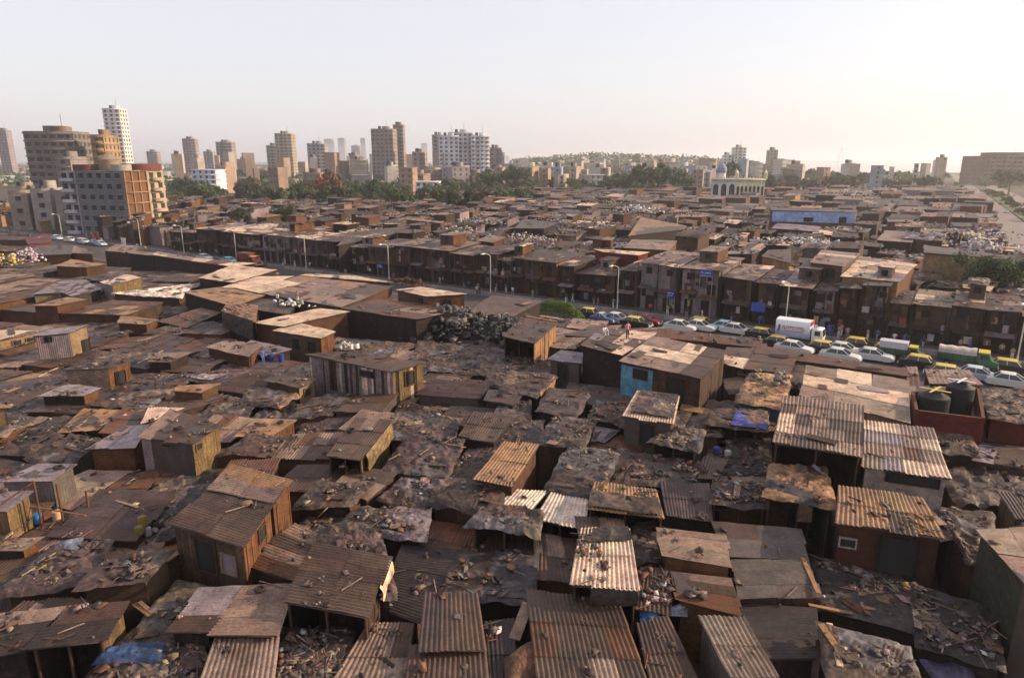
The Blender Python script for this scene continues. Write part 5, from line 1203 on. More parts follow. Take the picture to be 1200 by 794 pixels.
# small houses of the middle distance
GB = 'houses scattered among the trees'
hc = [(.42, .38, .35), (.36, .3, .24), (.32, .22, .16), (.27, .24, .23), (.46, .42, .37), (.24, .17, .13), (.3, .31, .35)]
nm = ['white', 'cream', 'tan', 'grey', 'ivory', 'brown', 'bluish']
UB = {}
for k in range(190):
    x = random.choice([random.uniform(195, 620), random.uniform(560, 1120), random.uniform(590, 1110)]) if k < 130 else random.uniform(500, 980); Y = random.uniform(430, 980) if k < 130 else random.uniform(438, 560)
    wpx = random.uniform(9, 26) * 560 / Y; yt = (random.uniform(178, 190) if x < 590 else random.uniform(185, 194)) if Y > 560 else random.uniform(194, 207)
    if 828 < x < 900 and Y < 560: continue
    if 925 < x < 1095 and random.random() < .6: continue
    if 925 < x < 1095: yt = random.uniform(191, 199); Y = random.uniform(430, 640)
    i = random.randrange(7); p = at_y(x, 188, Y)
    near = min(SKY, key=lambda r_: abs((r_[0] + r_[1]) / 2 - x))
    if hw_dist(p[:2]) < 30: continue
    lab = f"small {nm[i]} house {'behind' if Y > near[3] else 'below'} the {near[5]}"
    lab = ' '.join(lab.split()[:16])
    tower('distant_house', lab, x - wpx / 2, x + wpx / 2, yt, Y, None, R(random.uniform(-35, 35)), 3.1, 3.4, hc[i], (.12, .11, .11), sides='f', group=GB, win=Y < 500, roofbits=random.random() < (.4 if x < 590 else .12), band=.3 if random.random() < .4 else None, ww=1.5)
# long pinkish boundary wall and a low white depot
def longwall(x0, x1, y, Y, h, col, label):
    a, b = at_y(x0, y, Y), at_y(x1, y, Y); mb = MB(); L_ = b[0] - a[0]
    n = int(L_ / 4)
    for i in range(n): mb.box([a[0] + (i + .5) * L_ / n, Y, h / 2], (L_ / n - .05, .5, h), jit(col, .1)); mb.box([a[0] + i * L_ / n, Y - .1, h / 2 + .2], (.6, .8, h + .4), jit(col, .1))
    tag(mb.build('boundary_wall', M['farwall']), label, 'wall')
longwall(290, 430, 215, 430, 4.5, (.45, .34, .32), 'long pinkish boundary wall in front of the far trees')
tower('depot', 'long low white depot with two rows of windows', 486, 516, 213, 400, 10, 0, 3, 3, (.6, .57, .56), sides='f', group=GB, roofbits=False, band=.4)
tower('depot', 'low blue white depot left of the mauve towers', 222, 262, 199, 470, 14, R(-5), 3, 3.4, (.5, .52, .6), sides='f', group=GB, roofbits=False, band=.5)
def pylon():
    p = at_y(985, 188, 5200); root = empty('bridge_pylon', (p[0], p[1], 0)); tag(root, 'faint cable bridge pylon out over the sea', 'bridge')
    h = at_y(985, 172, 5200)[2]; mb = MB()
    mb.tube([-22, 0, 0], [0, 0, h], 3, (.4, .38, .38), 6); mb.tube([22, 0, 0], [0, 0, h], 3, (.4, .38, .38), 6); mb.build('pylon', M['farwall'], root)
    d = MB(); d.box([60, 0, 14], (900, 14, 3), (.4, .38, .38)); d.build('deck', M['farwall'], root)
pylon()

# ------------------------------------------------------------------ trees
def crown_mesh(n, seed, cols, flat=.75, leaf=.11, name='crown'):
    rs = np.random.default_rng(seed); k = 26
    cc = rs.normal(0, .48, (k, 3)) * [1, 1, flat * .75]; cc[:, 2] += .1
    cr = rs.uniform(.14, .36, k)
    idx = rs.integers(0, k, n); d = rs.normal(0, 1, (n, 3)); d /= np.linalg.norm(d, axis=1)[:, None]
    p = cc[idx] + d * cr[idx][:, None] * rs.uniform(.55, 1.05, n)[:, None]
    nrm = d + rs.normal(0, .5, (n, 3)); nrm /= np.linalg.norm(nrm, axis=1)[:, None]
    t = np.cross(nrm, rs.normal(0, 1, (n, 3))); t /= np.linalg.norm(t, axis=1)[:, None]; b = np.cross(nrm, t)
    sz = leaf * rs.uniform(.6, 1.3, n)[:, None]
    V = np.stack([p - t * sz, p - b * sz * .6, p + t * sz, p + b * sz * .6], 1).reshape(-1, 3)
    F = np.arange(n * 4).reshape(n, 4)
    base = np.array(cols)[rs.integers(0, len(cols), k)][idx] * rs.uniform(.75, 1.25, (n, 1))
    mb = MB(); mb.raw(V, F, base); o = mb.build(name, M['leaf']); me = o.data; bpy.data.objects.remove(o); return me
GRN = [(.05, .075, .022), (.07, .09, .03), (.038, .06, .022), (.09, .095, .035)]
CR = [crown_mesh(2300, 3, GRN, leaf=.085), crown_mesh(2300, 5, GRN, .6, leaf=.085), crown_mesh(1300, 8, [(.06, .07, .03), (.09, .085, .04), (.05, .055, .028)]), crown_mesh(1300, 9, [(.22, .09, .03), (.18, .08, .035), (.1, .08, .03)])]
CRB = crown_mesh(7000, 21, [(.035, .055, .02), (.05, .07, .025), (.07, .085, .03)], .7, .055)
def trunk_mesh():
    mb = MB(); mb.tube([0, 0, 0], [0, 0, 1], .10, (.10, .075, .055), 7, .06)
    for a in range(5):
        an = a * 1.3; mb.tube([0, 0, .7 + .05 * a], [.35 * math.cos(an), .35 * math.sin(an), 1.5], .045, (.09, .07, .05), 5, .015)
    o = mb.build('trunk', M['bark']); me = o.data; bpy.data.objects.remove(o); return me
TRK = trunk_mesh()
GT = 'trees of the middle distance'
def tree(x, y, r, h, me, label, kind='broadleaf_tree', group=GT, z=0):
    root = empty(kind, (x, y, z), random.uniform(0, 6)); tag(root, label, 'tree', group)
    o = bpy.data.objects.new('crown', me); COL.objects.link(o); o.parent = root; o.location = (0, 0, h - r * .75); o.scale = (r, r, r * .95)
    o = bpy.data.objects.new('trunk', TRK); COL.objects.link(o); o.parent = root; o.scale = (max(r * .7, .5), max(r * .7, .5), h * .55)
    return root
def tree_px(px, py, rpx, Y, me, label, **k):
    p = at_y(px, py, Y); r = rpx * Y / FPX; return tree(p[0], Y, r * 1.15, max(p[2] + r * .8, r * 1.3), me, label, **k)
tree_px(1167, 319, 30, 93, CRB, 'large round dark tree standing behind the far row of houses')
tree_px(279, 251, 11, 190, CRB, 'dark round tree among roofs before the pale blue house')
tree_px(333, 250, 13, 200, CRB, 'spreading dark tree among roofs behind the pale blue house')
for (x, y, r, Y, m, lab) in [(382, 216, 17, 330, 3, 'orange brown tree turning colour'), (345, 226, 15, 310, 0, 'green tree right of the sunken yard'), (316, 228, 12, 310, 1, 'small green tree left of the orange tree'),
    (437, 222, 16, 320, 0, 'light green spreading tree right of the orange tree'), (462, 231, 12, 270, 0, 'dark bush tree between roofs'), (527, 230, 17, 270, 1, 'flat topped dark tree among the roofs'), (555, 229, 14, 270, 1, 'second flat topped tree among the roofs'),
    (410, 226, 14, 330, 0, 'smoky green tree below the orange tree'), (600, 207, 17, 430, 0, 'tall tree below the brown block'), (575, 210, 15, 440, 0, 'dark tree below the white complex'), (772, 207, 20, 400, 0, 'broad dark tree left of the arcaded hall'), (752, 203, 15, 410, 0, 'dark tree behind the broad one'),
    (204, 231, 10, 300, 0, 'green tree beside the corner block'), (855, 197, 10, 500, 0, 'yellow green tree behind the dome'), (1085, 212, 9, 430, 0, 'lone green tree left of the highway'), (980, 212, 13, 480, 0, 'tree clump before the sea'), (1185, 208, 12, 470, 2, 'brownish tree under the terraced block')]:
    tree_px(x, y, r, Y, CR[m], lab)
for k in range(190):
    x = random.uniform(190, 1110) if k < 95 else random.uniform(560, 960); Y = random.uniform(390, 900) if k < 130 else random.uniform(432, 560); r = random.uniform(3.5, 7); p = at_y(x, 188, Y)
    if hw_dist(p[:2]) < 22 or (825 < x < 900 and Y < 520): continue
    near = min(SKY, key=lambda r_: abs((r_[0] + r_[1]) / 2 - x))
    tree(p[0], Y, r, random.uniform(7, 14), CR[random.choice([0, 0, 1, 2])], f"hazy tree in the belt below the {near[5]}", kind='belt_tree', group='belt of trees before the skyline')
for k in range(70):
    x = random.uniform(196, 640) if k < 50 else random.uniform(20, 235); Y = random.uniform(305, 430) if k < 50 else random.uniform(188, 300); p = at_y(x, 188, Y); r = random.uniform(3.5, 7) if k < 50 else random.uniform(2, 3.6)
    if not nearblock(np.array([p[0], Y])): continue
    tree(p[0], Y, r, r * random.uniform(1.4, 2.0), CR[random.choice([0, 1, 1, 2])], 'smoky green tree in the grove behind the slum' if k < 50 else 'small dark tree among the stalls near the corner block', kind='grove_tree', group='grove behind the slum' if k < 50 else 'trees among the stalls')
for k in range(46):
    u = k / 45; i = min(int(u * 2), 1); a = HWP[i] * (1 - (u * 2 - i)) + HWP[i + 1] * (u * 2 - i)
    if k % 3 == 0 : a = a + random.choice([-1, 1]) * np.array([15.0, -6.0])
    tree(a[0] + random.uniform(-1.5, 1.5), a[1], random.uniform(1.4, 3.0), random.uniform(2.2, 4.6), CR[0], 'bushy tree on the green strip of the highway', kind='verge_tree', group='trees on the highway strip')
def sm(u): u = np.clip(u, 0, 1); return u * u * (3 - 2 * u)
def rise(X, Y):                               # the land climbs gently behind the slum, right of centre
    r = np.asarray(X) / np.maximum(np.asarray(Y), 1)
    return 20 * sm((Y - 640) / 650) * sm((r + .10) / .14) * (1 - sm((r - .26) / .09)) * (.75 + .5 * vn(np.asarray(X) * .006, np.asarray(Y) * .004, 8))
def hill():
    Y = np.linspace(630, 2700, 60); r = np.linspace(-.14, .52, 70); RR, YY = np.meshgrid(r, Y); X = RR * YY
    P = np.stack([X, YY, rise(X, YY) - .2], -1); mb = MB(); mb.grid(P[::-1], (.075, .062, .045)); tag(mb.build('hill', M['dirt'], smooth=True), kind='structure')
hill()
def wood():
    mb = MB(); n = 36000
    x = rng.uniform(-1, 1, n); Y = rng.uniform(560, 2600, n); X = x * Y * .78
    keep = (np.abs(X - 0.62 * Y) > 30) & ~((X > .36 * Y) & (Y > 760)); X, Y = X[keep], Y[keep]; n = len(X)
    hgt = (11 + 7 * (X > 0)) * (fbm(X * .02, Y * .02, 3) + .2)
    hgt = hgt * np.where((X > -.05 * Y), .8, 1); z = rng.uniform(0, 1, n) ** .6 * hgt + rise(X, Y); s = rng.uniform(1.2, 3.2, n)
    a = rng.uniform(0, 6.28, n); t = np.stack([np.cos(a), np.sin(a), rng.uniform(-.5, .5, n)], 1) * s[:, None]; b = np.stack([-np.sin(a) * .3, np.cos(a) * .3, np.ones(n)], 1) * s[:, None] * .7
    p = np.stack([X, Y, z], 1)
    V = np.stack([p - t, p - b, p + t, p + b], 1).reshape(-1, 3)
    mb.raw(V, np.arange(n * 4).reshape(n, 4), np.array(GRN)[rng.integers(0, 4, n)])
    tag(mb.build('distant_woodland', M['leaf']), 'far dark tree cover reaching the horizon', kind='stuff')
wood()
def far_town():
    mb = MB()
    for k in range(2300):
        Y = random.uniform(600, 2600) if k < 1300 else random.uniform(700, 1500); x = random.uniform(-.8, .62) * Y
        if x > .36 * Y and Y > 620: continue
        if hw_dist(np.array([x, Y])) < 22: continue
        mb.box([x, Y, float(rise(x, Y))], (random.uniform(6, 17), random.uniform(6, 14), 2 * random.uniform(3, 8) * (1 if random.random() < .9 else 1.6)), jit(random.choice(hc), .2), rz=random.uniform(-.6, .6))
    tag(mb.build('far_town', M['farwall']), 'mass of tiny far town houses fading at the horizon', kind='stuff')
far_town()
# ------------------------------------------------------------------ vehicles
HD = math.atan2(KD[1], KD[0])
def wheel_parts(root, xs, y, r=.31, w=.18):
    for x in xs:
        for s in (-1, 1):
            mb = MB(); mb.tube([x, s * y - w / 2, r], [x, s * y + w / 2, r], r, (.02, .02, .02), 14); o = mb.build('wheel', M['rubber'], root)
            m2 = MB(); m2.tube([x, s * y - w / 2 - .012, r], [x, s * y + w / 2 + .012, r], r * .55, (.35, .35, .36), 10); m2.build('rim', M['metal'], o)

def sedan(body, roof, label_root='car', boxy=False, L_=4.3, chrome=(.5, .5, .5)):
    root = empty(label_root, (0, 0, 0)); h = L_ / 2; wb = .80
    lo = [(-h, .32), (-h + .25, .22), (h - .3, .22), (h, .35), (h + .02, .62), (h - .25, .78), (h - 1.25, .9), (-h + .75, .92), (-h + .05, .86)] if not boxy else \
         [(-h, .34), (-h + .15, .25), (h - .2, .25), (h, .36), (h + .02, .74), (h - .12, .86), (h - 1.2, .94), (-h + .8, .95), (-h + .06, .90)]
    mb = MB(); mid = [(x * .995, z) for x, z in lo]
    ins = [(x * .98, z - (.0 if z < .5 else .05)) for x, z in lo]
    mb.extrude(lo, -wb + .1, wb - .1, body); mb.extrude(ins, -wb, -wb + .1, body, lo); mb.extrude(lo, wb - .1, wb, body, ins)
    mb.build('body', M['paint'], root)
    x0, x1 = (-h + .62, h - 1.15) if not boxy else (-h + .62, h - 1.22)
    r0, r1 = (x0 + .55, x1 - .75) if not boxy else (x0 + .38, x1 - .42)
    zt = 1.43; B = np.array([[x0, -wb + .06, .9], [x1, -wb + .06, .9], [x1, wb - .06, .9], [x0, wb - .06, .9]]); T = np.array([[r0, -wb + .24, zt - .05], [r1, -wb + .24, zt - .05], [r1, wb - .24, zt - .05], [r0, wb - .24, zt - .05]])
    m_ = (x0 + x1) / 2                                   # pillars as thin posts, glass between them
    for a_, b_ in [(B[i], T[i]) for i in range(4)] + [([m_, s * (wb - .06), .9], [m_, s * (wb - .24), zt - .05]) for s in (-1, 1)]:
        pl = MB(); pl.tube(a_, b_, .045, roof, 6); pl.build('pillar', M['paint'], root)
    rf = MB(); U = np.vstack([T]) ; C_ = T.mean(0)
    T2 = C_ + (T - C_) * [.86, .8, 1] + [0, 0, .07]
    rf.hexa(C_ + (T - C_) * [1.05, 1.05, 1] - [0, 0, .02], T, roof); rf.hexa(T, T2, roof); rf.build('roof', M['paint'], root)
    for (i, j) in ((0, 1), (1, 2), (2, 3), (3, 0)):
        g = MB(); g.quad(B[i], B[j], T[j] - [0, 0, .02], T[i] - [0, 0, .02], (.03, .03, .03)); g.build('window', M['glass'], root)
    for s in (-1, 1):
        l = MB(); l.tube([h - .06, s * .58, .62], [h + .03, s * .58, .60], .10, (.7, .7, .65), 10); l.build('headlight', M['plastic'], root)
        l = MB(); l.box([-h + .01, s * .6, .70], (.06, .22, .14), (.35, .02, .02)); l.build('tail_light', M['plastic'], root)
    for s in (-1, 1):
        b = MB(); b.box([s * (h + .03), 0, .42], (.12, wb * 1.9, .14), chrome); b.build('bumper', M['metal'], root)
    wheel_parts(root, (-h + .82, h - .85), wb - .12)
    return root
BLK, WH_, YL = (.02, .02, .021), (.58, .56, .53), (.60, .42, .08)
P_TAXI = sedan(BLK, YL, 'taxi', True); P_WH = sedan(WH_, WH_, 'car'); P_BL = sedan((.36, .40, .50), (.5, .53, .60), 'car'); P_RED = sedan((.2, .02, .02), (.24, .03, .03), 'car', L_=3.7)
P_BLU = sedan((.07, .10, .2), (.4, .43, .48), 'car', L_=3.7); P_CY = sedan((.25, .5, .6), (.4, .6, .65), 'car')
GV = 'vehicles queueing on the road'
first = set()
def put(proto, px, py, label, cat, flip=False, da=0.0, z=0.0, name=None, scale=1.0):
    p = at(px, py, z)
    if proto.name not in first: first.add(proto.name); o = proto
    else: o = copy_tree(proto)
    t, s = road_ts(p); s = min(max(s, 2.0), RW - 1.1); p = road(t, s, .012)
    o.location = Vector(p); o.rotation_euler = (0, 0, HD + (math.pi if flip else 0) + da)
    tag(o, label, cat, GV); return o
for a in [(P_TAXI,894,397,'black taxi with yellow roof just behind the white lorry','taxi'), (P_TAXI,914,407,'yellow roofed taxi below the white lorry box','taxi'), (P_WH,930,413,'white car half hidden beside the white lorry','car'),
          (P_TAXI,965,413,'yellow roofed taxi right under the white lorry cab','taxi'), (P_WH,988,415,'white car with dark windows ahead of the white lorry','car'), (P_TAXI,1006,409,'taxi between the white lorry and the grey box van','taxi'),
          (P_WH,984,422,'low white car showing only its roof over the red ridge','car'), (P_WH,1022,422,'clean white saloon behind the grey box van','car'), (P_TAXI,1040,417,'taxi hidden behind the grey box van','taxi'),
          (P_TAXI,1079,431,'black taxi in front of the grey box van','taxi'), (P_TAXI,1110,443,'black taxi touching the pale blue saloon','taxi'), (P_BL,1145,445,'pale blue white saloon beside the black water tanks','car'),
          (P_TAXI,1182,436,'taxi ahead of the green tarpaulin truck','taxi'), (P_WH,1184,453,'white car peeping over the red walled house','car'),
          (P_BL,723,378,'pale blue hatchback standing beside the lamp post','car'), (P_RED,759,380,'red car by the terrace house','car'), (P_TAXI,745,383,'black taxi next to the red car','taxi'), (P_BLU,707,378,'dark blue car beyond the leafy shrub','car'), (P_TAXI,692,372,'black taxi with pale roof at the end of the shrub','taxi'),
          (P_WH,797,387,'white car nose behind the long rust roof','car'), (P_WH,820,387,'white saloon in the middle of the gap before the lorry','car'), (P_TAXI,826,381,'taxi behind the white saloon','taxi'), (P_CY,851,388,'pale turquoise car behind the cream one','car'), (P_WH,863,391,'cream white car behind the taxi and lorry','car'),
          (P_BL,67,281,'pale blue car beyond the low red shed','car'), (P_WH,86,283,'first white car parked at the bend','car'), (P_BL,95,285,'pale blue car parked at the bend','car'), (P_WH,104,285,'second white car parked at the bend','car'), (P_BLU,112,287,'dark blue car parked at the bend','car'), (P_BL,119,288,'last pale blue car parked at the bend','car'),
          (P_WH,253,303,'white car roof below the market shed','car'), (P_CY,289,306,'pale green white car near the red truck','car')]:
    put(*a, da=random.uniform(-.05, .05))

for k in range(9):                            # far traffic on the highway
    u = (k + .5) / 9 * 1.9; i = int(u); u -= i; a, b = HWP[i], HWP[i + 1]; d = (b - a) / np.linalg.norm(b - a); sd_ = random.choice([-1, 1]); p = a * (1 - u) + b * u + np.array([-d[1], d[0]]) * sd_ * random.uniform(5, 12)
    o = copy_tree(random.choice([P_WH, P_BL, P_TAXI, P_RED])); o.location = (p[0], p[1], .02); o.rotation_euler = (0, 0, math.atan2(d[1], d[0]) + (math.pi if sd_ > 0 else 0)); tag(o, 'small far car driving along the highway', 'car', 'far traffic on the highway')
def lorry():
    root = empty('lorry', (0, 0, 0)); w = (.72, .72, .74)
    c = MB(); c.box([-.6, 0, .72], (6.2, .9, .22), (.05, .05, .055)); c.build('chassis', M['metal'], root)
    b = MB(); an = np.linspace(0, math.pi, 9); W2 = 1.12; prof = [(-W2, .95), (W2, .95)] + [(W2 * math.cos(t), 2.95 + .14 * math.sin(t)) for t in an]
    A = np.array([[-4.0, y, z] for y, z in prof]); Bq = np.array([[1.0, y, z] for y, z in prof]); k = len(prof)
    b.raw(np.vstack([A, Bq]), [[i, (i + 1) % k, k + (i + 1) % k, k + i] for i in range(k)][::1], w)
    for ring in (A, Bq): b.raw(np.vstack([ring, ring.mean(0)]), [[i, (i + 1) % k, k] for i in range(k)], w)
    b.build('cargo_box', M['paint'], root)
    e = MB(); e.box([1.03, 0, 2.8], (.12, 2.1, .5), (.45, .08, .08)); e.build('red_edge', M['paint'], root)
    # lettering painted on both flanks: an upper red line in script, a thin red line below, a dark figure at the tail
    for s in (-1, 1):
        l = MB(); y = s * 1.135
        x = -2.95 
        for i in range(11):
            wd = random.uniform(.16, .27); hh = random.choice([.34, .34, .5])
            l.box([x, y, 2.12], (.07, .02, hh), (.45, .04, .10)); l.box([x + wd / 2, y, 2.12 + random.choice([-.14, .14])], (wd, .02, .07), (.45, .04, .10)); x += wd + .07
        l.box([-1.3, y, 1.74], (2.6, .02, .07), (.45, .04, .10))
        l.build('lettering', M['paint'], root)
        f = MB(); f.box([-3.45, y, 2.1], (.28, .02, .62), (.10, .05, .22)); f.box([-3.55, y + .004 * s, 1.7], (.2, .02, .4), (.12, .06, .25)); f.build('painted_emblem', M['paint'], root)
        g = MB(); g.box([-1.5, y, 1.32], (4.6, .016, .42), (.36, .38, .62)); g.build('blue_band', M['paint'], root)
    cb = MB(); cb.extrude([(1.25, .6), (2.75, .6), (2.85, 1.35), (2.6, 2.25), (1.25, 2.3)], -1.0, 1.0, w); cb.build('cab', M['paint'], root)
    for s in (-1, 1):
        g = MB(); g.box([2.05, s * 1.005, 1.8], (.8, .03, .55), (.03, .03, .03)); g.build('window', M['glass'], root)
        l = MB(); l.tube([2.78, s * .7, .85], [2.84, s * .7, .85], .12, (.7, .7, .6), 10); l.build('headlight', M['plastic'], root)
    g = MB(); g.hexa(np.array([[2.80, -.85, 1.45], [2.86, -.85, 1.42], [2.86, .85, 1.42], [2.80, .85, 1.45]]), np.array([[2.60, -.8, 2.15], [2.66, -.8, 2.12], [2.66, .8, 2.12], [2.60, .8, 2.15]]), (.03, .03, .03)); g.build('windscreen', M['glass'], root)
    st = MB(); st.box([2.86, 0, .62], (.14, 2.0, .2), (.5, .2, .05)); st.build('bumper', M['metal'], root)
    wheel_parts(root, (-2.7, 2.0), .9, .42, .26); return root
lr = lorry(); lr.scale = (.8, .95, 1.02)
tag(put(lr, 941, 404, 'white box lorry with faded red lettering on its side', 'lorry'), cat='lorry')

def truck(cab, bed, load, tarp_arch, label, grey=False):
    root = empty('truck', (0, 0, 0))
    c = MB(); c.box([-.6, 0, .72], (5.8, .9, .22), (.05, .05, .055)); c.build('chassis', M['metal'], root)
    b = MB(); b.box([-1.5, 0, .98], (4.2, 2.1, .12), bed)
    for s in (-1, 1): b.box([-1.5, s * 1.02, 1.4], (4.2, .06, .8), bed)
    b.box([-3.57, 0, 1.4], (.06, 2.1, .8), bed)
    for k in range(6):
        for s in (-1, 1): b.box([-3.4 + k * .77, s * 1.07, 1.4], (.07, .05, .86), np.array(bed) * .6)
    b.build('cargo_bed', M['paint'], root)
    t = MB(); k = 7; an = np.linspace(0, math.pi, k)
    if tarp_arch:
        U, V = np.meshgrid(np.linspace(-3.5, .5, 16), an)
        P = np.stack([U, 1.0 * np.cos(V), 1.78 + .75 * np.sin(V) ** .5 + .05 * np.sin(U * 5)], -1); t.grid(P[:, ::-1], load)
        t.hexa(np.array([[-3.5, -1, 1.6], [.5, -1, 1.6], [.5, 1, 1.6], [-3.5, 1, 1.6]]), np.array([[-3.5, -.98, 2.25], [.5, -.98, 2.25], [.5, .98, 2.25], [-3.5, .98, 2.25]]), load)
        t.build('tarpaulin', M['cloth'], root)
    else:
        t.box([-1.5, 0, 2.25], (3.9, 2.0, 1.0), load); t.box([-1.5, 0, 2.8], (4.0, 2.1, .1), np.array(load) * 1.1); t.build('cargo_box', M['paint'], root)
    cb = MB(); cb.extrude([(.75, .6), (2.75, .6), (2.8, 1.2), (2.1, 1.4), (1.75, 2.2), (.75, 2.25)], -.95, .95, cab); cb.build('cab', M['paint'], root)
    r = MB(); r.box([1.25, 0, 2.29], (1.2, 1.9, .12), (.65, .48, .08)); r.build('visor_roof', M['paint'], root)
    for s in (-1, 1):
        g = MB(); g.box([1.3, s * .955, 1.75], (.7, .03, .5), (.03, .03, .03)); g.build('window', M['glass'], root)
        l = MB(); l.tube([2.75, s * .7, .9], [2.84, s * .7, .9], .12, (.7, .7, .6), 10); l.build('headlight', M['plastic'], root)
    b = MB(); b.box([2.86, 0, .62], (.14, 1.9, .2), (.65, .48, .08)); b.build('bumper', M['metal'], root)
    wheel_parts(root, (-2.5, 1.8), .86, .42, .24); return root
t1 = truck((.03, .12, .06), (.03, .10, .05), (.50, .42, .38), True, ''); t1.scale = (.88,) * 3; t2 = truck((.05, .10, .05), (.05, .10, .06), (.50, .48, .52), False, ''); t2.scale = (.72,) * 3
put(t1, 1136, 431, 'green truck under a pale tarpaulin with yellow cab roof', 'truck')
put(t2, 1058, 421, 'grey box van with a dark green cab', 'truck')
put(truck((.16, .025, .02), (.14, .03, .025), (.15, .04, .03), False, ''), 330, 307, 'red truck parked before the pale blue washed house', 'truck')

# ------------------------------------------------------------------ street lamps
GL = 'street lamps along the road'
def lamp():
    root = empty('street_lamp', (0, 0, 0)); c = (.62, .57, .5)
    b = MB(); b.tube([0, 0, 0], [0, 0, .9], .12, c, 10, .11); b.build('base', M['metal'], root)
    p = MB(); p.tube([0, 0, .9], [0, 0, 6.6], .085, c, 8, .055); p.build('pole', M['metal'], root)
    a = MB(); a.tube([0, 0, 6.55], [-.25, -.5, 6.85], .045, c, 6); a.tube([-.25, -.5, 6.85], [-.5, -1.1, 6.92], .04, c, 6); a.build('arm', M['metal'], root)
    h = MB(); h.hexa(np.array([[-.75, -1.75, 6.86], [-.55, -1.75, 6.86], [-.38, -1.0, 6.86], [-.6, -1.0, 6.86]]), np.array([[-.72, -1.7, 7.0], [-.58, -1.7, 7.0], [-.42, -1.05, 7.04], [-.56, -1.05, 7.04]]), (.5, .48, .46)); h.build('lamp_head', M['metal'], root)
    return root
LP = lamp(); fl = True
for px, py, lab in [(919, 391.5, 'street lamp beside the white lorry'), (723, 365.5, 'street lamp above the pale blue hatchback'), (574.5, 346, 'street lamp in front of the slim white fronted house'), (455.5, 330.3, 'street lamp by the blue shop board'),
                    (358, 317.5, 'street lamp right of the red truck'), (277, 306.6, 'street lamp before the market shed'), (215, 298.5, 'reddish lamp post before the market stalls'), (1191, 428.6, 'street lamp in front of the very last houses'), (72, 279.6, 'lamp post among the parked cars at the bend')]:
    o = LP if fl else copy_tree(LP); fl = False
    t, s = road_ts(at(px, py)); o.location = Vector(road(t, -.55, .14)); o.rotation_euler = (0, 0, HD); tag(o, lab, 'street lamp', GL)
def twin():
    p = at(163, 292); t, s = road_ts(p); p = road(t, -.55, .14)
    root = empty('twin_arm_lamp', p, HD); tag(root, 'street lamp with two long arms below the corner block', 'street lamp', GL); c = (.55, .5, .45)
    a = MB(); a.tube([0, 0, 0], [0, 0, 7.5], .11, c, 8, .07); a.build('pole', M['metal'], root)
    for s in (-1, 1):
        a = MB(); a.tube([0, 0, 7.4], [s * 2.6, 0, 8.0], .06, c, 6); a.build('arm', M['metal'], root)
        h = MB(); h.box([s * 2.9, 0, 8.0], (.9, .28, .14), (.55, .53, .5)); h.build('lamp_head', M['metal'], root)
twin()

# ------------------------------------------------------------------ blue signboards, red banners, white hoarding
def board(px, py, w, h, s, label, rows, col=(.02, .035, .28), txt=(.62, .62, .7), name='signboard', post=True):
    t, p = facade_t(px, s); z = at_y(px, py, p[1])[2]; root = empty(name, (p[0], p[1], 0), HD); tag(root, label, 'sign', 'signs along the far pavement')
    b = MB(); b.box([0, 0, z], (w, .08, h), col); b.build('panel', M['paint'], root)
    l = MB()
    for (dz, ww, hh, letters) in rows:
        if not letters: l.box([0, -.045, z + dz], (ww, .02, hh), txt); continue
        x = -ww / 2
        while x < ww / 2 - .1:
            a = random.uniform(.14, .24); l.box([x, -.045, z + dz + .0], (.05, .02, hh), txt); l.box([x + a / 2, -.045, z + dz + random.choice([-.36, 0, .36]) * hh], (a, .02, .06), txt)
            if random.random() < .5: l.box([x + a, -.045, z + dz], (.05, .02, hh * .8), txt)
            x += a + .11
    l.build('lettering', M['paint'], root)
    if post:
        for sx in (-1, 1):
            pp = MB(); pp.tube([sx * w * .45, .09, 0.14], [sx * w * .45, .09, z], .05, (.25, .24, .23), 6); pp.build('post', M['metal'], root)
board(827, 320.0, 1.95, .95, SF + .85, 'largest blue signboard with white lettering under a roof edge', [(.06, 1.5, .30, True), (-.38, 1.9, .06, False)])
board(787, 344, 1.2, .95, SF + 1.6, 'smaller blue signboard with two white lines', [(.08, .9, .24, True), (-.28, .95, .1, True)])
board(446, 311, 1.5, 1.0, SF + 1.0, 'blue shop board with white lines behind the street lamp', [(.0, 1.0, .24, True), (-.3, 1.1, .12, True)])
board(151.5, 283, 2.3, 2.0, -1.5, 'blank white hoarding beside the twin arm lamp', [], (.66, .62, .62))
board(117, 277, .9, 2.4, -1.8, 'first tall red banner at the bend', [], (.45, .04, .03), name='banner'); board(123.5, 277, .9, 2.4, -1.8, 'second tall red banner at the bend', [], (.45, .05, .03), name='banner')
# blue awning cloth
tq = facade_t(890, SF + .6)[1]
mb = MB(); U, V = np.meshgrid(np.linspace(0, 1, 10), np.linspace(0, 1, 5)); P = np.stack([U * 1.9, -.1 - .25 * V + .05 * np.sin(U * 9), -V * 1.2], -1); mb.grid(P, (.04, .07, .28)); o = mb.build('awning_cloth', M['cloth'])
o.location = (tq[0] - .9, tq[1] - .3, at_y(890, 353, tq[1])[2]); o.rotation_euler = (0, 0, HD); tag(o, 'deep blue cloth hung on the grey house below its roof', 'awning', None)

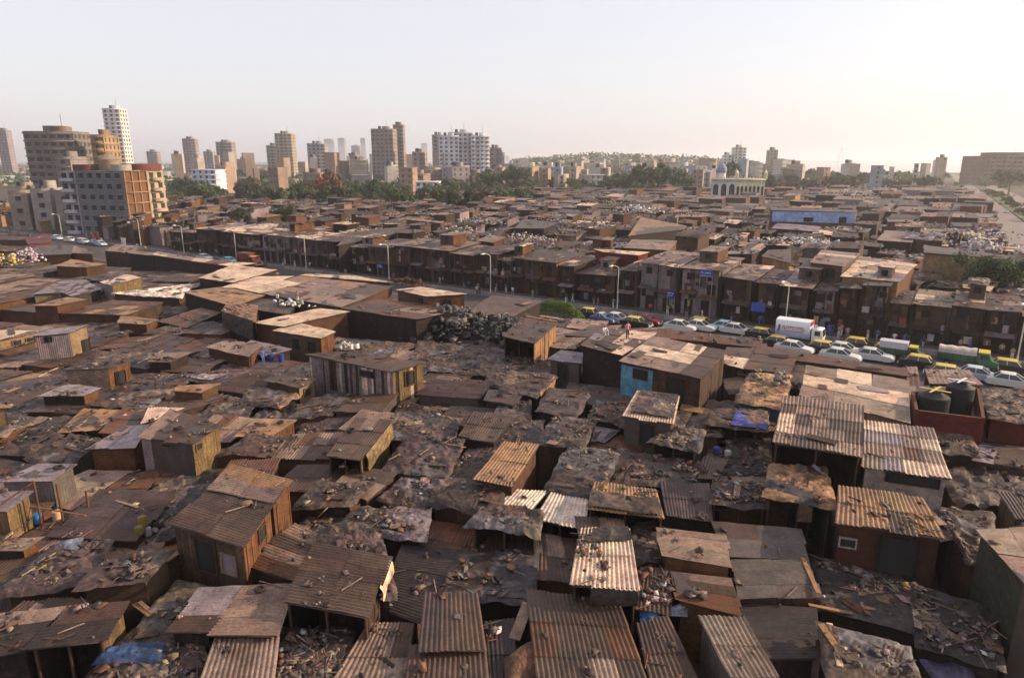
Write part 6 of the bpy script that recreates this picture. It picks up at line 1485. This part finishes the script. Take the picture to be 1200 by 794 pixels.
# ------------------------------------------------------------------ black water tanks in their red walled terrace
def terrace():
    q = quad_at('H', (668,112,985,95,1012,240,685,200), 5.6, 5.6); cen = q.mean(0); org = np.array([cen[0], cen[1], 0]); root = empty('red_terrace_house', org)
    tag(root, 'red painted house with a walled terrace for black tanks', 'house', G1)
    mb = MB(); w = q
    for s_ in 'frbl':
        i, j = SIDES[s_]; A, B = w[i][:2], w[j][:2]; d = (B - A) / np.linalg.norm(B - A); n = np.array([d[1], -d[0]])
        wall_side(mb, A, B, 0, 5.6, 5.6, 'plaster', C('red')); wall_side(mb, B - n * .2, A - n * .2, 4.2, 5.6, 5.6, 'plaster', C('red'))
        a, b = A - n * .2, B - n * .2
        mb.raw([[*A, 5.6], [*B, 5.6], [*b, 5.6], [*a, 5.6]], [[0, 1, 2, 3]], C('org') * .8)
    mb.build('wall', M['plaster'], root, org=org)
    f = MB(); i4 = inset(q, .05); f.quad(*[[p[0], p[1], 4.25] for p in i4[[3, 2, 1, 0]]], (.2, .16, .14)); f.build('terrace_floor', M['concrete'], root, org=org)
    PLACED.append((q[:, :2].copy(), 4.25, 'red terrace'))
    for u, v, lab, cc in ((.30, .42, 'wider black water tank with crossed yellow straps', (.55, .42, .15)), (.68, .28, 'taller black water tank with crossed white straps', (.6, .58, .56))):
        p = bil(q, u, v); h = 1.6 if u < .5 else 2.05; r = 1.02 if u < .5 else .9
        t = empty('water_tank', (p[0], p[1], 4.25)); tag(t, lab, 'water tank', 'black water tanks in the red terrace')
        b = MB(); k = 9
        for a in range(k):
            z0, z1 = a * h / k, (a + 1) * h / k; b.tube([0, 0, z0], [0, 0, z0 + (z1 - z0) * .6], r, (.018, .018, .02), 24); b.tube([0, 0, z0 + (z1 - z0) * .6], [0, 0, z1], r * .965, (.015, .015, .017), 24)
        b.tube([0, 0, h], [0, 0, h + .28], r * .97, (.018, .018, .02), 24, r * .45); b.build('tank', M['plastic'], t)
        l = MB(); l.tube([0, 0, h + .28], [0, 0, h + .42], r * .38, (.02, .02, .022), 18); l.build('lid', M['plastic'], t)
        for an in (.7, -.7):
            s_ = MB(); d = np.array([math.cos(an), math.sin(an), 0]) * r * .95; s_.box([0, 0, h + .45 + (.03 if an > 0 else 0)], (2 * r * .95, .16, .03), cc, rz=an); s_.build('strap', M['cloth'], t)
terrace()
# lit tube lamp under the hut eave
def tube_lamp():
    a = at(*tp('H', 1012, 466), 3.1); b = at(*tp('H', 1086, 490), 3.1)
    m = bpy.data.materials.new('lit_tube'); m.use_nodes = True; p = m.node_tree.nodes['Principled BSDF']; p.inputs['Emission Color'].default_value = (.45, 1, .75, 1); p.inputs['Emission Strength'].default_value = 3.0
    d = (b - a); n = np.array([d[1], -d[0], 0]) / np.linalg.norm(d[:2]); a = a + n * .0; b = b + n * .0
    root = empty('tube_lamp', a); tag(root, 'greenish lit tube lamp below a hut eave', 'lamp')
    t = MB(); t.tube(a, b, .035, (.8, .9, .85), 8); t.build('tube', m, root, org=a)
    f = MB(); mid = (a + b) / 2 + [0, 0, .07]; f.box(mid, (np.linalg.norm(d), .1, .06), (.5, .5, .5), rz=math.atan2(d[1], d[0])); f.build('fitting', M['metal'], root, org=a)
tube_lamp()
# leafy shrub on the road edge, with a white cart at its end
def shrub():
    t, s = road_ts(at(655, 373)); print('shrub', t, s); c = road(t, min(max(s, 3), RW - 2), 0); rs = np.random.default_rng(4); n = 5200
    root = empty('shrub', c, HD); tag(root, 'bright green leafy shrub spilling onto the road', 'shrub')
    X = rs.uniform(-3.6, 3.6, n); env = np.clip(1 - (np.abs(X) / 3.8) ** 3, 0, 1); Y = rs.normal(0, .62, n); z = rs.uniform(.1, 1, n) ** .6 * env * (2.1 + .7 * vn(X * 1.3, Y, 4)) * np.exp(-Y * Y * .35)
    p = np.stack([X, Y, z + .25], 1); nr = rs.normal(0, 1, (n, 3)); nr /= np.linalg.norm(nr, axis=1)[:, None]; tt = np.cross(nr, rs.normal(0, 1, (n, 3))); tt /= np.linalg.norm(tt, axis=1)[:, None]; bb = np.cross(nr, tt); s_ = rs.uniform(.07, .16, n)[:, None]
    V = np.stack([p - tt * s_, p - bb * s_ * .6, p + tt * s_, p + bb * s_ * .6], 1).reshape(-1, 3)
    mb = MB(); mb.raw(V, np.arange(n * 4).reshape(n, 4), np.array([(.10, .20, .03), (.15, .25, .04), (.07, .14, .025)])[rs.integers(0, 3, n)]); mb.build('foliage', M['leaf'], root)
    st = MB()
    for k in range(9): st.tube([-3 + k * .75, random.uniform(-.3, .3), 0], [-3 + k * .75 + random.uniform(-.3, .3), random.uniform(-.4, .4), 1.2], .04, (.09, .07, .05), 5, .015)
    st.build('stems', M['bark'], root)
shrub()
# market umbrella-like yellow stall cloth and dark hedge at the bend
for (x, y, w, h, col, lab) in [(182, 270, 5, 2.2, (.45, .33, .08), 'yellow stall awning under the corner block'), (225, 272, 3.4, 2.4, (.45, .47, .6), 'pale blue kiosk beside the market shed')]:
    p = at(x, y + 7); root = empty('market_stall', (p[0], p[1], 0), HD); tag(root, lab, 'stall')
    b = MB(); b.hexa(np.array([[-w / 2, -1, h], [w / 2, -1, h], [w / 2, 1.2, h + .5], [-w / 2, 1.2, h + .5]]), np.array([[-w / 2, -1, h + .06], [w / 2, -1, h + .06], [w / 2, 1.2, h + .56], [-w / 2, 1.2, h + .56]]), col); b.build('awning', M['cloth'], root)
    b = MB(); b.box([0, .2, .5], (w * .9, 1.2, 1), np.array(col) * .6); b.build('counter', M['wood'], root)
    for sx in (-1, 1):
        for sy in (-.9, 1.1): b = MB(); b.tube([sx * w * .47, sy, 0], [sx * w * .47, sy, h + (.1 if sy < 0 else .5)], .04, C('wood'), 5); b.build('post', M['wood'], root)

# ------------------------------------------------------------------ near loose things: poles, planks, drums, sacks
def pole(a, b, r, col, label, name='pole', cat='pole', mat='wood', group=None):
    a = np.array(a, float); b = np.array(b, float); mb = MB(); mb.tube(a, b, r, col, 7, r * .85)
    o = mb.build(name, M[mat], org=a); o.location = Vector(a); tag(o, label, cat, group); return o
def pp(t, x, y, z): return at(*tp(t, x, y), z)
GS = 'orange scaffold poles beside the grey white tin hut'
for (x, y0, y1, z1, lab) in [(155, 720, 530, 5.6, 'tall orange scaffold pole before the grey white tin hut'), (262, 720, 545, 5.2, 'second orange scaffold pole at the hut corner'), (398, 660, 575, 4.2, 'short orange scaffold pole right of the dark gap'), (45, 750, 640, 4.3, 'orange scaffold pole in front of the yellow boarded hut')]:
    p = pp('E', x, y1, z1); pole([p[0], p[1], 0], p, .07, C('org'), lab, 'scaffold_pole', 'pole', group=GS)
pole(pp('E', -20, 655, 4.6), pp('E', 155, 535, 5.4), .05, C('org'), 'slanting scaffold pole tied to the tall one', 'scaffold_pole', group=GS)
pole(pp('E', -20, 620, 3.9), pp('E', 400, 690, 3.6), .045, C('orr'), 'long level scaffold pole across the gap', 'scaffold_pole', group=GS)
GPL = 'loose boards lying on roofs'
def plank(t, x0, y0, x1, y1, z0, z1, w, col, label):
    s0, s1 = roof_hit(*tp(t, x0, y0), z0), roof_hit(*tp(t, x1, y1), z1)
    if abs(s0 - s1) < .7: z0, z1 = s0 + .02, s1 + .02
    else: z0 = z1 = max(s0, s1) + .02
    a, b = pp(t, x0, y0, z0), pp(t, x1, y1, z1); d = b - a; L_ = np.linalg.norm(d); d /= L_; n = np.cross([0, 0, 1.0], d); n /= np.linalg.norm(n); up = np.cross(d, n)
    mb = MB(); Mx = np.stack([d, n, up], 1); mb.box((a + b) / 2 - a + [0, 0, .06], (L_, w, .05), col, M=Mx); o = mb.build('plank', M['wood']); o.location = Vector(a); tag(o, label, 'plank', GPL)
for a in [('E',470,275,588,222,3.6,3.7,.22,C('pl'),'bright board on the patched tan roof'), ('E',520,330,600,300,3.3,3.4,.16,C('pk'),'short board near the lilac sheets'), ('J',552,680,640,745,2.95,2.9,.16,C('dk'),'dark timber on the ribbed roof left of the two step roof'),
          ('L',188,458,390,498,3.1,2.6,.2,C('orr'),'long pale plank bridging to the sunken dirt roof'), ('L',245,548,325,665,3.35,3.2,.28,C('orr'),'board along the edge of the torn sheet roof'), ('L',285,545,335,745,3.4,3.2,.24,C('pl'),'second board on the torn sheet roof'),
          ('L',355,435,440,490,2.3,2.3,.5,C('ru'),'rusty panel scrap on the sunken dirt roof'), ('L',430,460,497,470,2.3,2.3,.5,C('pk'),'pink brown panel scrap on the sunken dirt roof'), ('L',160,240,235,405,3.15,3.0,.2,C('orr'),'bleached batten along the dark stepped roofs'),
          ('I',20,180,100,118,4.0,4.0,.3,C('orr'),'board on the small square hut with sun-tinted side'), ('I',0,165,60,120,4.0,4.05,.24,C('pl'),'second board on the small square hut with sun-tinted side'), ('I',625,455,700,510,2.8,2.7,.2,C('orr'),'bleached board in the rubble gap'), ('I',650,445,715,500,2.85,2.7,.18,C('pk'),'second board in the rubble gap'),
          ('F',290,700,335,655,3.3,3.9,.12,C('pl'),'pale stick leaning out of a dark gap'), ('E',540,625,640,655,3.2,3.1,.16,C('pk'),'pale batten on the purple brown ribbed slope'), ('E',180,48,270,5,3.3,3.5,.14,C('pl'),'pale pole lying beside the brick stump'), ('H',208,460,260,500,4.6,4.5,.3,C('li'),'lilac board on the sun-tinted pleated tarp'),
          ('K',10,620,75,450,2.8,3.2,.5,C('pk'),'bent pink sheet strip beside the wide ribbed roof'), ('I',580,670,665,710,2.7,2.7,.22,C('orr'),'tan board on the blue sheet'), ('H',610,570,690,700,4.95,4.75,.3,C('pk'),'spare ribbed strip on the red hut roof'),
          ('A',640,700,760,640,4.2,4.5,.14,C('pl'),'stick propped beside the grey sheet roof'), ('C',60,480,205,505,5.6,5.6,.3,C('orr'),'gold lit beam on the timber deck'), ('C',130,478,400,520,5.0,5.2,.3,C('pl'),'long pale beam beside the terrace house')]:
    plank(*a)
def sheetcloth(t, c, z, col, label, cat='tarpaulin', name='tarpaulin', mat='tarp'):
    z = roof_hit(*tp(t, sum(c[0::2]) / 4, sum(c[1::2]) / 4), z); q = quad_at(t, c, z, z + .15); cen = q.mean(0); mb = MB(); crumple(mb, q - cen, .13, .1, col, tans=0, lift=.1); o = mb.build(name, M[mat]); o.location = Vector(cen); tag(o, label, cat, 'loose coloured sheets')
sheetcloth('I', (520,670,765,645,740,730,470,720), 2.6, (.02, .04, .10), 'blue plastic sheet slumped in the rubble gap')
sheetcloth('K', (615,480,660,490,650,535,615,525), 2.85, (.04, .09, .2), 'small blue sheet under the littered narrow roof'); sheetcloth('K', (745,470,815,460,810,500,740,500), 2.9, (.18, .19, .24), 'pale blue plastic sheet beside the tilted plank roof')
sheetcloth('L', (725,715,930,745,950,800,760,770), 3.0, (.07, .055, .12), 'violet cloth bundle on the torn sheet roof'); sheetcloth('I', (250,175,350,165,340,205,250,215), 3.5, (.13, .13, .17), 'grey blue cloth pile on the flat dark roof')
sheetcloth('K', (0,700,110,640,130,760,0,800), 2.9, C('org') * .8, 'rust orange rags beside the wide ribbed roof')
def drum(t, x, y, z, r, h, col, label, name='drum', cat='drum'):
    z = roof_hit(*tp(t, x, y), z); p = pp(t, x, y, z); root = empty(name, p); tag(root, label, cat, 'coloured drums and cans'); b = MB(); b.tube([0, 0, 0], [0, 0, h], r, col, 14); b.tube([0, 0, h * .33], [0, 0, h * .36], r * 1.04, col, 14); b.tube([0, 0, h * .66], [0, 0, h * .69], r * 1.04, col, 14); b.build('drum_body', M['plastic'], root)
    l = MB(); l.tube([0, 0, h], [0, 0, h + .03], r * .85, np.array(col) * .7, 12); l.build('lid', M['plastic'], root)
for a in [('B',70,690,3.6,.28,.75,(.02,.04,.16),'blue drum on the lilac lean to'), ('B',118,690,3.6,.28,.75,(.02,.045,.2),'second blue drum beside a yard gap'), ('E',178,722,2.9,.22,.5,(.03,.22,.5),'small bright blue can behind the orange poles'), ('E',272,715,2.9,.25,.6,(.55,.35,.25),'pinkish clay pot by the orange poles'), ('E',665,735,2.9,.22,.5,(.22,.16,.03),'yellow can among black sacks'), ('E',650,775,2.8,.2,.4,(.2,.16,.05),'lower yellow can among black sacks'), ('E',690,780,2.8,.18,.4,(.36,.34,.3),'white can among black sacks'), ('G',950,405,3.2,.25,.5,(.1,.08,.35),'purple can on the coloured trash'), ('G',1003,415,3.1,.22,.4,(.5,.48,.45),'pale can on the coloured trash')]:
    drum(*a)

# tyres, sacks and pots thrown on the nearer roofs
def torus(R_, r_, col):
    mb = MB(); n, m = 18, 8; A, B_ = np.meshgrid(np.linspace(0, 2 * math.pi, n + 1), np.linspace(0, 2 * math.pi, m + 1), indexing='ij')
    P = np.stack([(R_ + r_ * np.cos(B_)) * np.cos(A), (R_ + r_ * np.cos(B_)) * np.sin(A), r_ + r_ * np.sin(B_)], -1); mb.grid(P, col); return mb
TY = torus(.26, .09, (.02, .019, .018)).build('tyre', M['rubber']); TYM = TY.data; bpy.data.objects.remove(TY)
def sackmesh(col, sd):
    mb = MB(); n, m = 14, 9; A, B_ = np.meshgrid(np.linspace(0, 2 * math.pi, n + 1), np.linspace(-1.57, 1.57, m), indexing='ij'); rr = 1 + .35 * (vn(np.cos(A) * 2 + 5, B_ * 2, sd) - .5) + .2 * (vn(np.sin(A) * 4 + 9, B_ * 4, sd) - .5)
    P = np.stack([.34 * rr * np.cos(B_) ** .7 * np.cos(A), .24 * rr * np.cos(B_) ** .7 * np.sin(A), .18 + .18 * np.sin(B_)], -1); mb.grid(P, col); o = mb.build('sack', M['cloth'], smooth=True); me = o.data; bpy.data.objects.remove(o); return me
SK_ = [(sackmesh(c, i), n) for i, (c, n) in enumerate([((.30, .25, .18), 'tan'), ((.2, .17, .15), 'greyish'), ((.06, .055, .055), 'black'), ((.17, .1, .06), 'brown')])]
UT = {}
nearq = [(q, z, rf) for q, z, rf in PLACED if 24 < q[:, 1].mean() < 68 and abs(q[:, 0].mean()) < q[:, 1].mean() * .76 and rf and not rf.startswith('low ') and rf != 'red terrace']
for k in range(26):
    q, z, rf = random.choice(nearq); q3 = np.hstack([q, np.full((4, 1), z)]); p = bil(q3, random.uniform(.12, .88), random.uniform(.12, .88))
    hits = [zz for Q, zz, _ in PLACED if Q[:, 0].min() <= p[0] <= Q[:, 0].max() and Q[:, 1].min() <= p[1] <= Q[:, 1].max() and inside(p[:2], Q)]
    zt_ = max(hits) if hits else z
    if zt_ > z + .4: continue
    if k < 16: me, nm_, ct = TYM, 'old black tyre lying', 'tyre'
    else: me, cn = random.choice(SK_); nm_, ct = cn + ' stuffed sack lying', 'sack'
    lab = f'{nm_} on the {rf}'
    if lab in UT: continue
    UT[lab] = 1; o = bpy.data.objects.new(ct, me); COL.objects.link(o); o.location = (p[0], p[1], z + .12); o.rotation_euler = (random.uniform(-.15, .15), random.uniform(-.15, .15), random.uniform(0, 6)); sc_ = random.uniform(.7, 1.05); o.scale = (sc_, sc_, sc_ * (1 if ct == 'tyre' else .55))
    tag(o, lab, ct, 'tyres and sacks weighing down roofs')

# ------------------------------------------------------------------ people
def person_mesh(pose, shirt, trousers, skin=(.20, .11, .07), hair=(.012, .01, .009)):
    me = bpy.data.meshes.new('person'); J = {}
    if pose == 'sit':
        J = dict(pel=(0, 0, .22), ch=(.0, -.02, .52), nk=(0, -.05, .74), hd=(0, -.08, .84), ht=(0, -.09, .97), ls=(-.18, -.02, .68), le=(-.26, -.16, .46), lh=(-.14, -.36, .36), lf=(-.1, -.43, .34), rs=(.18, -.02, .68), re=(.26, -.16, .46), rh=(.14, -.36, .36), rf=(.1, -.43, .34),
                 lp=(-.1, -.02, .2), lk=(-.22, -.36, .42), la=(-.14, -.42, .06), lt=(-.14, -.58, .04), rp=(.1, -.02, .2), rk=(.22, -.36, .42), ra=(.14, -.42, .06), rt=(.14, -.58, .04))
    else:
        w = .2 if pose == 'walk' else .03
        J = dict(pel=(0, 0, .92), ch=(0, .01, 1.22), nk=(0, 0, 1.46), hd=(0, -.02, 1.56), ht=(0, -.02, 1.69), ls=(-.19, 0, 1.40), le=(-.25, w * .7, 1.12), lh=(-.24, -.08 + w * .2, .86), lf=(-.23, -.1, .76), rs=(.19, 0, 1.40), re=(.25, -w * .5, 1.12), rh=(.24, -.12 - w, .88), rf=(.23, -.15 - w, .78),
                 lp=(-.1, 0, .88), lk=(-.11, -w, .48), la=(-.11, -w * .8 + .02, .08), lt=(-.12, -w * .8 - .15, .04), rp=(.1, 0, .88), rk=(.11, w * .3, .48), ra=(.11, w * 1.4, .1), rt=(.12, w * 1.4 - .15, .04))
    rad = dict(pel=.15, ch=.16, nk=.055, hd=.085, ht=.075, ls=.065, le=.05, lh=.036, lf=.03, rs=.065, re=.05, rh=.036, rf=.03, lp=.095, lk=.065, la=.045, lt=.035, rp=.095, rk=.065, ra=.045, rt=.035)
    K = list(J); E = [('pel', 'ch'), ('ch', 'nk'), ('nk', 'hd'), ('hd', 'ht'), ('ch', 'ls'), ('ls', 'le'), ('le', 'lh'), ('lh', 'lf'), ('ch', 'rs'), ('rs', 're'), ('re', 'rh'), ('rh', 'rf'), ('pel', 'lp'), ('lp', 'lk'), ('lk', 'la'), ('la', 'lt'), ('pel', 'rp'), ('rp', 'rk'), ('rk', 'ra'), ('ra', 'rt')]
    me.from_pydata([J[k] for k in K], [(K.index(a), K.index(b)) for a, b in E], [])
    o = bpy.data.objects.new('person', me); COL.objects.link(o)
    o.modifiers.new('s', 'SKIN'); sk = me.skin_vertices[0].data if me.skin_vertices else None
    if sk is None:
        bpy.context.view_layer.objects.active = o; sk = me.skin_vertices[0].data
    for k, v in enumerate(sk):
        r = rad[K[k]]; v.radius = (r, r * (.72 if K[k] in ('ch', 'pel') else 1)); v.use_root = (k == 0)
    ss = o.modifiers.new('d', 'SUBSURF'); ss.levels = 1; ss.render_levels = 1
    dg = bpy.context.evaluated_depsgraph_get(); m2 = bpy.data.meshes.new_from_object(o.evaluated_get(dg)); bpy.data.objects.remove(o)
    at_ = m2.attributes.new('tint', 'FLOAT_COLOR', 'CORNER')
    hz = J['nk'][2]; hp = J['pel'][2]; arr = []
    for p in m2.polygons:
        c = p.center
        if c.z > hz + .15 or (c.z > hz + .06 and c.y > J['hd'][1] + .02): col = hair
        elif c.z > hz - .02: col = skin
        elif (abs(c.x) > .2 and c.z < J['le'][2] + .02 and pose != 'sit') or (pose == 'sit' and c.y < -.28 and .3 < c.z < .4): col = skin
        elif c.z > hp - .02: col = shirt
        elif c.z < .07: col = skin
        else: col = trousers
        if pose == 'sit' and c.z <= hp + .22 and c.y < -.08 and col is not skin: col = trousers
        arr += [(*col, 1)] * p.loop_total
    at_.data.foreach_set('color', np.array(arr, np.float32).reshape(-1)); m2.materials.append(M['skin'])
    for p in m2.polygons: p.use_smooth = True
    return m2
CL = {'white': (.6, .58, .55), 'blue': (.06, .10, .32), 'red': (.4, .05, .05), 'dark': (.04, .04, .05), 'tan': (.35, .26, .16), 'grey': (.22, .22, .23), 'pink': (.5, .2, .26), 'yellow': (.55, .4, .08)}
PM = {}
def person(x, y, z, pose, shirt, trs, label, rz=0.0, group='people on the street'):
    k = (pose, shirt, trs)
    if k not in PM: PM[k] = person_mesh(pose, CL[shirt], CL[trs])
    o = bpy.data.objects.new('person', PM[k]); COL.objects.link(o); o.location = (x, y, z); o.rotation_euler = (0, 0, rz); tag(o, label, 'person', group)
GPR = 'people on the roofs'
def person_px(px, py, z, *a, **k):
    if z > 2: z = roof_hit(px, py, z) + .03
    p = at(px, py, z); person(p[0], p[1], z, *a, **k)
person_px(326, 358, 5.0, 'stand', 'white', 'dark', 'person in white standing on the brown roof with sacks', 2.5, group=GPR); person_px(331, 359, 5.0, 'sit', 'dark', 'grey', 'person crouching in dark clothes beside the white sacks', .4, group=GPR)
person_px(349, 356, 5.0, 'stand', 'tan', 'white', 'person in tan shirt bending over the white sacks', -.6, group=GPR)
pd = at(*tp('F', 400, 535), 2.6); person(pd[0], pd[1] + .5, 2.1, 'stand', 'white', 'blue', 'person in white shirt standing in the dark hut doorway', .2, group=GPR)
person_px(309, 428, 3.6, 'stand', 'blue', 'blue', 'person in blue on the lilac lean to', 1.2, group=GPR)
person_px(559, 345.5, .14, 'stand', 'white', 'dark', 'person in white shirt by the barrier near the black heap', .4); person_px(562, 346, .14, 'stand', 'dark', 'dark', 'person in black beside the white shirted one', .2)
person_px(590, 396, 5.2, 'sit', 'white', 'grey', 'person in white sitting by the pale bundles', .8, group=GPR)
person_px(735, 397, 6.2, 'stand', 'pink', 'dark', 'person in pink on the roof terrace', .5, group=GPR); person_px(708, 392, 6.2, 'sit', 'white', 'white', 'person in white seated on the roof terrace', .5, group=GPR)
person_px(1103, 425, .02, 'walk', 'tan', 'blue', 'person with tan shirt crossing behind the green truck', 1.0)
wn = list(CL)
for i, (x0, x1, ye, dep, wk, wc, rk, rc, desc) in enumerate(FAC):
    for k in range(random.randint(1, 3)):
        a, b = random.choice(['white', 'blue', 'red', 'dark', 'tan', 'grey', 'pink', 'yellow']), random.choice(['dark', 'blue', 'grey', 'white'])
        t, p = facade_t(random.uniform(x0, x1), random.uniform(SF + 1.2, -1.0))
        person(p[0], p[1], .14, random.choice(['stand', 'walk']), a, b, ' '.join(f'person in {a} and {b} by the {desc}'.split()[:16]), random.uniform(0, 6.2))
for k in range(26):
    t = random.uniform(-190, -85); s = random.uniform(-12, 3) if random.random() < .8 else random.uniform(3, 10); p = road(t, s); a, b = random.choice(wn), random.choice(['dark', 'blue', 'grey', 'white'])
    person(p[0], p[1], .14 if -4.6 < s < -.35 else .01, random.choice(['stand', 'walk']), a, b, f'person in {a} top walking in the market at the bend', random.uniform(0, 6.2), group='people at the bend')

# ------------------------------------------------------------------ overhead cables between the lamps
def cable(a, b, sag, label):
    mb = MB(); n = 14
    for i in range(n):
        u, v = i / n, (i + 1) / n; p = a * (1 - u) + b * u - np.array([0, 0, sag * 4 * u * (1 - u)]); q = a * (1 - v) + b * v - np.array([0, 0, sag * 4 * v * (1 - v)]); mb.tube(p - a, q - a, .012, (.03, .03, .03), 4)
    o = mb.build('cable', M['rubber']); o.location = Vector(a); tag(o, label, 'cable', 'cables along the far houses')
for i in range(0, len(FAC) - 3, 2):
    a = road(facade_t(FAC[i][0], SF)[0], SF + .7, random.uniform(4.8, 5.8)); b = road(facade_t(FAC[i + 3][0], SF)[0], SF + .7, random.uniform(4.8, 5.8)); cable(a, b, .5, f'slack black cable before the {FAC[i + 1][8]}')
o = RUB.build('roof_rubble', M['stone']); tag(o, 'stones, sticks and scraps lying over the roofs', kind='stuff')
# ------------------------------------------------------------------ air, sky, sun, camera
SUN_AZ, SUN_EL = R(82), R(23)                # azimuth to the right of the view direction (+Y)
def haze():
    mb = MB(); B = np.array([[-9500, -600, -1], [9500, -600, -1], [9500, 14500, -1], [-9500, 14500, -1]], float); mb.hexa(B, B + [0, 0, 111], (1, 1, 1))
    o = mb.build('haze', None); m = bpy.data.materials.new('warm_haze'); m.use_nodes = True; nt = m.node_tree; nt.nodes.remove(nt.nodes['Principled BSDF'])
    v = nt.nodes.new('ShaderNodeVolumePrincipled'); v.inputs['Color'].default_value = (.90, .90, .94, 1); v.inputs['Density'].default_value = .00021; v.inputs['Anisotropy'].default_value = .45
    nt.links.new(v.outputs[0], nt.nodes['Material Output'].inputs['Volume']); o.data.materials.append(m); o['kind'] = 'stuff'; o['label'] = 'warm smoky haze over the city'
haze()
w = bpy.data.worlds.new('World'); SC.world = w; w.use_nodes = True
nt = w.node_tree; bg = nt.nodes['Background']; sk = nt.nodes.new('ShaderNodeTexSky'); sk.sky_type = 'NISHITA'; sk.sun_disc = False
sk.sun_elevation = SUN_EL; sk.sun_rotation = SUN_AZ; sk.dust_density = 2.2; sk.air_density = 1.2; sk.ozone_density = 1.5
mxs = nt.nodes.new('ShaderNodeMix'); mxs.data_type = 'RGBA'; mxs.inputs[0].default_value = .66; mxs.inputs[7].default_value = (5.5, 5.25, 5.6, 1)      # pale haze veil over the whole sky
nt.links.new(sk.outputs[0], mxs.inputs[6]); nt.links.new(mxs.outputs[2], bg.inputs['Color']); bg.inputs['Strength'].default_value = .13
sl = bpy.data.lights.new('sun', 'SUN'); sl.energy = 5.0; sl.angle = R(.6); sl.color = (1, .77, .53)
so_ = bpy.data.objects.new('sun', sl); COL.objects.link(so_)
sd = Vector((math.sin(SUN_AZ) * math.cos(SUN_EL), math.cos(SUN_AZ) * math.cos(SUN_EL), math.sin(SUN_EL)))
so_.rotation_euler = (-sd).to_track_quat('-Z', 'Y').to_euler(); so_.location = (300, 100, 300)
cd = bpy.data.cameras.new('camera'); cd.sensor_width = 36; cd.lens = FPX / 1200 * 36; cd.clip_start = .5; cd.clip_end = 30000
co = bpy.data.objects.new('camera', cd); COL.objects.link(co); co.location = (0, 0, CAMZ); co.rotation_euler = (math.pi / 2 - PITCH, 0, 0); SC.camera = co
SC.view_settings.view_transform = 'Standard'; SC.view_settings.look = 'None'; SC.view_settings.gamma = 1; SC.view_settings.exposure = 0.53
try: SC.view_settings.use_curve_mapping = False
except Exception: pass
SC.render.engine = 'CYCLES'; SC.cycles.use_denoising = True; SC.cycles.max_bounces = 6; SC.cycles.diffuse_bounces = 1; SC.cycles.volume_bounces = 1
print('objects', len(bpy.data.objects), 'faces', sum(len(m.polygons) for m in bpy.data.meshes))
